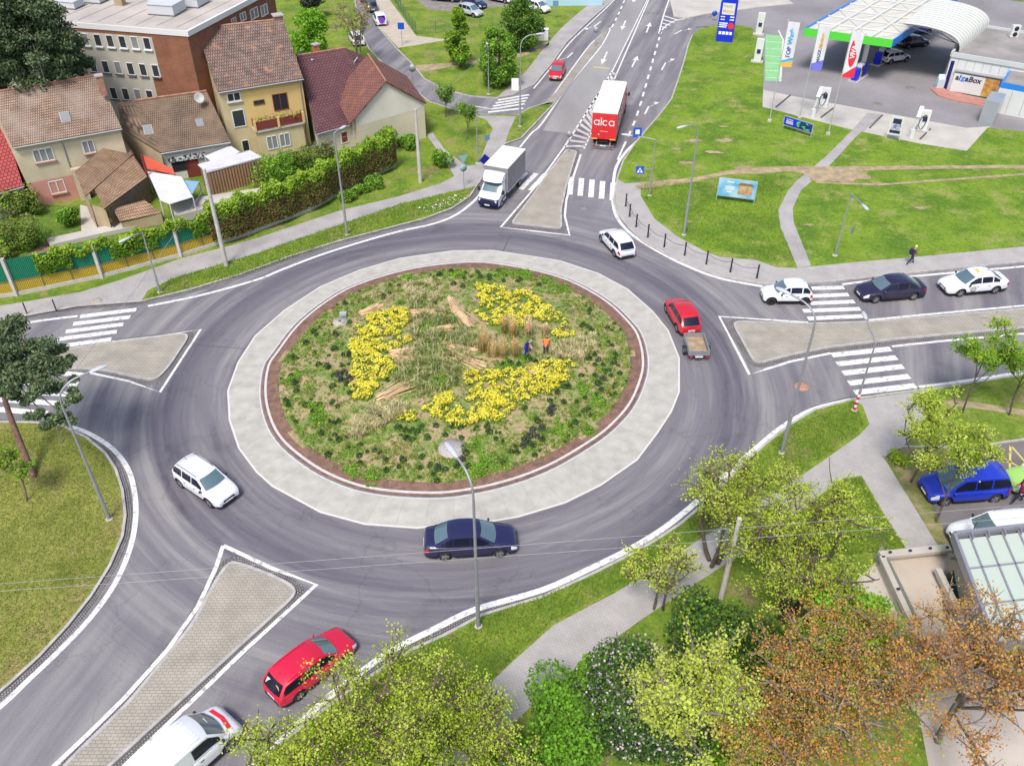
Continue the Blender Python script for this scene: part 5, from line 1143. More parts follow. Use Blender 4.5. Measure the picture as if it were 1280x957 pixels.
def house(name, label, EL, ER, zE, RL, RR, zR, wm, rm, inset=.35, lower=None, zlow=0, back=1.0, gabm=None):
    eL, eR, rL, rR = P(*EL, zE), P(*ER, zE), P(*RL, zR), P(*RR, zR)
    bL = (rL[0]+(rL[0]-eL[0])*back, rL[1]+(rL[1]-eL[1])*back, zE); bR = (rR[0]+(rR[0]-eR[0])*back, rR[1]+(rR[1]-eR[1])*back, zE)
    t = thing(name, label, "house", (eL[0], eL[1], 0), atan2(eR[1]-eL[1], eR[0]-eL[0]))
    d = nrm(sub(eR, eL)); cL = lambda p, q, s: add(p, mul(nrm(sub(q, p)), s))
    A = add(cL(eL, bL, inset), mul(d, .12)); B = sub(cL(eR, bR, inset), mul(d, .12)); Cc = sub(cL(bR, eR, inset), mul(d, .12)); Dd = add(cL(bL, eL, inset), mul(d, .12))
    A, B, Cc, Dd = [(p[0], p[1], 0) for p in (A, B, Cc, Dd)]; zw = zE-.04; gr = zR-.16
    mb = MB(); R_ = [rel(t, p) for p in (A, B, Cc, Dd)]
    up_ = lambda p, z: (p[0], p[1], z)
    gL = rel(t, add(rL, mul(d, .12))); gR = rel(t, sub(rR, mul(d, .12)))
    mb.quad(up_(R_[0], -.1), up_(R_[1], -.1), up_(R_[1], zw), up_(R_[0], zw)); mb.quad(up_(R_[2], -.1), up_(R_[3], -.1), up_(R_[3], zw), up_(R_[2], zw))
    mb.add([up_(R_[1], -.1), up_(R_[2], -.1), up_(R_[2], zw), up_(gR, gr), up_(R_[1], zw)], [(0, 1, 2, 3, 4)], 1, uvs=[[(0, 0), (8, 0), (8, 4), (4, 8), (0, 4)]]); mb.add([up_(R_[3], -.1), up_(R_[0], -.1), up_(R_[0], zw), up_(gL, gr), up_(R_[3], zw)], [(0, 1, 2, 3, 4)], 1, uvs=[[(0, 0), (8, 0), (8, 4), (4, 8), (0, 4)]])
    w_ = mb.build("wall", [wm, gabm or wm], t)
    if lower:
        mb = MB(); p, q = add(A, mul(vplane(A, B)[2], -.02)), add(B, mul(vplane(A, B)[2], -.02)); p, q = rel(t, p), rel(t, q); mb.quad(up_(p, -.1), up_(q, -.1), up_(q, zlow), up_(p, zlow)); mb.build("plinth_render", lower, t)
    fr = roofslab(t, eL, eR, rR, rL, rm); roofslab(t, bR, bL, rL, rR, rm)
    mb = MB(); mb.tube([rel(t, add(lrp(rL, rR, k/8), (0, 0, .03))) for k in range(9)], .11, 6); mb.build("ridge_tiles", T_RIDGE, fr)
    mb = MB(); n = vplane(A, B)[2]; mb.tube([rel(t, add(add(eL, mul(n, -.08)), (0, 0, -.1))), rel(t, add(add(eR, mul(n, -.08)), (0, 0, -.1)))], .075, 6); mb.build("gutter", ZINC, t)
    t["_"] = 0; del t["_"]
    return t, A, B, fr
T_RIDGE = mat("ridge_tile", (.36, .19, .13), .9, var=.2, scale=2)
def chimney(t, fr, u, v, z, w, h, m, cap=True):
    p = rel(t, P(u, v, z)); b = MB(); b.box((p[0], p[1], p[2]+h/2-.5), (w, w, h+.5), 0); o = b.build("chimney", m, fr)
    if cap: b = MB(); b.box((p[0], p[1], p[2]+h-.2), (w+.16, w+.16, .12)); b.build("chimney_cap", mat("chimney_cap", (.4, .38, .36), .9), fr)
def skylight(t, u, v, z, rot_like, w=.7, h=.9):
    "pane lying on the front slope; rot_like=(eL,eR,rR,rL)"
    eL, eR, rR, rL = rot_like; n = nrm(crs(sub(eR, eL), sub(rL, eL))); d = nrm(sub(eR, eL)); s = crs(n, d)
    r = (( u-640)/FOC, cp-(v-478.5)/FOC*sp, -sp-(v-478.5)/FOC*cp); k = sum(n[i]*(eL[i]-(0, 0, CAMH)[i]) for i in range(3))/sum(n[i]*r[i] for i in range(3)); c = (r[0]*k, r[1]*k, CAMH+r[2]*k)
    b = MB(); q = [rel(t, add(c, add(add(mul(d, i*w/2), mul(s, j*h/2)), mul(n, .06)))) for i, j in ((-1, -1), (1, -1), (1, 1), (-1, 1))]; q2 = [rel(t, add(c, add(add(mul(d, i*(w/2+.06)), mul(s, j*(h/2+.06))), mul(n, .03)))) for i, j in ((-1, -1), (1, -1), (1, 1), (-1, 1))]
    b.add(q2, [(0, 1, 2, 3)]); b.add(q2+[sub(p, (0, 0, .1)) for p in q2], [(0, 4, 5, 1), (1, 5, 6, 2), (2, 6, 7, 3), (3, 7, 4, 0)])
    o = b.build("skylight", ZINC, t); b = MB(); b.add(q, [(0, 1, 2, 3)]); b.build("pane", CURT, o)
# left beige house
t, A, B, fr = house("house", "beige two storey house with pink lower wall at the left edge behind the garden", (15, 184), (152, 160), 6.06, (-15, 117), (123, 94), 9.4, W_BEIGE, T_BEIGE, lower=W_PINK, zlow=2.45)
for bl, tr, pn in (((45, 204), (64, 183.5), 3), ((106, 192.7), (115.4, 174), 2), ((65, 243), (78.6, 223.6), 2)): win_px(t, A, B, bl, tr, panes=pn, sill=SILL, glass=CURT)
R4 = (P(15, 184, 6.06), P(152, 160, 6.06), P(123, 94, 9.4), P(-15, 117, 9.4))
skylight(t, 81, 146, 7, R4); chimney(t, fr, 127, 108, 9.2, .55, 1.2, T_RIDGE)
PV, d_, n_ = vplane(A, B); tt, zz_ = PV(77, 178)
b = MB(); q = lambda z, o=.08: rel(t, (A[0]+d_[0]*tt-n_[0]*o, A[1]+d_[1]*tt-n_[1]*o, z)); b.tube([q(5.9), q(3.2)], .05, 6); b.build("downpipe", ZINC, t)
# aerial on the left house
b = MB(); p0 = P(57, 103, 9.6); p0 = (p0[0], p0[1], 9.4); h_ = 3.6; lp = rel(t, p0); b.tube([lp, add(lp, (0, 0, h_))], .03, 6)
for z_, w_ in ((3.4, 1.0), (2.6, 1.9), (2.2, 1.3)):
    b.bar(add(lp, (-w_/2, 0, z_)), add(lp, (w_/2, .2, z_)), .03)
    for k in range(5): x = -w_/2+w_*k/4; b.bar(add(lp, (x, -.3, z_)), add(lp, (x, .3, z_)), .02)
b.build("aerial", ZINC, fr)
# red roofed neighbour
house("house", "house with bright red tiled roof cut off by the left edge", (-75, 262), (29, 232), 2.6, (-110, 172), (0, 142), 6.0, W_WHITE, T_RED)
# low brown roofed house, with a cut left corner
t, A, B, fr = house("house", "low house with mottled brown roof, two skylights and a dish, left of the yellow house", (201, 191), (288, 176.7), 3.2, (170, 126), (258, 114), 6.6, W_WHITE, T_BROWN)
a_, b_, c_, d_ = P(152, 161, 4.7), P(201, 191, 3.2), P(170, 126, 6.6), P(147, 129, 6.6)
roofslab(t, a_, b_, c_, d_, T_BROWN)
mb = MB(); q = [rel(t, p) for p in (a_, b_)]; mb.quad((q[0][0], q[0][1], 0), (q[1][0], q[1][1], 0), (q[1][0], q[1][1], 3.1), (q[0][0], q[0][1], 4.6)); mb.build("side_wall", W_TAN, t)
R4 = (P(201, 191, 3.2), P(288, 176.7, 3.2), P(258, 114, 6.6), P(170, 126, 6.6)); skylight(t, 185, 162, 5, R4); skylight(t, 249.5, 153.5, 5, R4)
p = rel(t, P(250, 130, 5.9)); b = MB(); b.lathe([(0, -.1), (.3, -.04), (.5, .1), (.48, .1), (.28, 0), (0, -.06)], (0, 0, 0), 16); o = b.build("satellite_dish", mat("dish_grey", (.5, .5, .48), .6), t); o.location = add(p, (0, -.3, .7)); o.rotation_euler = (radians(65), 0, .3)
PV, dd, nn = vplane(A, B); f_ = lambda u, v, o=.05: rel(t, (lambda tz: (A[0]+dd[0]*tz[0]-nn[0]*o, A[1]+dd[1]*tz[0]-nn[1]*o, tz[1]))(PV(u, v)))
for (x0, y0, x1, y1, m_, nm) in ((217, 215, 236, 200, DARK, "doorway"), (236, 222, 247, 198, DRED, "door")):
    b = MB(); p0, p1 = f_(x0, y0), f_(x1, y1); b.add([(p0[0], p0[1], max(.0, p0[2])), (p1[0], p1[1], max(.0, p0[2])), (p1[0], p1[1], p1[2]), (p0[0], p0[1], p1[2])], [(0, 1, 2, 3)]); b.build(nm, m_, t)
b = MB(); p0, p1 = f_(209, 197, .25), f_(256, 190, .25); b.quad(add(p0, (0, 0, -.45)), add(p1, (0, 0, -.45)), add(p1, (0, 0, .1)), add(p0, (0, 0, .1)))
m_ = mat("patterned_cloth", (.04, .04, .045), .9, col2=(.6, .6, .6), scale=6, thr=(.49, .52)); b.build("patterned_valance", m_, t)
# tile roofed lean-to shed
t = thing("shed", "tan tiled lean-to shed with a grey board wall beside the beige house", "shed", P(118, 240), .4)
S_ = lambda u, v, z: P(u, v, z)
roofslab(t, S_(107, 245, 3.3), S_(167, 192, 3.3), S_(151, 167, 4.4), S_(94, 214, 4.4), T_SHED); roofslab(t, S_(130, 261, 2.5), S_(184, 221, 2.5), S_(167, 193.5, 3.25), S_(118, 235, 3.25), T_SHED)
b = MB()
def wall_q(b, p, q, z0a, z1a, z1b=None, m=0): p, q = rel(t, p), rel(t, q); b.quad((p[0], p[1], z0a), (q[0], q[1], z0a), (q[0], q[1], z1a if z1b is None else z1b), (p[0], p[1], z1a), m)
wall_q(b, S_(134, 259, 2.5), S_(183, 222, 2.5), 0, 2.4); wall_q(b, S_(183, 222, 2.5), S_(153, 168, 4.4), 0, 2.4, 4.2); b.build("board_wall", WOOD, t)
b = MB(); wall_q(b, S_(95, 216, 4.4), S_(109, 245, 3.3), 0, 4.2, 3.2); wall_q(b, S_(109, 244, 3.3), S_(131, 259, 2.5), 0, 2.4); b.build("render_wall", W_TAN, t)
roofslab(t, S_(150, 277, 1.2), S_(202, 266, 1.2), S_(181, 250, 1.9), S_(141, 261, 1.9), T_SHED, "lower_roof"); 
b = MB(); wall_q(b, S_(151, 276, 1.2), S_(201, 266, 1.2), 0, 1.15); b.build("low_wall", W_TAN, t)
b = MB(); p = rel(t, P(184, 219, 2.4)); b.tube([p, add(p, (0, 0, 2.0))], .12, 8); b.build("stove_pipe", DRED, t)
# boundary pier between beige house and shed
b = MB(); p0 = P(108, 250); b.box((0, 0, 1.6), (.9, .5, 3.2)); o = b.build("garden_pier", W_BEIGE); o.location = p0; o.rotation_euler = (0, 0, .45); tag(o, "beige rendered pier at the corner between beige house and lean-to shed", "pier")
def tarp(name, label, px, z, m, cat="canopy"):
    t = MB(); pts = [P(u, v, z+dz) for u, v, dz in px]; k = len(pts); c = tuple(sum(p[i] for p in pts)/k for i in range(3)); pts2 = [sub(p, c) for p in pts]
    t.add(pts2, [tuple(range(k))]); t.add(pts2+[sub(p, (0, 0, .05)) for p in pts2], [(i, k+i, k+(i+1) % k, (i+1) % k) for i in range(k)]); 
    for p in pts2: t.bar(p, (p[0], p[1], -c[2]), .07)
    o = t.build(name, m); o.location = c; return tag(o, label, cat)
TW = mat("white_sheet", (.62, .62, .68), .6, var=.05, scale=1)
tarp("yard_canopy", "white sheet canopy over the yard right of the lean-to shed", [(184, 214, .2), (227, 221, .3), (241, 246, 0), (212, 255, 0), (200, 250, 0)], 2.2, TW)
tarp("yard_canopy", "red sheet canopy sloping between the tan wall and the white sheet", [(178, 193, .3), (216, 211, .2), (219, 218, 0), (184, 211, 0)], 2.4, mat("red_sheet", (.55, .09, .05), .7))
tarp("yard_canopy", "small pale blue sheet canopy between the white sheet and the brown cabin", [(229, 225, .1), (249, 227, .1), (240, 243, 0)], 2.1, mat("blue_sheet", (.22, .40, .58), .6))
tarp("yard_canopy", "small white awning tucked against the low brown-roofed house", [(256, 195, .2), (288, 182, .2), (300, 190, 0), (268, 205, 0)], 2.5, TW)
# brown cabin with flat white roof
t = thing("cabin", "brown corrugated cabin with a flat white roof behind the ivy covered fence", "cabin", P(290, 245), 0)
z_ = 2.55; Q = [P(u, v, z_) for u, v in ((258, 215), (327, 196), (313, 188), (247, 205.5))]; q = [rel(t, p) for p in Q]
mb = MB(); mb.slab(q, z_-.12, z_); mb.build("roof", TW, t)
CORR = mat("brown_corrugated_sheet", (.30, .17, .10), .6); n, l, bs = nodes_of(CORR); wv = n.new("ShaderNodeTexWave"); wv.inputs["Scale"].default_value = 1.1; uvn = n.new("ShaderNodeUVMap"); l.new(uvn.outputs[0], wv.inputs["Vector"]); bp = n.new("ShaderNodeBump"); bp.inputs["Strength"].default_value = 1; bp.inputs["Distance"].default_value = .06; l.new(wv.outputs[0], bp.inputs["Height"]); l.new(bp.outputs[0], bs.inputs["Normal"])
mb = MB(); c0 = tuple(sum(p[i] for p in q)/4 for i in range(3)); qi = [lrp(p, c0, .05) for p in q]
for i in range(4): a_, b_ = qi[i], qi[(i+1) % 4]; mb.quad((a_[0], a_[1], 0), (b_[0], b_[1], 0), (b_[0], b_[1], z_-.12), (a_[0], a_[1], z_-.12))
mb.build("wall", CORR, t)
# yellow house
t, A, B, fr = house("house", "tall yellow house with old mossy tile roof and a dark red balcony", (272, 115), (379, 98), 7.2, (245, 36), (354, 24), 10.9, W_YEL2, T_OLD)
PV, dd, nn = vplane(A, B)
win_px(t, A, B, (285, 128), (299.5, 114.5), panes=2, sill=W_WHITE); win_px(t, A, B, (293, 160), (304, 136), panes=1); win_px(t, A, B, (304, 190), (310.5, 174), panes=1, glass=DARK)
win_px(t, A, B, (317.5, 132), (330, 124), panes=2, frame=mat("dark_frame", (.1, .05, .04)))
win_px(t, A, B, (343, 139), (358, 115.5), panes=2, frame=DRED, glass=DARK)
q = lambda u, v, o=.06: (lambda tz: (A[0]+dd[0]*tz[0]-nn[0]*o, A[1]+dd[1]*tz[0]-nn[1]*o, tz[1]))(PV(u, v))
b = MB(); t0 = PV(302, 112)[0]; t1 = PV(377, 99)[0]; w4 = [rel(t, (A[0]+dd[0]*s-nn[0]*.006, A[1]+dd[1]*s-nn[1]*.006, z)) for s, z in ((t0, 3.1), (t1, 3.1), (t1, 7.1), (t0, 7.1))]; b.add(w4, [(0, 1, 2, 3)]); b.build("yellow_render_panel", W_YEL, t)
zf = 3.15; F1, F2 = P(320, 165, zf), P(380, 153, zf); k1, k2 = [((F[0]-A[0])*dd[0]+(F[1]-A[1])*dd[1], -((F[0]-A[0])*nn[0]+(F[1]-A[1])*nn[1])) for F in (F1, F2)]
W_ = lambda s, o, z: rel(t, (A[0]+dd[0]*s-nn[0]*o, A[1]+dd[1]*s-nn[1]*o, z)); o1, o2 = k1[1], k2[1]
b = MB(); b.slab([W_(k1[0], .0, 0), W_(k2[0], 0, 0), W_(k2[0]-.1, o2-.15, 0), W_(k1[0]+.1, o1-.15, 0)], -.1, zf-.15); b.build("ground_floor_annex", W_YEL2, t)
b = MB(); b.slab([W_(k1[0]-.1, .0, 0), W_(k2[0]+.1, 0, 0), W_(k2[0]+.1, o2+.05, 0), W_(k1[0]-.1, o1+.05, 0)], zf-.14, zf); bal = b.build("balcony", CONC2, t)
b = MB(); mid = lrp(W_(k1[0], o1, 0), W_(k2[0], o2, 0), .48)
for a_, c_ in ((W_(k1[0]+.1, o1-.02, 0), lrp(W_(k1[0], o1, 0), W_(k2[0], o2, 0), .46)), (lrp(W_(k1[0], o1, 0), W_(k2[0], o2, 0), .50), W_(k2[0]-.1, o2-.02, 0)), (W_(k1[0]+.02, .2, 0), W_(k1[0]+.02, o1-.1, 0)), (W_(k2[0]-.02, .2, 0), W_(k2[0]-.02, o2-.1, 0))):
    b.bar(add(a_, (0, 0, zf+.55)), add(c_, (0, 0, zf+.55)), .05, .8)
b.build("railing_panel", DRED, bal)
b = MB()
for p_ in (W_(k1[0], o1, 0), mid, W_(k2[0], o2, 0)): b.box((p_[0], p_[1], zf+.55), (.22, .22, 1.1))
b.build("railing_post", W_YEL, bal)
FA = (A[0]+dd[0]*k1[0]-nn[0]*(o1-.15), A[1]+dd[1]*k1[0]-nn[1]*(o1-.15), 0); FB = (A[0]+dd[0]*k2[0]-nn[0]*(o2-.15), A[1]+dd[1]*k2[0]-nn[1]*(o2-.15), 0)
_, d2, n2 = vplane(FA, FB)
for s in (.9, 2.2): window(t, FA, d2, n2, s, 1.0, s+1.1, 2.4, glass=CURT)
b = MB(); p = W_(PV(375, 110)[0], .1, 0); b.tube([add(p, (0, 0, .2)), add(p, (0, 0, 7))], .06, 6); b.build("downpipe", ZINC, t)
chimney(t, fr, 350, 40, 9.6, .9, 1.9, BRICK); chimney(t, fr, 272, 31, 10.6, .8, .7, BRICK); chimney(t, fr, 243, 40, 10.4, .5, .9, W_WHITE, False)
a = NP(); C = np.array([W_(k1[0]+x, o1-.35, zf+.8+.3*random.random()) for x in np.linspace(.3, k2[0]-k1[0]-.3, 400)])+RNG.normal(size=(400, 3))*np.array([.08, .14, .2]); V, F = leaves(C, .13, .4); a.add(V, F, RNG.integers(0, 2, len(F)))
o = a.build("balcony_plants", [LG1, LG4]); o.location = t.location; o.rotation_euler = t.rotation_euler; tag(o, "potted greenery along the dark red balcony of the yellow house", "plants", kind="stuff")
# maroon roofed house and its gabled wing
t, A, B, fr = house("house", "house with maroon roof and a pale gable wall facing the roundabout", (395, 167), (452, 151), 2.7, (371.5, 70), (432, 60), 7.0, W_WHITE, T_PURP, back=.8)
R4 = (P(395, 167, 2.7), P(452, 151, 2.7), P(432, 60, 7.0), P(371.5, 70, 7.0)); skylight(t, 403, 112, 4, R4, .9, .9)
win_px(t, A, B, (401, 186), (409, 175), panes=1, glass=mat("green_shutter", (.02, .12, .08))); win_px(t, A, B, (427, 180), (434, 163), panes=1, frame=FRAME, glass=DRED)
hp = [rel(t, p) for p in (P(432, 60, 7.0), P(464, 75, 5.6), P(470, 130, 3.4), P(452, 151, 2.7))]; b = MB(); b.poly(hp); b.add([hp[0], hp[1], rel(t, add(P(464, 75, 5.6), (2, 5, -3))), rel(t, add(P(432, 60, 7.0), (-1, 8, -3)))], [(0, 1, 2, 3)]); b.build("roof", T_PURP, t)
zE = 3.9; a0, b0 = P(436.6, 155, zE), P(533, 129, zE); mdp = lrp(a0, b0, .5); ap = (mdp[0], mdp[1], hat(mdp[0], mdp[1], 101.5)); rb = P(464, 74, ap[2]); vec = sub(rb, ap); vec = (vec[0], vec[1], 0)
if hypot(vec[0], vec[1]) < 7: pass
bk = mul(nrm(vec), max(8.5, hypot(vec[0], vec[1])))
roofslab(t, a0, ap, add(ap, bk), add(a0, bk), T_WING); roofslab(t, b0, ap, add(ap, bk), add(b0, bk), T_WING)
b = MB(); b.tube([rel(t, add(ap, (0, 0, .03))), rel(t, add(add(ap, bk), (0, 0, .03)))], .1, 6); b.build("ridge_tiles", T_RIDGE, t)
ins = mul(nrm(bk), .3); dg = nrm(sub(b0, a0)); wa, wb_ = add(add(a0, ins), mul(dg, .75)), add(add(b0, ins), mul(dg, -.2)); wp = add(ap, ins)
wa2 = (wa[0], wa[1], zE+.3); b = MB(); q = [rel(t, p) for p in (wa, wb_)]; apx = rel(t, wp); rl = (apx[2]-.15-zE)
b.add([(q[0][0], q[0][1], -.1), (q[1][0], q[1][1], -.1), (q[1][0], q[1][1], zE-.1), (apx[0], apx[1], apx[2]-.2), (q[0][0], q[0][1], zE+.35)], [(0, 1, 2, 3, 4)])
q3 = [rel(t, add(p, bk)) for p in (wa, wb_)]
b.add([(q[1][0], q[1][1], -.1), (q3[1][0], q3[1][1], -.1), (q3[1][0], q3[1][1], zE-.1), (q[1][0], q[1][1], zE-.1)], [(0, 1, 2, 3)]); b.add([(q[0][0], q[0][1], -.1), (q3[0][0], q3[0][1], -.1), (q3[0][0], q3[0][1], zE+.3), (q[0][0], q[0][1], zE+.3)], [(3, 2, 1, 0)])
b.build("gable_wall", mat("cream_render", (.62, .55, .40), .9, var=.07, scale=.4), t)
o_ = mul(nrm(bk), -.012); qq = [rel(t, add(p, o_)) for p in (wa, wb_)]; ax = rel(t, add(wp, o_)); b = MB(); z1_ = zE-.6
b.add([(qq[0][0], qq[0][1], z1_), (qq[1][0], qq[1][1], z1_+.1), (qq[1][0], qq[1][1], zE-.1), (ax[0], ax[1], ax[2]-.2), (qq[0][0], qq[0][1], zE+.35)], [(0, 1, 2, 3, 4)]); b.build("upper_gable_render", mat("white_gable_render", (.66, .62, .54), .9, var=.06, scale=.5), t)
chimney(t, fr, 396.5, 73, 6.0, .6, 1.7, mat("orange_chimney_brick", (.5, .2, .08), .9, var=.2, scale=4))
for u, v in ((378, 76), (392, 88)): b = MB(); p = rel(t, P(u, v, 5.6)); b.tube([p, add(p, (0, 0, 1.1))], .09, 8); b.lathe([(.18, 0), (0, .15)], add(p, (0, 0, 1.1)), 8); b.build("vent_pipe", ZINC, t)
b = MB()
for p0_, p1_ in ((P(447, 73, 6.3), P(421, 113, 3.9)), ): b.bar(rel(t, add(p0_, (0, 0, .1))), rel(t, add(p1_, (0, 0, .1))), .14, .06)
b.build("valley_flashing", ZINC, t)
# brick office block at the back
t = thing("office_building", "large brick office block with cream window bands and a flat pale roof", "building", P(233, 39, 12)[:2]+(0,), radians(-13.1))
zO = 12.0; O1, O2, O3 = P(-160, 8.5, zO), P(233, 39, zO), P(312, -2, zO); dW = mul(nrm(sub(O3, O2)), 16.5); O3 = add(O2, dW); O4 = add(O1, dW)
q = [rel(t, p) for p in (O1, O2, O3, O4)]; b = MB()
for i in range(4): a_, c_ = q[i], q[(i+1) % 4]; b.quad((a_[0], a_[1], -.1), (c_[0], c_[1], -.1), (c_[0], c_[1], zO-.5), (a_[0], a_[1], zO-.5))
b.build("wall", BRICK, t)
b = MB(); qq = [lrp(p, tuple(sum(x[i] for x in q)/4 for i in range(3)), -.01) for p in q]; b.slab(qq, zO-.5, zO, 1, 1); b.slab([lrp(p, tuple(sum(x[i] for x in q)/4 for i in range(3)), .01) for p in q], zO, zO+.02, 0)
rf = b.build("roof", [mat("roof_felt", (.46, .42, .38), .9, var=.12, scale=.25, var2=.08), FRAME], t)
b = MB()
for k in range(9): p0_ = lrp(q[1], q[0], .04+k*.06); b.bar(add(p0_, (0, .6, .035)), add(add(p0_, rel_d := sub(q[2], q[1])), (0, -.6, .035)), .05, .012)
b.build("felt_seam", mat("seam", (.25, .22, .2)), rf)
PV, dd, nn = vplane(O1, O2); QL = lambda u, v, o: rel(t, (lambda tz: (O1[0]+dd[0]*tz[0]-nn[0]*o, O1[1]+dd[1]*tz[0]-nn[1]*o, tz[1]))(PV(u, v)))
tz = lambda u, v: PV(u, v)
b = MB()
tR, _ = tz(190, 48); 
for (ua, va, ub, vb) in ((-120, 30, 190, 47), ):
    t0, z1 = tz(190, 48); t1, z0 = tz(200, 98); pts = [(-2+0, z1+.1), (t0, z1+.1), (t0, z0), (t0-1.0, z0), (t0-1.0, 0), (-2, 0)]
    pts = [(max(.5, a_), c_) for a_, c_ in pts]; b.add([rel(t, (O1[0]+dd[0]*a_-nn[0]*.03, O1[1]+dd[1]*a_-nn[1]*.03, c_)) for a_, c_ in pts], [tuple(range(len(pts)))])
b.build("cream_facade_panel", mat("cream_panel", (.50, .47, .40), .85, var=.06, scale=.5), t)
LED = mat("dark_ledge", (.12, .11, .12), .8); A_ = (O1[0]-nn[0]*.03, O1[1]-nn[1]*.03, 0)
wl = []
for k in range(-8, 6): wl.append(((420+61*k)/3.99, (226+4*k)/3.99, (436+61*k)/3.99, (168+4*k)/3.99, FRAME))
for k in range(-9, 5): wl.append(((520+62*k)/3.99, (362+5*k)/3.99, (536+62*k)/3.99, (304+5*k)/3.99, LED))
for k in range(-6, 4): wl.append(((560+60*k)/3.99, (492+5*k)/3.99, (578+60*k)/3.99, (436+5*k)/3.99, LED))
for i, (x0, y0, x1, y1, sl) in enumerate(wl):
    t0, z0 = tz(x0, y0); t1, z1 = tz(x1, y1); window(t, A_, dd, nn, t0, z0, t0+.78, z1, panes=1, sill=sl, glass=WGLASS if i % 4 else CURT, fw=.05)
PV2, dd2, nn2 = vplane(O2, O3)
for bl, tr in (((301, 28), (306, 14)), ((314, 26), (321, 8)), ((327, 22), (333, 4)), ((290, 33), (294, 21))):
    t0, z0 = PV2(*bl); t1, z1 = PV2(*tr); window(t, O2, dd2, nn2, t0, z0, t1, z1, panes=2, glass=CURT)
for u, v, w_, d_, h_ in ((84, 9, 3.0, 1.6, .7), (114, 2, 3.2, 1.6, .6), (210, 16, 2.8, 2.4, 1.0), (236, 6, 3.4, 2.2, .9), (198, 3, 1.6, 1.4, .5)):
    p = rel(t, P(u, v, zO)); b = MB(); b.box((p[0], p[1], zO+h_/2+.02), (w_, d_, h_)); b.box((p[0], p[1], zO+h_+.06), (w_+.15, d_+.15, .08)); b.box((p[0], p[1], zO+.08), (w_+.1, d_+.1, .1), m=1); b.build("roof_light", [mat("pale_blue_grey", (.55, .57, .6), .6), LED], rf)
for u, v in ((151, 7), (36, 6)):
    p = rel(t, P(u, v, zO)); b = MB(); b.box((p[0], p[1], zO+.5), (.9, .7, 1.0)); b.box((p[0], p[1], zO+1.02), (1.1, .9, .08)); b.build("vent_stack", W_TAN, rf)
# yards
sheet("yard_concrete", [(100, 256), (128, 262), (136, 282), (102, 292)], CONC2, Z1)
sheet("garden_north_west", [(-90, 300), (0, 262), (60, 256), (100, 258), (102, 292), (128, 283), (210, 268), (320, 238), (440, 190), (495, 175), (494, 208), (440, 232), (385, 262), (310, 292), (226, 318), (128, 345), (22, 367), (-90, 392)], G_GARDEN, Z1-.002)
sheet("bare_soil_strip", [(60, 300), (200, 272), (200, 280), (100, 302), (30, 322)], mat("reddish_soil", (.3, .19, .12), .95, var=.2, scale=2), Z1+.002)
for px, z, nm, lb in (([(58, 298), (198, 268), (204, 274), (62, 306)], .5, "garden_wall", "long low concrete capped wall in the garden between shed and fence"), ([(214, 256), (250, 246), (290, 240), (330, 234), (330, 244), (288, 252), (219, 270)], .9, "garden_wall", "light grey low wall slab below the brown cabin")):
    b = MB(); pts = PL(px, z); c = tuple(sum(p[i] for p in pts)/len(pts) for i in range(3)); b.slab([sub(p, c) for p in pts], -z, 0); o = b.build(nm, CONC2); o.location = (c[0], c[1], z); tag(o, lb, "wall")
# ---------------------------------------------------------------- petrol station
GRN = mat("canopy_green", (.09, .62, .05), .4); BLU = mat("petrol_blue", (.01, .03, .62), .4); BLU2 = mat("sky_blue_band", (.02, .22, .7), .4); WPAN = mat("white_panel", (.66, .68, .66), .5, var=.04, scale=.5); STEEL = mat("painted_steel", (.55, .57, .58), .4, metal=.3)
INK = mat("dark_ink", (.02, .02, .08), .6); TXW = mat("white_print", (.82, .82, .82), .5); TXC = mat("cyan_print", (.05, .42, .75), .5); TXO = mat("orange_print", (.8, .45, .1), .5); TXR = mat("red_print", (.75, .03, .07), .5)
t = thing("petrol_station_canopy", "white flat petrol station canopy with bright green and blue edge bands", "canopy", P(1073, 98), 0)
zc = 5.5; c1, c2, c4 = P(1006, 36, zc), P(1116, 51, zc), P(1076.5, -3, zc); dA = nrm(sub(c2, c1)); dB = nrm(sub(P(1195, -3, zc), c2)); Lc = hypot(c2[0]-c1[0], c2[1]-c1[1]); q = [c1, c2, add(c2, mul(dB, 24)), add(c1, mul(dB, 24))]; q = [rel(t, p) for p in q]
b = MB(); b.slab(q, zc-.25, zc-.15); b.build("roof", mat("canopy_roof", (.58, .56, .5), .8, var=.08, scale=.3, var2=.06), t)
b = MB(); la, lb = rel(t, c1), rel(t, c2)
for i, (m_) in enumerate((0, 1, 2, 1)):
    a_, c_ = q[i], q[(i+1) % 4]; ax_ = nrm(sub(c_, a_)); a_, c_ = sub(a_, mul(ax_, .05)), add(c_, mul(ax_, .05)); b.bar((a_[0], a_[1], zc-.35), (c_[0], c_[1], zc-.35), .12, .9, m=m_)
b.build("fascia", [GRN, BLU2, WPAN], t)
b = MB()
for k in range(1, 4): p0_ = lrp(q[0], q[1], k/4); p1_ = lrp(q[3], q[2], k/4); b.bar((p0_[0], p0_[1], zc+.0), (p1_[0], p1_[1], zc+.0), .22, .22)
for k in range(1, 7): p0_ = lrp(q[0], q[3], k/7); p1_ = lrp(q[1], q[2], k/7); b.bar((p0_[0], p0_[1], zc-.03), (p1_[0], p1_[1], zc-.03), .12, .14)
for k in range(0, 6): 
    for j in range(0, 4):
        f = lambda i, j: lrp(lrp(q[0], q[1], j/4), lrp(q[3], q[2], j/4), i/7)
        if (j+k) % 2: p0_, p1_ = f(k, j), f(k+1, j+1)
        else: p0_, p1_ = f(k, j+1), f(k+1, j)
        b.bar((p0_[0], p0_[1], zc-.06), (p1_[0], p1_[1], zc-.06), .05, .05)
b.build("roof_girders", WPAN, t)
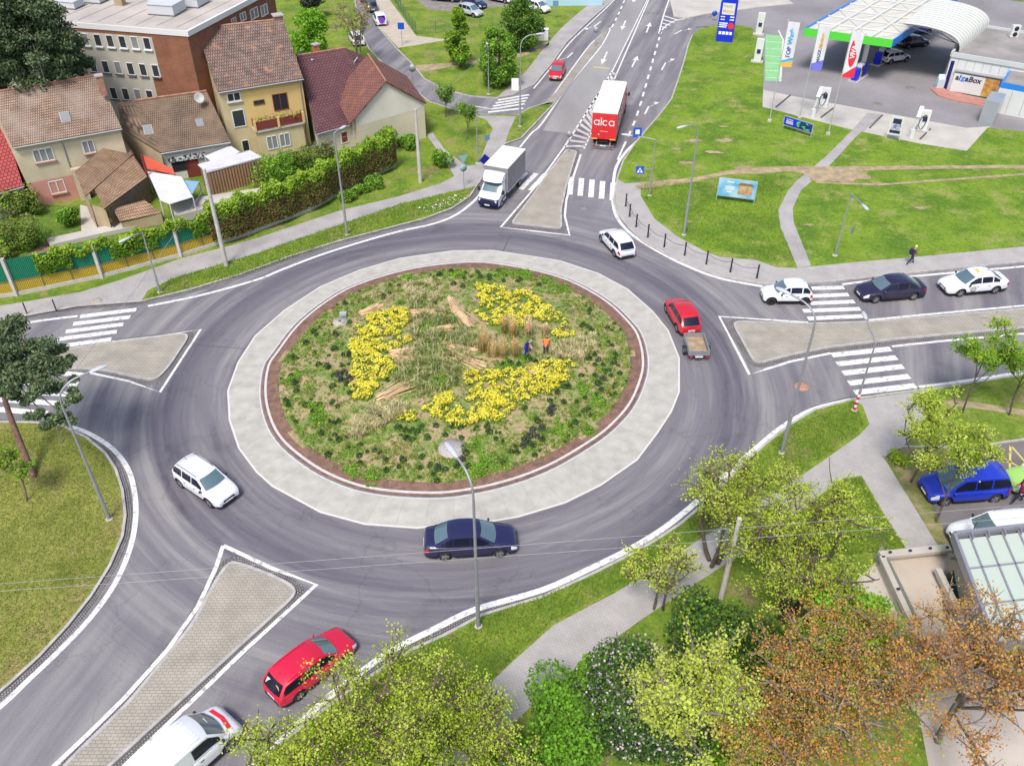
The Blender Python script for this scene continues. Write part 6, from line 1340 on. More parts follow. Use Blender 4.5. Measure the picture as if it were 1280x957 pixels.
cen = lambda i, j: lrp(lrp(q[0], q[1], i), lrp(q[3], q[2], i), j)
for j in (.2, .55, .85):
    for i in (.6,): p = cen(i, j); b = MB(); b.box((p[0], p[1], (zc-.2)/2), (.45, .45, zc-.2)); b.build("column", WPAN, t)
def pump(u, v, label):
    p = P(u, v, .06); a = atan2(dB[1], dB[0]); t = thing("fuel_pump", label, "fuel pump", p, a, "fuel pumps")
    b = MB(); b.box((0, 0, .08), (3.6, 1.3, .16)); b.build("plinth", CONC2, t)
    b = MB(); b.box((-.2, 0, 1.0), (.9, .6, 1.7)); b.build("body", WPAN, t)
    b = MB(); b.box((.9, 0, .85), (.9, .7, 1.4)); b.box((-1.25, 0, .85), (.8, .7, 1.4)); b.build("blue_cabinet", BLU, t)
    b = MB(); b.box((-.2, -.32, 1.35), (.6, .04, .5)); b.box((-.2, .32, 1.35), (.6, .04, .5)); b.build("display", INK, t)
    b = MB()
    for s in (-.5, -.3, -.1, .1): b.tube([(s, -.33, 1.2), (s, -.5, .7), (s+.1, -.42, .35), (s, -.33, .6)], .03, 5)
    b.build("hose", BLACKP, t)
pump(1073, 98, "blue and white fuel pump nearest the flags under the front of the canopy"); pump(1100, 78, "blue and white fuel pump beside the white car being refuelled")
# arched link roof
t = thing("arched_roof", "white ribbed arched roof between petrol canopy and shop", "canopy", P(1180, 92), 0)
a1, a2 = P(1128, 33, 6.6), P(1166, 2, 6.6); e1, e2 = P(1200, 61, 4.6), P(1237, 29, 4.6); e1 = (e1[0], e1[1], 4.2); e2 = (e2[0], e2[1], 4.2)
rows = []; NP_ = 12; NR = 15
for i in range(NR):
    s = i/(NR-1); A_0, E_0 = lrp(a1, a2, s), lrp(e1, e2, s); row = []
    for k in range(NP_+1): th = pi/2*k/NP_; row.append(rel(t, (A_0[0]+(E_0[0]-A_0[0])*sin(th), A_0[1]+(E_0[1]-A_0[1])*sin(th), E_0[2]+(A_0[2]+.3-E_0[2])*cos(th)**.8)))
    rows.append(row)
b = MB(); b.grid(rows, 0, True); b.grid([[sub(p, (0, 0, .12)) for p in r] for r in rows][::-1], 0, True); b.build("roof_sheet", mat("arch_white", (.66, .67, .62), .5), t)
b = MB()
for r in rows: b.tube([add(p, (0, 0, .02)) for p in r], .045, 5)
b.build("rib", mat("rib_grey", (.42, .44, .42), .5), t)
for s_ in (0, 1):
    r = rows[0] if s_ == 0 else rows[-1]; foot = lrp(rel(t, P(1180, 95, 0)), rel(t, add(P(1180, 95, 0), sub(e2, e1))), s_); foot = (foot[0], foot[1], 0); head = (foot[0]+.3, foot[1]+.0, 3.9); b = MB(); b.tube([foot, head], .13, 8); b.tube([head, r[10]], .07, 6); b.tube([head, r[4]], .06, 6); b.tube([head, r[0]], .06, 6); b.build("strut", STEEL, t)
# shop
t = thing("shop", "low white shop building with parcel locker wall and flat grey roof", "shop", P(1176, 113), 0)
zS = 4.1; s1 = P(1190, 68, zS); s2 = P(1274, 82, zS); s1 = (s1[0], s1[1], 0); s2 = (s2[0], s2[1], 0); ds = nrm(sub(s2, s1)); ns = (-ds[1], ds[0], 0); s3 = add(s2, add(mul(ds, 16), (0, 0, 0))); s4 = add(s1, mul(ns, 13)); s5 = add(s3, mul(ns, 13))
q = [rel(t, p) for p in (s1, s3, s5, s4)]; b = MB(); b.slab(q, -.1, zS-.1, 0); b.build("wall", WPAN, t)
b = MB(); b.slab([lrp(p, tuple(sum(x[i] for x in q)/4 for i in range(3)), .02) for p in q], zS-.1, zS-.02); b.build("roof", mat("shop_roof_felt", (.28, .26, .25), .9, var=.2, scale=.3, var2=.1), t)
b = MB()
for i in range(4): b.bar((q[i][0], q[i][1], zS), (q[(i+1) % 4][0], q[(i+1) % 4][1], zS), .3, .5)
b.build("parapet", mat("parapet_zinc", (.52, .56, .55), .5), t)
FW = lambda s, z, o=.03: rel(t, (s1[0]+ds[0]*s-ns[0]*o, s1[1]+ds[1]*s-ns[1]*o, z))
Lf = hypot(s2[0]-s1[0], s2[1]-s1[1])
b = MB(); b.add([FW(.15, .1), FW(.55, .1), FW(.55, 3.4), FW(.15, 3.4)], [(0, 1, 2, 3)]); b.build("blue_strip", mat("dark_navy_strip", (.01, .01, .12), .4), t)
b = MB(); b.bar(FW(.9, 2.55, .35), FW(Lf-.3, 2.55, .35), .7, .12); b.build("awning", ZINC, t)
b = MB(); 
for k in range(8): b.bar(FW(.95+k*.62, .2, .3), FW(.95+k*.62, 2.3, .3), .05, .6)
b.add([FW(.95, .2, .6), FW(.95+4.34, .2, .6), FW(.95+4.34, 2.3, .6), FW(.95, 2.3, .6)], [(0, 1, 2, 3)]); b.build("parcel_locker", WPAN, t)
b = MB(); b.add([FW(4.35, .2, .62), FW(5.9, .2, .62), FW(5.9, 2.3, .62), FW(4.35, 2.3, .62)], [(0, 1, 2, 3)]); b.build("poster", mat("yellow_brown_poster", (.62, .42, .10), .6, col2=(.35, .12, .04), scale=1.5), t)
b = MB()
for k in range(1, 8): b.bar(FW(k*Lf/8, 2.75, .01), FW(k*Lf/8, 3.8, .01), .03, .03)
b.build("panel_joint", ZINC, t)
aS = atan2(ds[1], ds[0])
text_obj("al", .85, INK, t, FW(1.45, 1.85, .64), (pi/2, 0, aS), bold=.02, shear=.15); text_obj("z", 1.0, mat("bright_blue_print", (.02, .25, .9), .5), t, FW(1.98, 1.85, .65), (pi/2, 0, aS), bold=.03, shear=.15); text_obj("aBox", .85, INK, t, FW(3.1, 1.85, .64), (pi/2, 0, aS), bold=.02, shear=.15)
for u, v in ((1266, 47), (1290, 52)):
    p = rel(t, P(u, v, zS)); b = MB(); b.box((p[0], p[1], zS+.75), (.95, .5, 1.4)); b.build("air_conditioner", WPAN, t); b = MB()
    for z_ in (.42, 1.08): b.lathe([(0, -.27), (.28, -.27)], (p[0], p[1], zS+z_), 14, axis='y')
    b.build("fan_grille", BLACKP, t)
# front annex with a blue band
t = thing("annex", "white panelled car wash annex with a bright blue band at the right edge", "building", P(1225, 158), 0)
zB = 3.4; p1, p2 = P(1252, 103, zB), P(1300, 112, zB); p1 = (p1[0], p1[1], 0); dd_ = nrm((p2[0]-p1[0], p2[1]-p1[1], 0)); nn_ = (-dd_[1], dd_[0], 0)
q = [rel(t, p) for p in (p1, add(p1, mul(dd_, 14)), add(add(p1, mul(dd_, 14)), mul(nn_, 6)), add(p1, mul(nn_, 6)))]
b = MB(); b.slab(q, -.1, zB-.6); b.build("wall", WPAN, t); b = MB(); b.slab([sub(q[0], mul(dd_, .03))]+q[1:], zB-.6, zB, 0, 0)
for i in (0, 3): a_, c_ = q[i], q[(i+1) % 4]
b.build("blue_band", BLU2, t)
b = MB(); b.slab([lrp(p, tuple(sum(x[i] for x in q)/4 for i in range(3)), .03) for p in q], zB, zB+.03); b.build("roof", MATS["shop_roof_felt"], t)
b = MB()
for k in range(1, 6): a_ = add(q[0], mul(dd_, k*1.4)); a_ = sub(a_, mul(nn_, .01)); b.bar((a_[0], a_[1], .2), (a_[0], a_[1], zB-.7), .04, .03)
b.build("panel_joint", ZINC, t)
b = MB(); g0 = rel(t, P(1222, 154)); g1 = rel(t, P(1240, 158)); g2 = rel(t, p1); b.slab([g0, g1, add(g1, mul(nn_, 3.2)), add(g0, mul(nn_, 3.2))], 0, 2.6); b.build("glass_lobby", mat("grey_glass", (.3, .33, .36), .15, spec=.7), t)
b = MB(); pts = PL([(1163, 113), (1172, 109), (1185, 115), (1226, 125), (1232, 128), (1229, 134), (1190, 127), (1172, 121)], 0); b.slab(pts, .0, .19); struct(b.build("red_kerb_island", mat("red_paving", (.45, .21, .17), .85, var=.1, scale=1.5)))
b = MB(); b.box((0, 0, .5), (1.1, .6, 1.0)); b.add([(-.55, -.3, 1), (.55, -.3, 1), (.55, .3, 1), (-.55, .3, 1), (-.5, .1, 1.5), (.5, .1, 1.5)], [(0, 1, 5, 4), (3, 4, 5, 2), (0, 4, 3), (1, 2, 5)]); o = b.build("vending_bin", mat("pale_cyan_cabinet", (.5, .62, .66), .4)); o.location = P(1175, 109, .19); tag(o, "pale blue cabinet standing at the left corner of the shop", "cabinet")
# totem
def xyz(px, z=0): return P(px[0], px[1], z)
base = P(905, 52, KZ); aT = atan2(P(916, 54)[1]-P(895, 52)[1], P(916, 54)[0]-P(895, 52)[0]); t = thing("price_totem", "tall bright blue price sign with a green corner beside the station entry", "sign", base, aT)
Wt = hypot(*(sub(P(916, 54), P(895.5, 52))[:2])); Ht = 8.2; b = MB(); b.box((0, 0, Ht/2), (Wt, .45, Ht)); b.build("sign_body", BLU, t)
F_ = lambda x, z, o=.235: (x, -o, z)
b = MB(); b.add([F_(-Wt/2, Ht), F_(-Wt/2, 5.0), F_(-Wt*.1, Ht*.8), F_(.1, Ht)], [(0, 1, 2, 3)]); b.build("green_corner", GRN, t)
b = MB(); b.add([F_(-Wt*.36, 3.5, .25), F_(Wt*.38, 3.5, .25), F_(Wt*.38, 4.95, .25), F_(-Wt*.36, 4.95, .25)], [(0, 1, 2, 3)]); b.build("white_board", WPAN, t)
b = MB(); b.lathe([(0, 0), (1, 0)], (0, 0, 0), 24, axis='y'); b.v = [(x*.75, y-.26, z*.22+5.75) for x, y, z in b.v]; b.build("red_oval", TXR, t)
text_obj("VIVA", .34, TXW, t, F_(0, 5.75, .27), (pi/2, 0, 0), bold=.01); text_obj("MAXX", .42, mat("bronze_print", (.4, .3, .15)), t, F_(-.1, 4.55, .26), (pi/2, 0, 0)); text_obj("Motion", .5, TXO, t, F_(.05, 3.95, .26), (pi/2, 0, 0), bold=.01)
b = MB()
for i, z_ in enumerate((3.15, 2.8)): b.add([F_(-.85, z_, .25), F_(-.3, z_, .25), F_(-.3, z_+.13, .25), F_(-.85, z_+.13, .25)], [(0, 1, 2, 3)]); b.add([F_(.35, z_, .25), F_(.9, z_, .25), F_(.9, z_+.16, .25), F_(.35, z_+.16, .25)], [(0, 1, 2, 3)])
for i in range(3): b.add([F_(-.95, 1.85+i*.24, .25), F_(.05+.06*i, 1.85+i*.24, .25), F_(.05+.06*i, 2.0+i*.24, .25), F_(-.95, 2.0+i*.24, .25)], [(0, 1, 2, 3)])
for i in range(4): x = -.85+i*.46; b.add([F_(x, .95, .25), F_(x+.36, .95, .25), F_(x+.36, 1.35, .25), F_(x, 1.35, .25)], [(0, 1, 2, 3)])
b.build("print_block", TXW, t); b = MB(); b.lathe([(0, 0), (.42, 0)], (.62, -.26, 2.1), 16, axis='y'); b.build("red_disc", TXR, t)
# flags
def flag(base, v_top, label, parts, wd=1.15, Hf=4.6):
    b0 = P(*base, KZ); h = hgt(*base, v_top); t = thing("flag_pole", label, "flag", b0, aT, "advertising flags")
    b = MB(); b.tube([(0, 0, 0), (0, 0, h)], [.06, .035], 8); b.lathe([(0, .06), (.05, .03), (.05, -.02)], (0, 0, h), 8); b.build("pole", STEEL, t)
    b = MB(); b.box((0, 0, .1), (.4, .4, .2)); b.build("base", CONC2, t)
    X = lambda x, z: (x, .12*sin(x*2.6+z*.8)*x, z)
    def cloth(z0f, z1f, m, nm, off=0):
        b = MB(); rows = []
        for k in range(13):
            row = []
            for j in range(7):
                x = .05+wd*j/6; za = z0f(j/6) if callable(z0f) else z0f; zb = z1f(j/6) if callable(z1f) else z1f; z = zb+(za-zb)*k/12; p = X(x, h-.1-z); row.append((p[0], p[1]-off, p[2]))
            rows.append(row)
        b.grid(rows, 0, True); return b.build(nm, m, t)
    fl = cloth(0, Hf, mat("flag_white", (.72, .72, .8), .8), "flag")
    for z0f, z1f, m in parts.get('bands', []): o = cloth(z0f, z1f, m, "band", .012)
    for txt, size, m, z, x in parts.get('text', []): p = X(x, h-.1-z); o = text_obj(txt, size, m, t, (p[0], p[1]-.05, p[2]), (pi/2, -pi/2, 0), bold=.012); 
    if parts.get('oval'): 
        b = MB(); p = X(wd*.52, h-.1-2.0); b.lathe([(0, 0), (1, 0)], (0, 0, 0), 24, axis='y'); b.v = [(x*.4+p[0], y+p[1]-.035, z*1.5+p[2]) for x, y, z in b.v]; b.build("red_oval", TXR, t); text_obj("VIVA", .62, TXW, t, (p[0], p[1]-.06, p[2]), (pi/2, -pi/2, 0), bold=.02)
    return t
flag((961.7, 151.6), 26, "flag reading TOP Wash with an orange foot, leftmost of the three", dict(bands=[(lambda s: 3.95-.35*s, lambda s: 4.2-.3*s, TXC), (lambda s: 4.2-.3*s, 4.6, TXO)], text=[("TOP", .62, mat("navy_print", (.06, .08, .4)), 3.1, .62), ("Wash", .7, TXC, 1.45, .6)]))
flag((999.4, 147.6), 31, "flag reading MAXX Motion with a violet foot, middle of the three", dict(bands=[(lambda s: 3.9-.4*s, 4.6, mat("violet_print", (.18, .18, .75)))], text=[("MAXX", .48, mat("grey_print", (.15, .15, .25)), 3.1, .62), ("Motion", .55, TXO, 1.5, .62)]))
flag((1035, 168), 38, "flag with a red oval reading VIVA, rightmost of the three", dict(bands=[(lambda s: 4.3-.9*s, 4.6, TXR)], oval=True))
# chargers
def charger(u, v, label, h=2.3, cable=True, k=1.0):
    t = thing("charging_station", label, "charging station", P(u, v, .07), aT); b = MB(); b.box((0, 0, .1), (1.5, .9, .2)); b.build("plinth", CONC2, t)
    b = MB(); b.add([(-.45, -.3, .2), (.45, -.3, .2), (.45, .3, .2), (-.45, .3, .2), (-.42, -.3, h), (.5, -.2, h), (.5, .3, h), (-.42, .3, h)], [(3, 2, 1, 0), (4, 5, 6, 7), (0, 1, 5, 4), (1, 2, 6, 5), (2, 3, 7, 6), (3, 0, 4, 7)]); b.build("cabinet", WPAN, t)
    b = MB(); b.add([(-.2, -.33, 1.2), (.25, -.33, 1.2), (.25, -.3, 1.7), (-.2, -.3, 1.7)], [(0, 1, 2, 3)]); b.build("screen", INK, t)
    if cable: b = MB(); b.tube(smooth([(-.3, -.32, 1.7), (-.5, -.6, 1.0), (-.2, -.55, .4), (.1, -.5, .9), (.2, -.34, 1.6), (0, -.36, 1.9), (-.3, -.34, 1.6)], 4), .04, 6); b.build("charging_cable", BLACKP, t)
def cabinet_lamp(u, v, label):
    t = thing("barrier_post", label, "post", P(u, v, .07), aT+.5); b = MB(); b.box((0, 0, .45), (.45, .35, .9)); b.build("foot", WPAN, t); b = MB(); b.bar((0, 0, .9), (.25, 0, 2.2), .16); b.build("post", WPAN, t); b = MB(); b.bar((.15, -.1, 2.2), (.75, .55, 3.1), .4, .22); b.build("head", WPAN, t)
charger(948, 44, "rear of the two slim white chargers beside the green bay", 2.9, False); charger(946, 78, "front of the two slim white chargers beside the green bay", 2.9, False)
charger(1028, 135, "white charger with black cable beside the right end of the blue banner"); charger(1151, 164, "white charger with black cable right of the leaning white poster board")
cabinet_lamp(1015, 146, "white angled post beside the left charger with a black cable"); cabinet_lamp(1138, 172, "white angled post beside the right charger with a black cable")
b = MB()
for a_, c_ in (((1026, 147), (1042, 135)), ((1087, 160), (1103, 144)), ((970, 134), (988, 119)), ((1150, 174), (1163, 161))): b.bar(P(*a_, .12), P(*c_, .12), .14, .1)
struct(b.build("kerb_bay_divider", PATCH))
def board(p1, p2, vt, label, parts, leg=.45, tilt=0, framem=STEEL, name="advertising_board", z0f=None):
    a, c = P(*p1, KZ), P(*p2, KZ); w_ = hypot(c[0]-a[0], c[1]-a[1]); t = thing(name, label, "advertising board", lrp(a, c, .5), atan2(c[1]-a[1], c[0]-a[0])); h = hgt(*p1, vt)
    b = MB(); b.tube([(-w_/2, .03, 0), (-w_/2, .03, h)], .04, 6); b.tube([(w_/2, .03, 0), (w_/2, .03, h)], .04, 6); b.bar((-w_/2, .03, h), (w_/2, .03, h), .06); b.bar((-w_/2, .03, leg), (w_/2, .03, leg), .06); b.build("frame", framem, t)
    b = MB(); b.box((0, 0, (h+leg)/2), (w_-.06, .03, h-leg-.04)); b.build("panel", parts[0], t)
    return t, w_, h, leg
SKYB = mat("poster_sky", (.10, .42, .72), .6, col2=(.45, .66, .78), scale=.9)
t, w_, h, lg = board((895, 250), (942, 256), 222, "long blue billboard with a wooden house picture on the meadow", [SKYB], .5)
R_q = lambda x0, z0, x1, z1, o=-.025: [(x0, o, z0), (x1, o, z0), (x1, o, z1), (x0, o, z1)]
b = MB(); hh = h-lg; b.add(R_q(w_*.03, lg+hh*.2, w_*.4, lg+hh*.75), [(0, 1, 2, 3)]); b.build("picture", mat("timber_picture", (.45, .24, .12), .7, col2=(.6, .42, .25), scale=3), t)
b = MB(); b.add([(w_*.0, -.03, lg+hh*.7), (w_*.43, -.03, lg+hh*.7), (w_*.38, -.03, lg+hh*.85), (w_*.06, -.03, lg+hh*.85)], [(0, 1, 2, 3)]); b.build("picture_roof", mat("dark_roof_print", (.25, .15, .1)), t)
b = MB()
for z_, a_, c_ in ((.8, -.28, -.1), (.52, -.32, -.06), (.4, -.3, -.08), (.25, -.26, -.12)): b.add(R_q(w_*a_, lg+hh*z_, w_*c_, lg+hh*(z_+.07)), [(0, 1, 2, 3)])
b.build("print_block", TXW, t)
t, w_, h, lg = board((978, 161), (1013, 172), 145, "blue banner board with green leaves picture at the meadow edge below the left charger", [BLU], .5)
b = MB(); hh = h-lg; b.add(R_q(-.05*w_, lg+hh*.1, w_*.47, lg+hh*.9), [(0, 1, 2, 3)]); b.build("picture", mat("leaf_picture", (.01, .02, .15), .7, col2=(.1, .6, .2), scale=2.2, thr=(.5, .56)), t); b = MB()
for z_ in (.7, .5, .38, .26): b.add(R_q(-w_*.42, lg+hh*z_, -w_*(.15+.05*z_), lg+hh*(z_+.07)), [(0, 1, 2, 3)])
b.build("print_block", TXW, t)
t, w_, h, lg = board((1107, 173), (1124, 176), 145, "white poster board with a dark blue picture on the edge of the forecourt", [WPAN], .5, framem=WPAN)
b = MB(); hh = h-lg; b.add(R_q(-.3*w_, lg+hh*.62, w_*.3, lg+hh*.9), [(0, 1, 2, 3)]); b.add(R_q(-.38*w_, lg+hh*.1, w_*.38, lg+hh*.27), [(0, 1, 2, 3)]); b.build("print_block", INK, t); b = MB(); b.add(R_q(-.35*w_, lg+hh*.3, w_*.35, lg+hh*.6), [(0, 1, 2, 3)]); b.build("picture", mat("pale_blue_picture", (.6, .62, .7), .7, col2=(.08, .08, .3), scale=2.5), t)

# ---------------------------------------------------------------- fence and hedge
FG = mat("fence_green", (.01, .20, .11), .6); FY = mat("fence_yellow", (.52, .36, .04), .7)
for m_ in (FG, FY):
    n, l, bs = nodes_of(m_); wv = n.new("ShaderNodeTexWave"); wv.inputs["Scale"].default_value = 2.4; uvn = n.new("ShaderNodeUVMap"); l.new(uvn.outputs[0], wv.inputs["Vector"]); bp = n.new("ShaderNodeBump"); bp.inputs["Strength"].default_value = 1; bp.inputs["Distance"].default_value = .05; l.new(wv.outputs[0], bp.inputs["Height"]); l.new(bp.outputs[0], bs.inputs["Normal"])
POSTC = mat("concrete_post", (.50, .47, .44), .85, var=.1, scale=2)
fpx = [(-75, 384), (22.5, 370.5), (129, 348), (227, 321.6), (311, 295), (388, 265), (443, 234), (493, 210)]
fp = PL(fpx, 0); FH = [3.3, 3.3, 3.1, 3.0, 2.9, 2.7, 2.5, 2.4]
t = thing("fence", "tall green and yellow sheet fence with concrete posts along the north western path", "fence", (fp[1][0], fp[1][1], KZ), 0)
for i in range(len(fp)-1):
    a, c = fp[i], fp[i+1]; la, lc = loc_of(t, (a[0], a[1], KZ)), loc_of(t, (c[0], c[1], KZ)); h0, h1 = FH[i], FH[i+1]
    for k in range(3):
        a_, c_ = lrp(la, lc, k/3), lrp(la, lc, (k+1)/3); ha, hb = h0+(h1-h0)*k/3, h0+(h1-h0)*(k+1)/3; y = .40
        b = MB(); b.quad((a_[0], a_[1], .32), (c_[0], c_[1], .32), (c_[0], c_[1], hb*y), (a_[0], a_[1], ha*y)); d_ = nrm(sub(c_, a_)); nn_ = (-d_[1]*.05, d_[0]*.05, 0)
        b.build("yellow_panel", FY, t)
        b = MB(); b.quad((a_[0], a_[1], ha*y), (c_[0], c_[1], hb*y), (c_[0], c_[1], hb-.1), (a_[0], a_[1], ha-.1)); b.build("green_panel", FG, t)
        b = MB(); b.bar(add(a_, (-nn_[0], -nn_[1], ha*y)), add(c_, (-nn_[0], -nn_[1], hb*y)), .05); b.bar(add(c_, (0, 0, .3)), add(c_, (0, 0, hb-.05)), .05); b.build("rail", mat("fence_rail", (.12, .16, .12), .6), t)
    b = MB(); b.bar(add(la, (0, 0, .14)), add(lc, (0, 0, .14)), .16, .32); b.build("plinth", POSTC, t)
for p, h in zip(fp, FH): q = loc_of(t, (p[0], p[1], KZ)); b = MB(); b.box((q[0], q[1]-.06, h/2), (.24, .26, h+.1)); b.build("post", POSTC, t)
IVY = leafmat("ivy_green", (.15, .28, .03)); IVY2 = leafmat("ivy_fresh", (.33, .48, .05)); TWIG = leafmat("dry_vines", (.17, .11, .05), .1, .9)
def along(pts, s):
    L = [0]
    for a, b_ in zip(pts, pts[1:]): L.append(L[-1]+hypot(b_[0]-a[0], b_[1]-a[1]))
    x = s*L[-1]
    for i in range(len(L)-1):
        if x <= L[i+1] or i == len(L)-2: return lrp(pts[i], pts[i+1], (x-L[i])/(L[i+1]-L[i])), i+(x-L[i])/(L[i+1]-L[i])
def hedge(name, label, s0, s1, n, hfun, thick, low, seed, top=.8, cat="hedge"):
    rg = np.random.default_rng(seed); a = NP(); C = []; M = []
    for k in range(n):
        s = rg.uniform(s0, s1); p, idx = along(fp, s); h = hfun(s)*(1+.07*sin(s*90)+.05*sin(s*211)); z = h*rg.uniform(low(s) if callable(low) else low, 1)**.8
        th = thick*(1+.3*sin(s*60)); o = rg.uniform(-.5, .5)*th; 
        if z < h*.75: o = -th/2*rg.uniform(.5, 1)
        i = min(int(idx), len(fp)-2); d = nrm(sub(fp[i+1], fp[i])); C.append((p[0]-d[1]*o, p[1]+d[0]*o, KZ+z)); f = z/h
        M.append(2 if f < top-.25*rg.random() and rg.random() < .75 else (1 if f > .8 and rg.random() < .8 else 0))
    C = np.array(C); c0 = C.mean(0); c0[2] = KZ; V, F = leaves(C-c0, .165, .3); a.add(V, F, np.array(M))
    o = a.build(name, [IVY, IVY2, TWIG]); o.location = c0; tag(o, label, cat); return o
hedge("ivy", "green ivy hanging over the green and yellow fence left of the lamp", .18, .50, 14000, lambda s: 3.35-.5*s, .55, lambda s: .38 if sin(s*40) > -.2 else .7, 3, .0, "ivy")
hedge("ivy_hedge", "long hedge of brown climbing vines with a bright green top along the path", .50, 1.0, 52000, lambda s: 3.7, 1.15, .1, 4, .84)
def bush(name, label, u, v, r, h, mats, n=900, size=.16, seed=0, cat="bush", z=KZ, group=None, squash=1):
    rg = np.random.default_rng(seed+int(u)); p = P(u, v, z); k = max(4, int(r*5)); a = NP()
    cs = [(rg.normal()*r*.38, rg.normal()*r*.38*squash, h*rg.uniform(.35, .75), r*rg.uniform(.35, .6)) for _ in range(k)]+[(0, 0, h*.45, r*.7)]
    for cx, cy, cz, cr in cs:
        m = n//len(cs); w_ = rg.normal(size=(m, 3)); w_ /= np.linalg.norm(w_, axis=1)[:, None]; C = np.array([cx, cy, cz])+w_*np.array([cr, cr, min(cr, h*.5)])*rg.uniform(.7, 1.05, m)[:, None]; C[:, 2] = np.clip(C[:, 2], .05, h*1.1)
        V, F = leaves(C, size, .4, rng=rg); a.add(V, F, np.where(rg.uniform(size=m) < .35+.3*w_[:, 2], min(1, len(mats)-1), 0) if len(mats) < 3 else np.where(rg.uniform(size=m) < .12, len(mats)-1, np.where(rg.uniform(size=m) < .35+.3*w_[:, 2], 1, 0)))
    o = a.build(name, mats); o.location = p; return tag(o, label, cat, group)
bush("bush", "round dark green bush on the lawn right of the thick concrete pole", 549, 207, 1.2, 1.7, [LG1, LG2], 1600)
bush("bush", "fluffy green bush in the garden below the dark red balcony", 352, 228, 2.2, 3.2, [LG1, LG2], 4200, seed=1); bush("bush", "smaller bush between the garden below the balcony and the hedge", 376, 214, 1.6, 2.6, [LG1, LG4], 2600, seed=2)
bush("bush", "loose reddish green bush by the wall under the maroon roof", 408, 203, 1.4, 2.2, [LG1, BRN], 1500, seed=3)
bush("bush", "dense green bush beside the beige house's pink wall", 90, 282, 1.15, 2.0, [LG1, LG2], 2200, seed=4); bush("bush", "large green bush in the left garden nearest the fence", 35, 308, 2.0, 2.6, [LG1, LG4], 3600, seed=5)
bush("bush", "pale green bush under the bright red roof at the left edge", 12, 268, 2.2, 2.6, [LG4, LG2], 3000, seed=6); bush("bush", "mid green bush at the corner of the pink wall", 38, 268, 1.5, 2.2, [LG1, LG4], 2200, seed=7); bush("bush", "low bush at the very left end of the garden", 2, 322, 1.8, 1.4, [LG4, LG2], 1800, seed=8)
bush("bush", "row of low green shrubs against the cream gable wall", 512, 184, 1.5, 1.1, [LG1, LG2], 2000, seed=9); bush("bush", "green bush rising above the right end of the long hedge", 480, 190, 1.3, 2.8, [LG2, LG1], 1500, seed=10)
for u, v, lb in ((470, 232, "low green shrub nearest the right end of the hedge foot"), (453, 240, "low green shrub in the middle of the three at the hedge foot"), (434, 250, "low green shrub furthest left of the three at the hedge foot")): bush("bush", lb, u, v, 1.1, .8, [LG1, LG2], 900, seed=int(u))
a = NP(); rg = np.random.default_rng(8); W = PL([(520, 262), (560, 250), (588, 240), (585, 250), (560, 262), (525, 272)], 0); c = []
while len(c) < 260:
    x, y = rg.uniform(min(p[0] for p in W), max(p[0] for p in W)), rg.uniform(min(p[1] for p in W), max(p[1] for p in W))
    if inside(x, y, W): c.append((x, y, KZ+rg.uniform(.05, .2)))
V, F = leaves(np.array(c), .12, 1); a.add(V, F, rg.integers(0, 3, len(F))); tag(a.build("verge_flowers", [LG2, TXW, LG2]), "tiny white flowers in the grass verge by the white truck", "flowers", kind="stuff")

# ---------------------------------------------------------------- lamps, poles, signs
GALP = mat("galvanised_pole", (.36, .37, .40), .5, metal=.4); LHEAD = mat("lamp_head_grey", (.5, .52, .56), .4)
def lamp(base, vtop, head, label, curve=True, r=.09, z=KZ, headlen=.9, group="street lamps around the junction", arm_drop=0):
    b0 = P(*base, z); h = hgt(*base, vtop)-z; t = thing("street_lamp", label, "street lamp", b0, 0, group)
    zh = h+z+.25 if curve else h+z; hp = P(*head, zh+.3 if curve else zh); dx = (hp[0]-b0[0], hp[1]-b0[1]); L = hypot(*dx); d = (dx[0]/L, dx[1]/L)
    b = MB(); b.tube([(0, 0, 0), (0, 0, h*.3)], r*1.25, 10); b.tube([(0, 0, h*.3), (0, 0, h*.31)], [r*1.25, r], 10); b.tube([(0, 0, h*.3), (0, 0, h-(.8 if curve else 0))], [r, r*.7], 10); b.build("pole", GALP, t)
    b = MB(); b.lathe([(0, .04), (.2, .04), (.22, 0), (.22, -.05)], (0, 0, 0), 12); b.build("base_plate", POSTC, t)
    if curve: pts = smooth([(0, 0, h-.8), (d[0]*.06*L, d[1]*.06*L, h-.1), (d[0]*.35*L, d[1]*.35*L, h+.4), (d[0]*.75*L, d[1]*.75*L, h+.5), (d[0]*(L-headlen*.4), d[1]*(L-headlen*.4), h+.5)], 4)
    else: pts = [(0, 0, h-.05), (d[0]*L*.3, d[1]*L*.3, h+.06), (d[0]*(L-headlen*.3), d[1]*(L-headlen*.3), h+.08)]
    b = MB(); b.tube(pts, r*.6, 8); b.build("arm", GALP, t)
    e = pts[-1]; a = atan2(d[1], d[0]); b = MB(); rows = []
    for s_, w_, hh in ((-.1, .06, .05), (.1, .13, .09), (headlen*.5, .17, .12), (headlen*.9, .13, .08), (headlen, .04, .03)):
        rows.append([(e[0]+cos(a)*s_-sin(a)*w_*cos(q_), e[1]+sin(a)*s_+cos(a)*w_*cos(q_), e[2]+hh*(sin(q_) if sin(q_) > 0 else sin(q_)*.4)) for q_ in np.linspace(0, 2*pi, 11)[:-1]])
    b.grid(rows, 0, True, True); b.build("lamp_head", LHEAD, t); return t, b0, h, e
lamp((598, 782), 605, (565, 562), "tall curved street lamp in the grass right below the dark blue saloon", headlen=1.1)
lamp((136.5, 648), 490, (122, 460), "tall curved street lamp standing on the western lawn"); lamp((977, 565), 393, (980, 363), "tall curved street lamp by the south eastern crossing grass")
